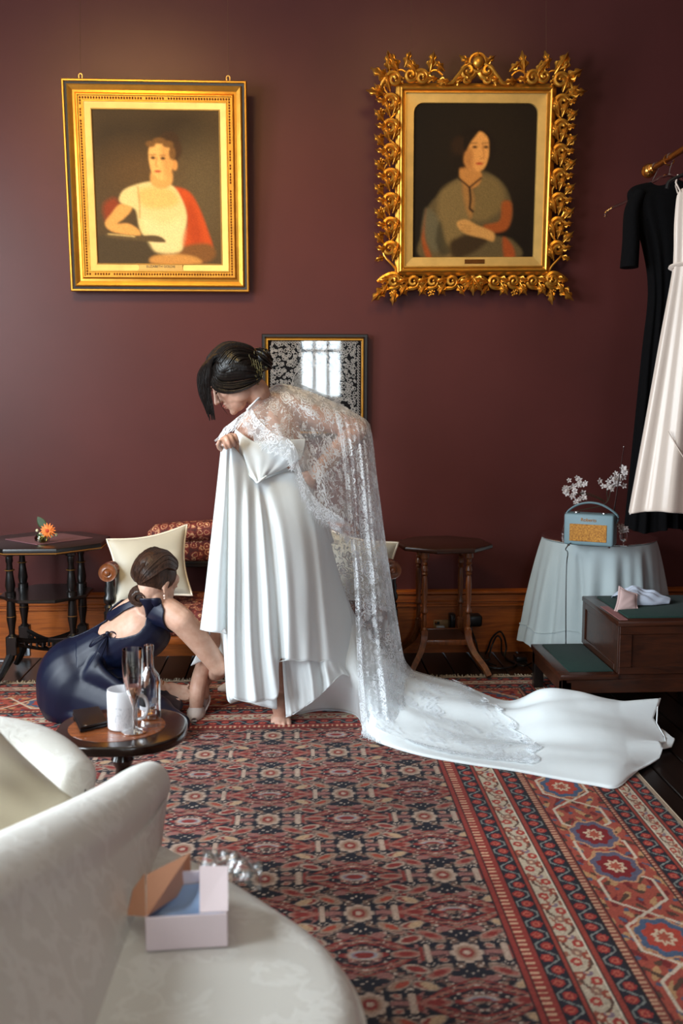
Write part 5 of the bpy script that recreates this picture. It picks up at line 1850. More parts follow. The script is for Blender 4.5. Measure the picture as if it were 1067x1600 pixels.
def head_mb(mb_, c_, Fm, s_=1.0):
    """skull, jaw, nose, lips, brow and ears around the head centre (columns of Fm: right, forward, up)"""
    c_ = np.asarray(c_, float)

    def b(p, r, rot=None):
        mb_.ball(c_ + Fm @ (np.array(p) * s_), np.array(r) * s_, 18, 12, Fm if rot is None else Fm @ rot)
    b((0, -.012, .032), (.073, .092, .083))
    b((0, .030, -.030), (.060, .060, .072))
    b((0, .045, -.075), (.040, .042, .038))
    b((0, .076, -.098), (.018, .016, .015))
    b((0, .070, .045), (.052, .026, .036))
    for sx in (-1, 1):
        b((.033 * sx, .056, -.020), (.025, .029, .027))
        b((.028 * sx, .080, .022), (.022, .009, .008))
        b((.031 * sx, .074, .004), (.014, .011, .010))
        b((.067 * sx, -.012, -.008), (.007, .014, .026))
        b((.071 * sx, -.016, .006), (.006, .013, .013))
        b((.068 * sx, -.006, -.032), (.005, .008, .009))
        b((.010 * sx, .096, -.036), (.008, .010, .007))
        b((.042 * sx, .012, -.060), (.018, .042, .030))
    mb_.limb([c_ + Fm @ (np.array(q) * s_) for q in ((0, .082, .020), (0, .098, -.008), (0, .112, -.032))], np.array((.008, .009, .010)) * s_, 10)
    b((0, .089, -.058), (.020, .012, .0065))
    b((0, .086, -.069), (.018, .012, .0075))
    return mb_


def hand_mb(mb_, wrist, d_, pn, side, curl, s_=1.0, spread=.10, thumb=.6):
    """palm, four unequal curled fingers and a thumb; d_ points from the wrist to the knuckles, pn out of the palm"""
    Hm = frame(d_, -np.asarray(pn, float))
    rt_, fw_, up_ = Hm[:, 0], Hm[:, 1], Hm[:, 2]
    W_ = np.asarray(wrist, float)
    mb_.ball(W_ + fw_ * .045 * s_, np.array((.038, .050, .014)) * s_, 14, 9, Hm)
    mb_.ball(W_ + fw_ * .072 * s_, np.array((.040, .022, .0125)) * s_, 14, 9, Hm)
    mb_.limb([W_ - fw_ * .02 * s_, W_ + fw_ * .02 * s_], [.022 * s_, .024 * s_], 10)
    lens = ((.040, .025, .019), (.045, .028, .021), (.041, .026, .020), (.031, .020, .017))
    for k in range(4):
        off = (-.028 + .019 * k) * side * s_
        p = W_ + fw_ * (.082 - .004 * abs(k - 1.2)) * s_ + rt_ * off
        ang = 0.0
        sp = (-spread + spread * .66 * k) * side
        pts, rad = [p - fw_ * .014 * s_, p], [.0092 * s_, .0094 * s_]
        for j, L_ in enumerate(lens[k]):
            ang += curl[min(j, len(curl) - 1)] * (1 + .06 * k)
            dd = (fw_ * math.cos(ang) - up_ * math.sin(ang)) + rt_ * sp * math.cos(ang)
            p = p + dd / np.linalg.norm(dd) * L_ * s_
            pts.append(p)
            rad.append((.0088, .0080, .0068)[j] * s_)
        mb_.limb(pts, rad, 9, 16)
    b0 = W_ + fw_ * .018 * s_ - rt_ * .020 * side * s_
    b1 = b0 + (fw_ * .030 - rt_ * .026 * side - up_ * .012) * s_
    b2 = b1 + (fw_ * .030 - rt_ * .006 * side - up_ * .020 * thumb * 1.6) * s_
    b3 = b2 + (fw_ * .020 + rt_ * .010 * side * thumb - up_ * .016 * thumb) * s_
    mb_.limb([b0, b1, b2, b3], np.array((.015, .0125, .0098, .0078)) * s_, 10, 18)
    return mb_


def strand(mb_, pts, r0, r1, n=14, flat=.5, sides=6, upv=None):
    q = catmull(np.array(pts), n)
    rr = np.linspace(r0, r1, n) * (.55 + .45 * np.sin(np.linspace(.35, PI - .2, n)))
    return mb_.tube(q, rr, sides, True, flat, upv)


# ------------------------------------------------------------------ the bride
def satin(name, col, sheen=.25):
    m = bpy.data.materials.new(name)
    t = NT(m)
    v = t.obj()
    c_ = lin(col)
    t.link(t.mix(t.noise(3, 3, v), tuple(q * .97 for q in c_[:3]) + (1,), c_), t.b.inputs['Base Color'])
    t.set(Roughness=.36)
    t.b.inputs['Sheen Weight'].default_value = sheen
    t.b.inputs['Specular IOR Level'].default_value = .45
    n1 = t.noise(5, 3, t.obj((1, 1, .35)), .5, .6)
    n2 = t.noise(500, 2, t.obj((1, 1, 3)))
    t.bump(t.math('ADD', t.math('MULTIPLY', n1, 1.0), t.math('MULTIPLY', n2, .05)), .35, .012)
    return m


M_satin = satin('white_satin', (232, 238, 239))


def lace_mat(name, base, dens, seed=0.0):
    m = bpy.data.materials.new(name)
    t = NT(m)
    u = t.uv()
    mp_ = t.new('ShaderNodeMapping')
    mp_.inputs['Location'].default_value = (seed, seed * 1.7, 0)
    t.link(u, mp_.inputs['Vector'])
    v = mp_.outputs[0]
    # wobble so the motifs are not stamped
    nz2 = t.new('ShaderNodeTexNoise')
    nz2.inputs['Scale'].default_value = 26
    nz2.inputs['Detail'].default_value = 2
    t.link(v, nz2.inputs['Vector'])
    vm = t.new('ShaderNodeVectorMath', operation='MULTIPLY_ADD')
    t.link(nz2.outputs['Color'], vm.inputs[0])
    vm.inputs[1].default_value = (.02, .02, 0)
    t.link(v, vm.inputs[2])
    v = vm.outputs[0]

    def flowers(scale, R_, pet, thresh):
        vo = t.new('ShaderNodeTexVoronoi', feature='F1', voronoi_dimensions='2D')
        vo.inputs['Scale'].default_value = scale
        vo.inputs['Randomness'].default_value = .85
        t.link(v, vo.inputs['Vector'])
        sub = t.new('ShaderNodeVectorMath', operation='SUBTRACT')
        t.link(v, sub.inputs[0])
        t.link(vo.outputs['Position'], sub.inputs[1])
        sp2 = t.new('ShaderNodeSeparateXYZ')
        t.link(sub.outputs[0], sp2.inputs[0])
        ang = t.math('ARCTAN2', sp2.outputs[1], sp2.outputs[0])
        rad = t.math('MULTIPLY', vo.outputs['Distance'], 1.0)
        edge = t.math('MULTIPLY', t.math('ADD', t.math('MULTIPLY', t.math('ABSOLUTE', t.math('COSINE', t.math('MULTIPLY', ang, pet / 2))), .35), .65), R_)
        rr = t.math('DIVIDE', rad, edge)
        inside = t.math('LESS_THAN', rr, 1.0)
        rings = t.math('GREATER_THAN', t.math('SINE', t.math('MULTIPLY', rr, 15.0)), -.25)
        sepc = t.new('ShaderNodeSeparateColor')
        t.link(vo.outputs['Color'], sepc.inputs[0])
        pick = t.math('LESS_THAN', sepc.outputs[0], thresh)
        return t.math('MULTIPLY', t.math('MULTIPLY', inside, rings), pick)
    a_ = flowers(11.5, .40, 6, dens)
    b_ = flowers(27, .36, 5, dens * .62)
    n1 = t.new('ShaderNodeTexNoise')
    n1.inputs['Scale'].default_value = 30
    n1.inputs['Detail'].default_value = 2.5
    n1.inputs['Distortion'].default_value = 1.2
    t.link(v, n1.inputs['Vector'])
    vine = t.math('LESS_THAN', t.math('ABSOLUTE', t.math('SUBTRACT', n1.outputs['Fac'], .5)), .020)
    n2 = t.new('ShaderNodeTexNoise')
    n2.inputs['Scale'].default_value = 9
    t.link(v, n2.inputs['Vector'])
    vine = t.math('MULTIPLY', vine, t.math('GREATER_THAN', n2.outputs['Fac'], .60 - .22 * dens))
    pat = t.math('MAXIMUM', t.math('MAXIMUM', a_, b_), vine)
    lw2 = t.new('ShaderNodeLayerWeight')
    lw2.inputs['Blend'].default_value = .3
    net = t.math('ADD', t.math('MULTIPLY', lw2.outputs['Facing'], .35), base)
    alpha = t.math('MINIMUM', t.math('ADD', t.math('MULTIPLY', pat, .78), net), .97)
    df, tl_, mx2, tr2, mx3 = t.new('ShaderNodeBsdfDiffuse'), t.new('ShaderNodeBsdfTranslucent'), t.new('ShaderNodeMixShader'), t.new('ShaderNodeBsdfTransparent'), t.new('ShaderNodeMixShader')
    for q in (df, tl_):
        q.inputs['Color'].default_value = lin((236, 240, 244))
    mx2.inputs[0].default_value = .3
    t.link(df.outputs[0], mx2.inputs[1])
    t.link(tl_.outputs[0], mx2.inputs[2])
    t.link(alpha, mx3.inputs[0])
    t.link(tr2.outputs[0], mx3.inputs[1])
    t.link(mx2.outputs[0], mx3.inputs[2])
    t.link(mx3.outputs[0], t.out.inputs[0])
    return m


M_lace = lace_mat('cape_lace', .20, .78)
M_lace_soft = lace_mat('train_lace', .03, .40, .7)
M_lace_edge = lace_mat('cape_lace_border', .30, 1.0, .37)
M_thread = plain('lace_thread', (232, 236, 240), .8)

br_o = F(400, 1120)
bride = thing('person', 'bride in white satin gown and sheer lace cape, head bowed, holding up her skirt', 'person', (br_o[0], 3.9, 0))
Hc = P(366, 594, 3.86)
Hb = frame((-.80, -.15, -.58), (-.58, 0, .80))
mb = MB()
head_mb(mb, Hc, Hb, .96)
NB = P(424, 636, 3.94)
mb.limb([Hc + Hb @ np.array((0, -.03, -.03)), Hc + Hb @ np.array((0, -.045, -.08)), P(405, 622, 3.91), NB], [.052, .048, .050, .060], 16)
SL, SR = P(470, 648, 3.975), P(388, 676, 3.84)
CH, WS, PV = P(430, 700, 3.93), P(442, 768, 3.96), P(456, 845, 3.98)
mb.limb([NB + np.array((0, 0, -.01)), P(428, 668, 3.92), CH, P(436, 735, 3.945), WS, P(450, 805, 3.97), PV], [.072, .098, .108, .098, .094, .115, .130], 22)
mb.limb([NB, P(450, 636, 3.96), SL], [.056, .052, .052], 16)
mb.limb([NB, P(404, 655, 3.88), SR], [.055, .054, .05], 16)
mb.ball(P(405, 712, 3.83), (.055, .05, .055), 16, 10)
mb.ball(P(452, 714, 3.85), (.055, .05, .055), 16, 10)
EL, WL = P(559, 671, 3.985), P(494, 738, 3.87)
mb.limb([SL, P(515, 658, 3.975), EL], [.054, .047, .040], 16)
mb.limb([EL, P(530, 700, 3.935), WL], [.041, .038, .027], 16)
hand_mb(mb, WL, (-.55, -.15, -.72), (-.55, .70, .15), -1, (.45, .5, .3), .86, .10, .3)
ER, WR = P(374, 760, 3.90), P(362, 706, 3.745)
mb.limb([SR, P(380, 715, 3.88), ER], [.050, .045, .038], 16)
mb.limb([ER, P(367, 730, 3.82), WR], [.038, .034, .025], 16)
hand_mb(mb, P(366, 708, 3.735), (-.30, -.35, .85), (.25, -.80, -.30), -1, (1.15, 1.25, .7), .88, .04, .8)
HL, HR = P(478, 858, 3.98), P(432, 862, 3.97)
KL, KR = P(450, 965, 3.84), P(352, 950, 3.86)
AL, AR = P(436, 1086, 3.875), P(312, 1056, 3.955)
mb.limb([HL, P(466, 910, 3.92), KL], [.098, .08, .056], 18)
mb.limb([KL, P(449, 1010, 3.87), P(440, 1060, 3.88), AL], [.056, .054, .036, .031], 16)
mb.limb([HR, P(398, 905, 3.92), KR], [.098, .08, .056], 18)
mb.limb([KR, P(338, 995, 3.91), P(322, 1032, 3.945), AR], [.056, .054, .036, .031], 16)
# bare foot
fb = F(438.5, 1134)
heel = np.array((AL[0] - .002, AL[1] + .035, .030))
mb.limb([AL, AL + np.array((0, .015, -.03)), heel], [.031, .032, .027], 14)
mb.limb([AL + np.array((0, 0, -.008)), (AL + fb) / 2 + np.array((0, 0, .024)), fb + np.array((0, .03, .022))], [.033, .034, .026], 14)
mb.ball(fb + np.array((0, .042, .020)), (.041, .045, .016), 16, 10)
mb.ball(heel * .5 + fb * .5 + np.array((.004, 0, -.004)), (.032, .07, .022), 14, 9)
for k, (dx, dy, L_, r_) in enumerate(((.032, .005, .034, .0105), (.013, -.002, .034, .0088), (-.003, .0, .031, .0082), (-.018, .006, .028, .0078), (-.032, .015, .024, .0075))):
    b0 = fb + np.array((dx * .95, dy + .022, .017))
    mb.limb([b0, b0 + np.array((dx * .06, -L_ * .55, .001)), b0 + np.array((dx * .10, -L_, -.007))], [r_, r_ * .95, r_ * .9], 9, 10)
# shod foot, heel raised
sb = F(305, 1124)
hl2 = np.array((AR[0] + .012, AR[1] + .03, .075))
mb.limb([AR, AR + np.array((.003, .014, -.03)), hl2], [.031, .031, .026], 14)
mb.limb([AR + np.array((0, -.004, -.006)), AR * .5 + sb * .5 + np.array((0, 0, .026)), sb + np.array((0, .03, .028))], [.033, .033, .026], 14)
mb.ball(sb + np.array((0, .015, .022)), (.033, .05, .014), 14, 9)
vv, nn_, ff = remesh(mb, .0042, 3)
MB().add(vv, ff).build('body', M_skin, bride, True, None, 180)

# shoe on her foot (and its twin on the carpet behind)
M_shoe = plain('dove_grey_leather', (204, 192, 186), .4, 0, .06, 20, .1, 300)
shoe = MB()
gg = []
for i, u_ in enumerate(np.linspace(0, 1, 14)):
    y_ = sb[1] - .052 + .092 * u_
    hw_ = .037 * math.sin(min(1, .12 + u_ * 1.1) * PI / 2) ** .7
    ht = .034 * math.sin(min(1, .1 + u_ * .9) * PI / 2) ** .8 + .004
    row = []
    for k in range(20):
        a_ = 2 * PI * k / 20
        row.append((sb[0] + hw_ * math.cos(a_) + .002 * u_, y_, .011 + max(-.002, ht * math.sin(a_)) + (.004 * u_)))
    gg.append(row)
shoe.grid(gg, cv=True)
shoe.F.append(tuple(range(20))[::-1])
sho = shoe.build('shoe', M_shoe, bride, True, None, 180)
hs = MB()
hs.tube(catmull([sb + np.array((-.036, .03, .02)), np.array((hl2[0] - .029, hl2[1] - .02, .062)), np.array((hl2[0], hl2[1] + .034, .085)), np.array((hl2[0] + .027, hl2[1] - .02, .062)), sb + np.array((.036, .03, .02))], 30), .0035, 6, True, 1.6)
hs.build('shoe_strap', plain('white_strap', (226, 222, 218), .4), sho)
MB().lathe([(0, .0), (.008, .0), (.009, .02), (.016, .055), (.02, .062), (0, .062)], (hl2[0] + .005, hl2[1] + .008, .008), 12).build('shoe_heel', M_shoe, sho)
MB().limb([sb + np.array((0, -.018, .0125)), sb + np.array((.002, .04, .016)), (hl2[0], hl2[1] - .02, .055), (hl2[0], hl2[1] + .02, .062)], [.006, .010, .009, .009], 8).build('shoe_sole', M_shoe, sho)

# hair
SK = np.array((.084, .104, .093)) * .96
SC0 = np.array((0, -.020, .038)) * .96


def hloc(p):
    return Hc + Hb @ np.asarray(p, float)


def ell(d_, f_=1.0):
    d_ = np.asarray(d_, float)
    return hloc(SC0 + d_ / np.linalg.norm(d_) * SK * f_)


hr = MB()
hr.ball(hloc(SC0 + np.array((0, -.006, .004))), SK * np.array((.95, .95, .97)), 24, 16, Hb)
bun = np.array((.0, -1.0, -.38))
for k in range(104):
    a_ = -2.0 + 4.0 * (k + rng.uniform(-.4, .4)) / 103
    st_ = np.array((math.sin(a_) * .98, .26 + .64 * math.cos(a_), .20 + .62 * math.cos(a_)))
    md_ = np.array((math.sin(a_ * .9) * .97, -.32, .12 + .80 * math.cos(a_ * .85)))
    en = bun + np.array((math.sin(a_) * .28, 0, .15 * math.cos(a_)))
    lift = 1.04 + rng.uniform(0, .10)
    strand(hr, [ell(st_, .985), ell(st_ * .6 + md_ * .4, lift), ell(md_, lift + .03), ell(md_ * .4 + en * .6, lift), ell(en, 1.06)], .0105, .007, 18, .5)
for sx in (-1, 1):
    for k in range(24):
        w_ = k / 23
        lf1 = rng.uniform(1.05, 1.14)
        strand(hr, [ell((sx * (.78 - .10 * w_), .66 - .1 * w_, .42 - .52 * w_), 1.0), ell((sx * 1.0, .18, .34 - .66 * w_), lf1), ell((sx * .95, -.35, .05 - .55 * w_), lf1 + .02), ell((sx * .5, -.85, -.15 - .45 * w_), 1.10), ell(bun, 1.06)], .0105, .007, 18, .5)
for k in range(40):
    w_ = k / 39
    o_ = rng.uniform(-2.5, 2.5, 2)
    strand(hr, [P(352 + 12 * w_ + o_[0], 553 + 3 * w_, 3.80), P(330 + 14 * w_ + o_[0], 580 - 14 * w_ + o_[1], 3.785), P(336 + 12 * w_ + o_[0], 606 - 30 * w_ + o_[1], 3.774 + rng.uniform(-.003, .003)), P(362 + o_[0], 613 - 42 * w_ + o_[1], 3.770 + rng.uniform(-.004, .003)), P(390, 604 - 30 * w_ + o_[1], 3.778 + rng.uniform(-.004, .004)), P(410, 591 - 10 * w_, 3.82)], .0095, .006, 22, .5)
bc = hloc((0, -.122, .004))
hr.ball(bc, (.050, .036, .046), 18, 12, Hb)
for k in range(16):
    r_ = .020 + .0022 * k
    a0 = k * 1.1
    pts = [bc + Hb @ np.array((r_ * math.cos(a0 + t_), -.036 + .0017 * k + .01 * math.sin(t_ * 2 + k), r_ * .92 * math.sin(a0 + t_))) for t_ in np.linspace(0, 3.6, 14)]
    strand(hr, pts, .010, .006, 16, .6)
for k in range(20):
    o_ = rng.uniform(-4, 4, 2)
    w_ = k / 19
    strand(hr, [P(368 - 8 * w_, 546 + o_[1] * .5 + 6 * w_, 3.85 - .05 * w_), P(336 - 5 * w_ + o_[0] * .4, 556 + 4 * w_, 3.82 - .03 * w_), P(313 + o_[0] * .5 + 14 * w_, 582 + 4 * w_, 3.80 - .02 * w_), P(313 + o_[0] * .7 + 14 * w_, 612, 3.79), P(322 + o_[0] + 9 * w_, 636, 3.79), P(326 + o_[0] * 1.2 + 8 * w_, 652 + o_[1] * 1.6, 3.79)], .021, .004, 22, .5)
strand(hr, [P(340, 618, 3.83), P(346, 634, 3.80), P(356, 648, 3.80)], .0016, .0008, 8)
hr.build('hair', M_hair_dark, bride, True, None, 60)
fcx = MB()
for q in ((.028, .086, .017), ):
    for sx in (-1, 1):
        fcx.tube([hloc(np.array((.012 * sx, .100, .020)) * .96), hloc(np.array((.028 * sx, .097, .027)) * .96), hloc(np.array((.046 * sx, .082, .018)) * .96)], [.0022, .003, .0012], 6)
fcx.build('eyebrow', M_hair_dark, bride)
fcx = MB()
for sx in (-1, 1):
    fcx.tube([hloc(np.array((.018 * sx, .090, .002)) * .96), hloc(np.array((.031 * sx, .094, -.003)) * .96), hloc(np.array((.044 * sx, .082, .001)) * .96)], .0022, 6)
fcx.build('eyelashes', M_hair_dark, bride)
M_lip = plain('lips', (168, 92, 84), .4)
lp_ = MB()
lp_.ball(hloc(np.array((0, .093, -.058)) * .96), (.018, .009, .005), 14, 8, Hb)
lp_.ball(hloc(np.array((0, .090, -.067)) * .96), (.015, .0085, .0055), 14, 8, Hb)
lp_.build('lips', M_lip, bride)
M_pearl = plain('pearl', (226, 196, 180), .2)
MB().ball(hloc((-.080, -.008, -.042)), .0055, 10, 8).build('earring', M_pearl, bride)
M_sprig = plain('dry_olive_sprig', (92, 84, 50), .7, 0, .3, 60)
sg = MB()
for k in range(46):
    c_ = P(402 + rng.normal(0, 7), 578 + rng.normal(0, 13), 3.80 + rng.uniform(-.012, .012))
    d_ = np.array((rng.normal(), -.4 + rng.normal() * .4, rng.normal()))
    d_ /= np.linalg.norm(d_)
    sg.tube([c_, c_ + d_ * .007, c_ + d_ * .014], [.0012, .0042, .0008], 5, True, .4)
for k in range(5):
    sg.tube(catmull([P(405, 598, 3.83), P(403 + 3 * k - 6, 580, 3.795), P(399 + 4 * k - 8, 558 + 2 * k, 3.80)], 8), .0012, 5)
sg.build('hair_sprig', M_sprig, bride)


# gown --------------------------------------------------------------
def sheet(mb_, cols, n, m, wr=0.0, fr=9, seed=0):
    g = loft([pk(c_) for c_ in cols], n, m)
    if wr:
        r = np.random.default_rng(seed)
        ph = r.uniform(0, 6, 3)
        u_ = np.linspace(0, 1, n)[:, None]
        v_ = np.linspace(0, 1, m)[None, :]
        g[..., 1] += wr * (np.sin(fr * 2 * PI * u_ + ph[0] + 1.5 * np.sin(3 * v_ + ph[1])) * .6 + .4 * np.sin(fr * 3.3 * PI * u_ + ph[2] - 2 * v_)) * np.minimum(1, v_ * 2)
    return mb_.grid(g)


gown = MB()
# bodice: a tube round the torso
rings = []
for cx_, cy_, cY, hw_, hd_, tilt in ((424, 688, 3.925, 55, .128, 6), (427, 712, 3.93, 56, .132, 5), (434, 742, 3.945, 50, .118, 3), (441, 772, 3.955, 50, .112, 0), (450, 808, 3.965, 58, .125, -2), (456, 850, 3.98, 66, .140, -4)):
    c_ = P(cx_, cy_, cY)
    hw_m = hw_ * cY / FPX
    rings.append([c_ + np.array((hw_m * math.cos(a_), hd_ * math.sin(a_), -tilt * math.cos(a_) * .0025)) for a_ in np.linspace(0, 2 * PI, 56, False)])
rings = np.array(rings)
gown.grid(np.array([catmull(rings[:, j], 24) for j in range(56)]).transpose(1, 0, 2), cv=True)
# skirt front, gathered up in her hand
front = [
    [(346, 696, 3.72), (338, 770, 3.715), (329, 850, 3.70), (321, 920, 3.69), (313, 983, 3.69)],
    [(349, 690, 3.695), (344, 770, 3.68), (337, 850, 3.65), (330, 920, 3.63), (325, 986, 3.62)],
    [(354, 690, 3.69), (351, 770, 3.67), (346, 850, 3.64), (343, 920, 3.625), (342, 988, 3.615)],
    [(359, 692, 3.70), (356, 775, 3.70), (355, 850, 3.70), (354, 920, 3.70), (354, 990, 3.70)],
    [(363, 697, 3.70), (361, 780, 3.675), (359, 880, 3.64), (358, 980, 3.62), (357, 1084, 3.62)],
    [(370, 704, 3.71), (368, 800, 3.655), (367, 900, 3.61), (366, 1000, 3.585), (368, 1092, 3.58)],
    [(380, 716, 3.73), (378, 800, 3.685), (377, 900, 3.66), (378, 1000, 3.64), (384, 1096, 3.63)],
    [(388, 732, 3.735), (388, 810, 3.66), (389, 910, 3.62), (392, 1010, 3.59), (400, 1097, 3.58)],
    [(396, 744, 3.74), (399, 820, 3.69), (402, 910, 3.67), (406, 1010, 3.65), (414, 1094, 3.64)],
    [(402, 750, 3.74), (410, 820, 3.67), (417, 920, 3.63), (422, 1010, 3.60), (434, 1088, 3.60)],
    [(408, 750, 3.745), (420, 820, 3.72), (429, 900, 3.70), (433, 970, 3.69), (436, 1034, 3.69)],
    [(418, 747, 3.76), (436, 820, 3.69), (446, 900, 3.65), (449, 970, 3.63), (450, 1031, 3.62)],
    [(430, 742, 3.79), (450, 820, 3.71), (460, 900, 3.68), (464, 970, 3.66), (468, 1033, 3.66)],
    [(445, 738, 3.81), (466, 820, 3.73), (476, 900, 3.69), (480, 970, 3.67), (482, 1031, 3.655)],
    [(460, 738, 3.82), (480, 820, 3.77), (489, 900, 3.74), (493, 970, 3.73), (497, 1034, 3.73)],
    [(472, 745, 3.835), (492, 820, 3.79), (502, 900, 3.75), (508, 970, 3.73), (513, 1032, 3.72)],
    [(484, 760, 3.86), (502, 820, 3.84), (512, 900, 3.81), (522, 980, 3.79), (530, 1040, 3.78)],
    [(492, 775, 3.89), (510, 830, 3.88), (524, 900, 3.87), (540, 980, 3.85), (548, 1060, 3.83)],
    [(496, 790, 3.93), (514, 840, 3.95), (530, 900, 3.95), (548, 960, 3.93), (556, 1040, 3.90)],
]
fy = np.array([[q[2] for q in c_] for c_ in front])
fs_ = fy.copy()
for _k in range(3):
    fs_[1:-1] = .25 * fs_[:-2] + .5 * fs_[1:-1] + .25 * fs_[2:]
fy = fs_ + .50 * (fy - fs_)
front = [[(q[0], q[1], fy[i][j]) for j, q in enumerate(c_)] for i, c_ in enumerate(front)]
sheet(gown, front, 190, 80, .0028, 8, 4)
# folded-over top of the bodice
flap = [
    [(369, 671, 3.775), (367, 686, 3.765), (369, 705, 3.755), (378, 726, 3.745), (398, 749, 3.72)],
    [(378, 678, 3.755), (378, 692, 3.745), (381, 710, 3.735), (388, 730, 3.73), (401, 751, 3.715)],
    [(400, 691, 3.75), (400, 702, 3.74), (402, 716, 3.735), (402, 734, 3.73), (404, 753, 3.715)],
    [(425, 689, 3.76), (424, 700, 3.75), (422, 714, 3.745), (416, 730, 3.74), (407, 751, 3.72)],
    [(452, 687, 3.775), (450, 698, 3.765), (446, 712, 3.76), (434, 726, 3.755), (412, 747, 3.74)],
    [(478, 686, 3.81), (476, 700, 3.80), (470, 716, 3.79), (452, 728, 3.78), (420, 743, 3.76)],
]
sheet(gown, flap, 60, 30, .003, 3, 2)
gown.tube(catmull(pk([(369, 671, 3.775), (367, 686, 3.763), (369, 705, 3.752), (378, 726, 3.742), (390, 742, 3.728), (398, 749, 3.716), (402, 754, 3.71), (407, 751, 3.714), (416, 744, 3.735)]), 40), .0035, 6)
# back of the skirt and the inner layers that show below the hem
back = [[(350, 730, 3.78), (338, 840, 3.80), (330, 930, 3.82), (326, 990, 3.84)], [(392, 745, 4.04), (380, 850, 4.10), (372, 960, 4.12), (372, 1046, 4.12)], [(440, 760, 4.08), (440, 850, 4.16), (440, 960, 4.18), (442, 1052, 4.18)],
        [(485, 775, 4.07), (500, 850, 4.15), (520, 950, 4.17), (545, 1052, 4.17)], [(496, 790, 3.95), (516, 850, 4.02), (538, 940, 4.06), (566, 1058, 4.10)]]
sheet(gown, back, 80, 40, .010, 6, 8)
inner = [[(331, 975, 3.87), (318, 1000, 3.88), (298, 1040, 3.885)], [(338, 975, 3.86), (330, 1005, 3.87), (322, 1032, 3.885)], [(345, 975, 3.82), (346, 1000, 3.85), (349, 1026, 3.86)], [(352, 975, 3.73), (353, 1020, 3.735), (356, 1094, 3.74)],
         [(375, 975, 3.75), (376, 1030, 3.75), (378, 1094, 3.75)], [(405, 980, 3.76), (407, 1040, 3.755), (410, 1104, 3.75)], [(428, 985, 3.77), (430, 1040, 3.765), (433, 1108, 3.76)]]
sheet(gown, inner, 60, 24, .004, 4, 3)
low = [[(441, 1020, 3.715), (443, 1060, 3.73), (447, 1120, 3.735)], [(450, 1020, 3.70), (453, 1062, 3.70), (458, 1116, 3.70)], [(466, 1022, 3.71), (468, 1062, 3.715), (470, 1108, 3.715)], [(482, 1022, 3.70), (486, 1058, 3.69), (488, 1096, 3.685)],
       [(496, 1024, 3.74), (500, 1056, 3.735), (502, 1084, 3.73)], [(510, 1026, 3.73), (514, 1050, 3.72), (516, 1070, 3.71)], [(524, 1030, 3.77), (530, 1045, 3.77), (533, 1054, 3.765)], [(534, 1036, 3.80), (540, 1046, 3.80), (545, 1056, 3.80)]]
sheet(gown, low, 90, 30, .009, 5, 6)
gown_o = gown.build('gown', M_satin, bride, True, None, 180, thick=.0025)
# hem lines
for idx in ((0, 1, 2, 3), (4, 5, 6, 7, 8, 9), tuple(range(10, 17))):
    MB().tube(catmull(pk([front[i][-1] for i in idx]), 40), .0022, 5).build('hem_edge', M_satin, gown_o)
MB().tube(catmull(pk([c_[-1] for c_ in low]), 50), .0022, 5).build('hem_edge', M_satin, gown_o)

# train over the carpet
stations = [
    [(486, 900, 4.12), (480, 860, 4.03), (486, 1000, 3.86), (480, 1060, 3.82), F(462, 1116, .012)],
    [(520, 930, 4.16), (512, 850, 4.03), (530, 985, 3.88), (520, 1050, 3.82), F(508, 1109, .012)],
    [(540, 1000, 4.18), (530, 900, 4.04), (551, 1000, 3.88), (554, 1062, 3.80), F(556, 1117, .012)],
    [(566, 1050, 4.19), (553, 960, 4.05), (576, 1035, 3.88), (580, 1092, 3.74), F(574, 1150, .012)],
    [(600, 1060, 4.2), (592, 1010, 4.04), (606, 1062, 3.86), (614, 1112, 3.70), F(612, 1167, .012)],
    [(650, 1072, 4.17), (642, 1046, 4.00), (650, 1088, 3.80), (658, 1132, 3.62), F(662, 1181, .012)],
    [(722, 1090, 4.09), (720, 1069, 3.95), (722, 1108, 3.74), (724, 1150, 3.54), F(727, 1193, .012)],
    [(790, 1104, 3.98), (790, 1096, 3.86), (794, 1122, 3.68), (798, 1160, 3.50), F(802, 1204, .012)],
    [(846, 1118, 3.78), (846, 1079, 3.71), (852, 1118, 3.60), (862, 1162, 3.42), F(872, 1217, .012)],
    [(896, 1120, 3.755), (898, 1085, 3.69), (906, 1122, 3.56), (916, 1168, 3.36), F(930, 1227, .012)],
    [(946, 1122, 3.755), (948, 1098, 3.68), (958, 1130, 3.54), (968, 1172, 3.34), F(962, 1231, .012)],
    [(1006, 1120, 3.755), (1011, 1105, 3.70), (1022, 1138, 3.56), (1020, 1180, 3.36), F(985, 1213, .012)],
]
sgp = []
for s_ in stations:
    sgp.append(catmull(np.array([P(*q) if len(q) == 3 and not isinstance(q, np.ndarray) else q for q in s_]), 56))
sgp = np.array(sgp)
tr = np.array([catmull(sgp[:, j], 220) for j in range(56)]).transpose(1, 0, 2)
u_ = np.linspace(0, 1, 220)[:, None]
v_ = np.linspace(0, 1, 56)[None, :]
fade = np.clip((u_ - .3) * 4, 0, 1)
rip = (.012 * np.sin(2 * PI * (1.6 * v_ + .6 * u_) + 1) + .008 * np.sin(2 * PI * (3.2 * v_ - 1.2 * u_) + 2.4) + .004 * np.sin(2 * PI * (6.5 * v_ + 1.7 * u_)))
tr[..., 2] += fade * rip * np.sin(PI * v_) ** .6
tr[..., 2] += np.clip((u_ - .55) * 3, 0, 1) * (.016 * np.exp(-((v_ - .42 - .10 * np.sin(4 * u_)) / .05) ** 2) + .014 * np.exp(-((v_ - .60 + .12 * u_) / .045) ** 2) + .010 * np.exp(-((v_ - .78) / .04) ** 2))
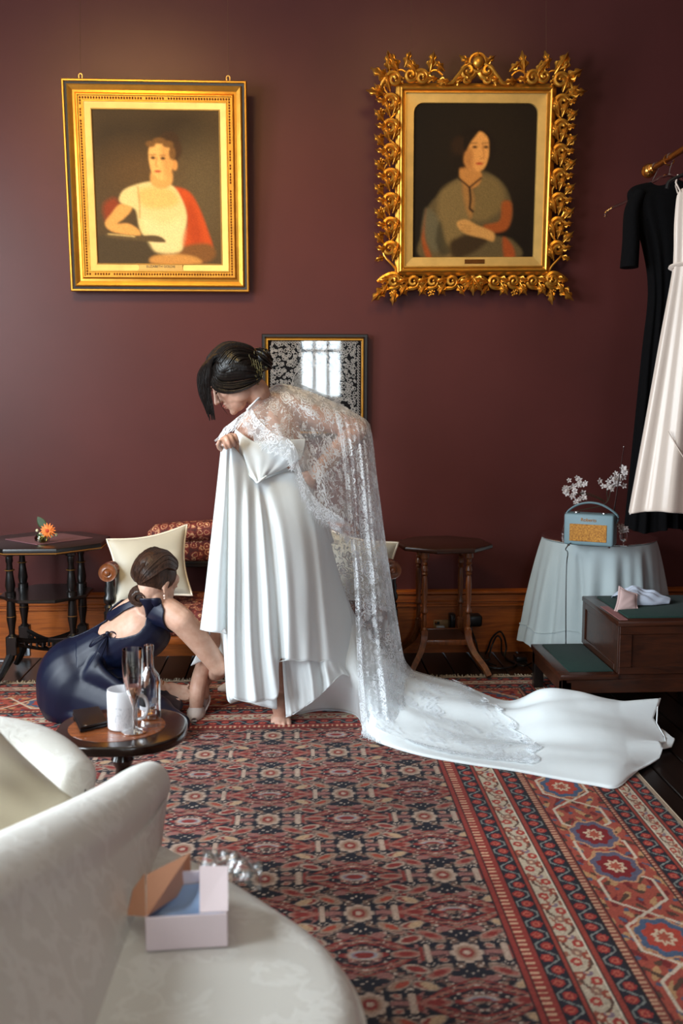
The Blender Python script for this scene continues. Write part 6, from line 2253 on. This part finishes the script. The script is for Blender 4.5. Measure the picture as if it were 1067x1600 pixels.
# scalloped rolled end
endw = np.clip((u_ - .93) / .07, 0, 1)
tr[..., 2] += endw * .030 * np.sin(2 * PI * 3.1 * v_ + .6) * np.sin(PI * v_)
tr[..., 0] += endw * .045 * np.abs(np.sin(2 * PI * 2.3 * v_)) * np.sin(PI * v_)
tr[..., 2] = np.maximum(tr[..., 2], .012)
tm = MB().grid(tr)
# a second fold of hem peeping out beyond the end
tail = [[(1000, 1140, 3.62), (1010, 1150, 3.56), (1006, 1176, 3.45)], [(1030, 1138, 3.60), (1034, 1156, 3.54), (1030, 1180, 3.44)], [(1050, 1152, 3.56), (1054, 1158, 3.54), (1049, 1177, 3.46)]]
gt = loft([pk(c_) for c_ in tail], 24, 20)
gt[..., 2] = np.maximum(gt[..., 2], .012)
tm.grid(gt)
tro = tm.build('train', M_satin, gown_o, True, None, 180, thick=.003)
MB().tube(np.vstack([tr[::4, -1], tr[-1, ::-3]]), .0028, 5).build('train_hem', M_satin, gown_o)

# lace cape -----------------------------------------------------------
cape = MB()
capeA = [
    [(385, 641, 3.80), (392, 652, 3.785), (398, 666, 3.78)],
    [(404, 623, 3.84), (415, 650, 3.79), (428, 690, 3.745)],
    [(420, 609, 3.90), (436, 650, 3.81), (452, 698, 3.745)],
    [(434, 600, 3.97), (446, 622, 3.878), (457, 655, 3.83), (468, 745, 3.735)],
    [(462, 604, 3.96), (474, 630, 3.862), (484, 670, 3.84), (497, 795, 3.745)],
    [(500, 618, 3.96), (512, 645, 3.885), (522, 700, 3.86), (536, 822, 3.77)],
    [(520, 627, 3.965), (531, 655, 3.895), (540, 710, 3.87), (546, 834, 3.80)],
]
sheet(cape, capeA, 90, 60, .003, 4, 1)
capeB = [
    [(512, 624, 3.965), (525, 650, 3.89), (536, 720, 3.865), (546, 830, 3.80), (553, 900, 3.79), (557, 1000, 3.77), (560, 1080, 3.735), (566, 1143, 3.685)],
    [(530, 631, 3.965), (540, 656, 3.90), (549, 720, 3.875), (557, 830, 3.82), (563, 900, 3.80), (567, 1000, 3.77), (572, 1080, 3.72), (580, 1152, 3.645)],
    [(545, 639, 3.965), (554, 662, 3.905), (561, 720, 3.885), (569, 830, 3.85), (576, 900, 3.83), (582, 1000, 3.80), (590, 1080, 3.73), (598, 1160, 3.61)],
    [(558, 647, 3.975), (566, 668, 3.92), (573, 720, 3.90), (582, 830, 3.84), (590, 900, 3.82), (598, 1000, 3.79), (608, 1080, 3.72), (620, 1166, 3.59)],
    [(571, 655, 3.985), (577, 676, 3.945), (584, 740, 3.93), (595, 830, 3.90), (605, 910, 3.89), (616, 1000, 3.87), (630, 1070, 3.83), (648, 1140, 3.62)],
    [(578, 663, 4.0), (583, 690, 3.98), (591, 760, 3.98), (603, 850, 3.98), (615, 930, 3.99), (630, 1022, 4.0), (646, 1050, 3.96), (680, 1120, 3.70)],
]
sheet(cape, capeB, 100, 120, .008, 5, 2)
capeC = [
    [(578, 663, 4.0), (591, 760, 4.01), (603, 850, 4.02), (615, 930, 4.04), (632, 1036, 4.05)],
    [(560, 650, 4.04), (571, 760, 4.08), (582, 860, 4.11), (592, 950, 4.12), (604, 1046, 4.12)],
    [(530, 634, 4.06), (545, 760, 4.10), (552, 860, 4.13), (560, 950, 4.15), (572, 1030, 4.15)],
    [(495, 619, 4.06), (512, 760, 4.11), (515, 860, 4.14), (525, 930, 4.15), (545, 1000, 4.15)],
    [(460, 606, 4.05), (490, 760, 4.11), (495, 860, 4.14), (500, 930, 4.15), (520, 1000, 4.15)],
    [(432, 601, 4.0), (430, 700, 4.09), (440, 800, 4.13), (450, 900, 4.15), (470, 980, 4.15)],
]
sheet(cape, capeC, 80, 80, .008, 5, 5)
# the part lying on the train
ct_ = []
for j in range(8, 52):
    w_ = (j - 8) / 43
    e_ = 112 + 44 * w_ + 5 * abs(math.sin(j * .55)) - 60 * max(0, w_ - .8)
    q_ = np.linspace(52, e_, 100)
    i0 = q_.astype(int)
    f_ = (q_ - i0)[:, None]
    ct_.append(tr[i0, j] * (1 - f_) + tr[i0 + 1, j] * f_)
ct_ = np.array(ct_).transpose(1, 0, 2)
ct_[..., 2] += .007
MB().grid(ct_).build('lace_overlay', M_lace_soft, gown_o, True, None, 180)
lb_ = np.vstack([ct_[40:, -1], ct_[-1, ::-1]])
rows = [[p_ + np.array((-.004, .022, .002)), p_ + np.array((.002, -.004, .003)), p_ + np.array((.012, -.016 - .008 * abs(math.sin(i * .5)), .0015))] for i, p_ in enumerate(lb_)]
MB().grid(rows).build('lace_border', M_lace_edge, gown_o, True, None, 180)
cape_o = cape.build('lace_cape', M_lace, bride, True, None, 180)
# scalloped border with eyelash threads
edge_pts = [(385, 641, 3.79), (396, 662, 3.772), (412, 678, 3.752), (428, 690, 3.738), (444, 694, 3.736), (458, 712, 3.73), (466, 742, 3.727), (480, 775, 3.728), (497, 797, 3.735), (516, 810, 3.75), (536, 823, 3.763), (547, 836, 3.79)]
ep = catmull(pk(edge_pts), 120)
bd_ = MB()
rows = []
for i, p in enumerate(ep):
    w_ = (.022 + .010 * abs(math.sin(i * .42))) * (1.4 if i < 50 else 1)
    d_ = np.array((-.45, -.05, -.80)) if i < 60 else np.array((-.2, -.05, -1))
    rows.append([p - d_ * .028 + np.array((0, .003, 0)), p + np.array((0, -.002, 0)), p + d_ * w_ + np.array((0, -.004, 0))])
bd_.grid(rows)
bd_.build('lace_border', M_lace_edge, cape_o, True, None, 180)
bd_ = MB()
low_edge = catmull(pk([(566, 1143, 3.683), (580, 1153, 3.642), (598, 1161, 3.607), (622, 1167, 3.585), (650, 1160, 3.60)]), 50)
rows = []
for i, p in enumerate(low_edge):
    w_ = .030 + .012 * abs(math.sin(i * .5))
    p = p.copy()
    p[2] = max(p[2], .022)
    rows.append([p + np.array((.01, .02, .025)), p + np.array((0, -.01, .004)), np.array((p[0] - .006, p[1] - w_ * 1.2, .018))])
bd_.grid(rows)
bd_.build('lace_border', M_lace_edge, cape_o, True, None, 180)
bd_ = MB()
left_col = catmull(pk([(350, 668, 3.815), (360, 661, 3.80), (372, 651, 3.79), (386, 641, 3.79)]), 30)
rows = []
for i, p in enumerate(left_col):
    w_ = .030 + .010 * abs(math.sin(i * .6))
    rows.append([p, p + np.array((-.010, -.006, -.6 * w_)), p + np.array((-.022, -.01, -w_ * 1.25))])
bd_.grid(rows)
bd_.build('lace_border', M_lace_edge, cape_o, True, None, 180)
ey_ = MB()
for i in range(0, 120, 1):
    p, w_ = ep[i], (.022 + .010 * abs(math.sin(i * .42))) * (1.4 if i < 50 else 1)
    d_ = np.array((-.45, -.05, -.80)) if i < 60 else np.array((-.2, -.05, -1))
    for q in range(2):
        e_ = p + d_ * w_ + np.array((0, -.005, 0))
        j_ = np.array((rng.normal(0, .25), 0, rng.normal(0, .15)))
        ey_.tube([p + d_ * w_ * .5 + np.array((0, -.003, 0)), e_, e_ + (d_ + j_) * rng.uniform(.006, .016)], [.0008, .0007, .0004], 3, False)
for i in range(30):
    p, w_ = left_col[i], .030 + .010 * abs(math.sin(i * .6))
    for q in range(2):
        e_ = p + np.array((-.022, -.01, -w_ * 1.25))
        ey_.tube([p + np.array((-.010, -.006, -.6 * w_)), e_, e_ + np.array((-.012 + rng.normal(0, .004), 0, -.014 + rng.normal(0, .004)))], [.0008, .0007, .0004], 3, False)
for i in range(50):
    p = low_edge[i]
    w_ = .030 + .012 * abs(math.sin(i * .5))
    for q in range(2):
        e_ = np.array((p[0] - .006, p[1] - w_ * 1.2, .017))
        ey_.tube([e_ + np.array((.002, .02, .004)), e_, e_ + np.array((rng.normal(-.004, .008), -rng.uniform(.008, .022), -.004))], [.0008, .0007, .0005], 3, False)
tag(ey_.build('eyelash_fringe', M_thread, cape_o), None, None, None, 'stuff')
nk = catmull(pk([(386, 640, 3.785), (394, 632, 3.80), (405, 621, 3.835), (420, 608, 3.895), (434, 601, 3.955), (450, 603, 3.955)]), 30)
MB().tube(nk, .0065, 6, True, .5).build('neck_edging', M_thread, cape_o)

# second shoe on the carpet
s2 = F(352, 1085)
sh2 = thing('shoe', 'grey satin shoe with jewelled buckle lying on the carpet beside the bridal hem', 'shoe', tuple(s2))
gg = []
for i, u2 in enumerate(np.linspace(0, 1, 14)):
    x_ = s2[0] - .035 + .10 * u2
    hw_ = .033 * math.sin(min(1, .1 + u2 * 1.1) * PI / 2) ** .7
    ht = .046 * math.sin(min(1, .1 + u2) * PI / 2)
    gg.append([(x_, s2[1] + .03 + hw_ * math.cos(2 * PI * k / 18), .009 + max(0, .006 + ht * math.sin(2 * PI * k / 18))) for k in range(18)])
m_ = MB().grid(gg, cv=True)
m_.F.append(tuple(range(18)))
m_.build('toe', M_shoe, sh2, True, None, 180)
M_gem = plain('crystal_buckle', (220, 226, 232), .08, .6)
bk = MB()
for k in range(9):
    bk.ball((s2[0] + .03 + .006 * (k % 3), s2[1] - .002 + .002 * (k // 3), .040 + .006 * (k // 3)), .0036, 8, 6)
bk.build('buckle', M_gem, sh2)

# ------------------------------------------------------------------ the bridesmaid
M_navy = satin('navy_satin', (5, 14, 40), .0)
M_navy.node_tree.nodes['Principled BSDF'].inputs['Roughness'].default_value = .46
bm_o = F(170, 1110)
maid = thing('person', 'bridesmaid in navy satin dress crouching on the carpet and fastening the shoe', 'person', (bm_o[0], 3.95, 0))
Mc = P(243, 911, 3.80)
Mm = frame((.45, .72, -.50), (.30, .38, .87))
mb = MB()
head_mb(mb, Mc, Mm, .94)
N2 = P(237, 950, 3.86)
mb.limb([Mc + Mm @ np.array((0, -.02, -.03)), (Mc + Mm @ np.array((0, -.02, -.075))) * .6 + N2 * .4, N2], [.048, .046, .050], 16)
R2, L2 = P(284, 970, 3.75), P(190, 966, 3.93)
C2, W2, P2 = P(222, 984, 3.86), P(172, 1012, 3.92), P(128, 1052, 3.95)
mb.limb([N2 + np.array((0, .01, -.02)), P(230, 974, 3.87), C2, P(196, 1000, 3.89), W2, P(148, 1034, 3.94), P2], [.062, .092, .108, .102, .096, .125, .150], 22)
mb.limb([N2, P(262, 956, 3.78), R2], [.062, .056, .052], 16)
mb.limb([N2, P(212, 954, 3.87), L2], [.062, .058, .052], 16)
E2, V2 = P(341, 1040, 3.80), P(333, 1054, 4.00)
mb.limb([R2, P(312, 1003, 3.77), E2], [.051, .045, .039], 16)
mb.limb([E2, P(340, 1049, 3.90), V2], [.040, .035, .026], 16)
hand_mb(mb, V2, (-.55, .25, -.75), (-.75, .45, .2), 1, (.9, .9, .6), .85, .06, .7)
E3, V3 = P(222, 1064, 4.02), P(256, 1074, 3.99)
mb.limb([L2, P(200, 1015, 4.0), E3], [.050, .044, .036], 16)
mb.limb([E3, P(240, 1070, 4.01), V3], [.036, .033, .024], 16)
hand_mb(mb, V3, (.92, -.15, -.25), (.1, -.75, .5), 1, (.35, .5, .4), .86, .08, .6)
for kx_, ky_, kY in ((236, 1112, 3.78), (240, 1096, 3.98)):
    K_ = P(kx_, ky_, kY)
    K_[2] = max(K_[2], .075)
    mb.limb([P2, P(180, 1085, (3.95 + kY) / 2), K_], [.12, .10, .064], 16)
    mb.limb([K_, (K_ + F(150, 1110)) / 2 + np.array((0, 0, .05)), F(135, 1108) + np.array((0, 0, .055))], [.06, .055, .04], 14)
    mb.limb([F(135, 1108) + np.array((0, 0, .05)), F(120, 1106) + np.array((-.05, 0, .04))], [.035, .028], 12)
vv, nn_, ff = remesh(mb, .0046, 3)
MB().add(vv, ff).build('body', M_skin_b, maid, True, None, 180)

# dress: the skirt is a volume of its own, the bodice a shell over the torso
sk_ = MB()
sk_.limb([P(170, 1014, 3.92), P(148, 1036, 3.94), P(127, 1056, 3.95), P(122, 1080, 3.96)], [.104, .138, .168, .165], 20)
sk_.limb([P(128, 1070, 3.94), P(180, 1096, 3.86), P(238, 1120, 3.76)], [.15, .125, .09], 18)
sk_.limb([P(128, 1066, 3.98), P(190, 1085, 3.99), P(236, 1098, 3.98)], [.15, .12, .09], 18)
gb_ = [F(105, 1108), F(150, 1130), F(220, 1152), F(272, 1160), F(282, 1148), F(250, 1120)]
for p in gb_:
    sk_.limb([P(150, 1066, 3.92), (P(160, 1080, 3.9) + p) / 2 + np.array((0, 0, .02)), p + np.array((0, 0, .045))], [.10, .075, .04], 12)
sk_.ball(F(190, 1125) + np.array((0, .02, .05)), (.25, .20, .055), 20, 10)
for k in range(9):
    a_ = k / 8
    e_ = F(96 + 190 * a_, 1108 + 52 * a_) + np.array((0, 0, .035))
    sk_.limb([P(158, 1006, 3.87), P(140 + 20 * a_, 1050, 3.80 - .02 * a_), (P(130 + 90 * a_, 1085, 3.80) + e_) / 2, e_], [.012, .020, .024, .020], 8, 18)
v2, n2_, f2 = remesh(sk_, .009, 5)
v2[:, 2] = np.maximum(v2[:, 2], .0095)
dress = MB().add(v2, f2).build('dress', M_navy, maid, True, None, 180)


def pip(poly, x, y):
    ins = np.zeros(x.shape, bool)
    for i in range(len(poly)):
        (x0, y0), (x1, y1) = poly[i], poly[(i + 1) % len(poly)]
        c_ = ((y0 <= y) & (y1 > y)) | ((y1 <= y) & (y0 > y))
        with np.errstate(divide='ignore', invalid='ignore'):
            ins ^= c_ & (x < x0 + (y - y0) / (y1 - y0) * (x1 - x0))
    return ins


# cut the bodice pattern out of the torso surface: racer panel, side strap, lower bodice and the unseen front
fa = np.array([q[:4] if len(q) >= 4 else (*q, q[-1]) for q in ff])
cen_ = vv[fa].mean(1)
nf_ = nn_[fa].mean(1)
q_ = cen_ - _c
w_ = q_ @ _fw
pxx, pyy = 533.5 + FPX * (q_ @ _rt) / w_, 800 - FPX * (q_ @ _up) / w_
facing = (nf_ * q_).sum(1) < 0
panel = pip([(218, 934), (249, 934), (256, 950), (263, 970), (275, 994), (286, 1015), (262, 1080), (120, 1080), (120, 1000), (150, 988), (160, 994), (190, 997), (216, 990), (226, 978), (229, 962), (226, 946)], pxx, pyy)
strap = pip([(166, 962), (190, 947), (218, 935), (222, 942), (196, 955), (172, 972)], pxx, pyy)
torso_d = np.full(len(cen_), 1e9)
for a, b in ((N2, C2), (C2, W2), (W2, P2)):
    e_ = b - a
    t_ = np.clip(((cen_ - a) @ e_) / (e_ @ e_), 0, 1)
    torso_d = np.minimum(torso_d, np.linalg.norm(cen_ - a - t_[:, None] * e_, axis=1))
keep = (torso_d < .155) & ((facing & (panel | strap)) | (~facing & (pxx < 272) & (pyy > 940)))
used_v = np.unique(fa[keep])
remap = -np.ones(len(vv), int)
remap[used_v] = np.arange(len(used_v))
from collections import defaultdict
ec = defaultdict(int)
for f_ in fa[keep].tolist():
    for i in range(4):
        ec[tuple(sorted((f_[i], f_[(i + 1) % 4])))] += 1
nb2 = defaultdict(list)
for (i, j), c_ in ec.items():
    if c_ == 1:
        nb2[i].append(j)
        nb2[j].append(i)
vv = vv.copy()
for _k in range(14):
    new = {i: vv[i] * .5 + .5 * np.mean([vv[j] for j in js], 0) for i, js in nb2.items()}
    for i, p_ in new.items():
        vv[i] = p_
shell = MB().add(vv[used_v] + nn_[used_v] * .006, remap[fa[keep]].tolist())
shell.build('bodice', M_navy, dress, True, None, 180, thick=.006)
bw_ = MB()
K0 = P(168, 990, 3.815)
for sx, pts in ((1, [(168, 990, 3.80), (160, 992, 3.785), (146, 1000, 3.79), (140, 1010, 3.80), (150, 1004, 3.785), (166, 992, 3.79)]), (1, [(168, 990, 3.80), (175, 987, 3.79), (182, 992, 3.79), (176, 998, 3.79), (168, 992, 3.79)]),
                (1, [(168, 991, 3.80), (160, 1004, 3.785), (150, 1020, 3.775), (138, 1040, 3.765)]), (1, [(168, 991, 3.80), (165, 1008, 3.785), (158, 1026, 3.775)])):
    bw_.tube(catmull(pk(pts), 26), .0055, 7, True, .5)
bw_.ball(P(168, 990, 3.795), .010, 10, 8)
bw_.build('tie_bow', M_navy, dress)
# hair
SK2, SC2 = np.array((.080, .098, .088)) * .94, np.array((0, -.020, .036)) * .94


def ell2(d_, f_=1.0):
    d_ = np.asarray(d_, float)
    return Mc + Mm @ (SC2 + d_ / np.linalg.norm(d_) * SK2 * f_)


hr = MB()
hr.ball(Mc + Mm @ (SC2 + np.array((0, -.005, .002))), SK2, 24, 16, Mm)
bn = np.array((-.20, -.80, -1.0))
for k in range(56):
    a_ = -1.35 + 2.7 * (k + rng.uniform(-.3, .3)) / 55
    st_ = np.array((math.sin(a_ * 1.2), .75 * math.cos(a_), .25 + .6 * math.cos(a_)))
    md_ = np.array((math.sin(a_) * .95, -.45, .85 * math.cos(a_)))
    en = bn + np.array((math.sin(a_) * .3, 0, .1))
    lift = 1.03 + rng.uniform(0, .06)
    strand(hr, [ell2(st_, .985), ell2(st_ * .6 + md_ * .4, lift), ell2(md_, lift + .02), ell2(md_ * .45 + en * .55, lift), ell2(en, 1.05)], .012, .008, 18, .42)
b2 = P(220, 931, 3.77)
hr.ball(b2, (.047, .036, .044), 16, 10)
for k in range(12):
    r_ = .016 + .0022 * k
    pts = [b2 + np.array((r_ * 1.2 * math.cos(k + t_), -.036 + .0024 * k, r_ * .95 * math.sin(k + t_))) for t_ in np.linspace(0, 3.8, 14)]
    strand(hr, pts, .008, .005, 14, .6)
hr.build('hair', M_hair_brown, maid, True, None, 60)
er = Mc + Mm @ (np.array((.078, -.012, -.048)) * .94)
MB().ball(er, .005, 10, 8).ball(er + np.array((0, 0, -.010)), .004, 8, 6).build('earring', M_pearl, maid)
wr_ = V3 + np.array((-.005, 0, 0))
MB().tube([wr_ + .027 * (np.array((.15, -.6, .75)) * math.cos(q) + np.array((.1, .72, .6)) * math.sin(q)) for q in np.linspace(0, 2 * PI, 20, False)], .0016, 5, closed=True).build('bracelet', M_brass, maid)
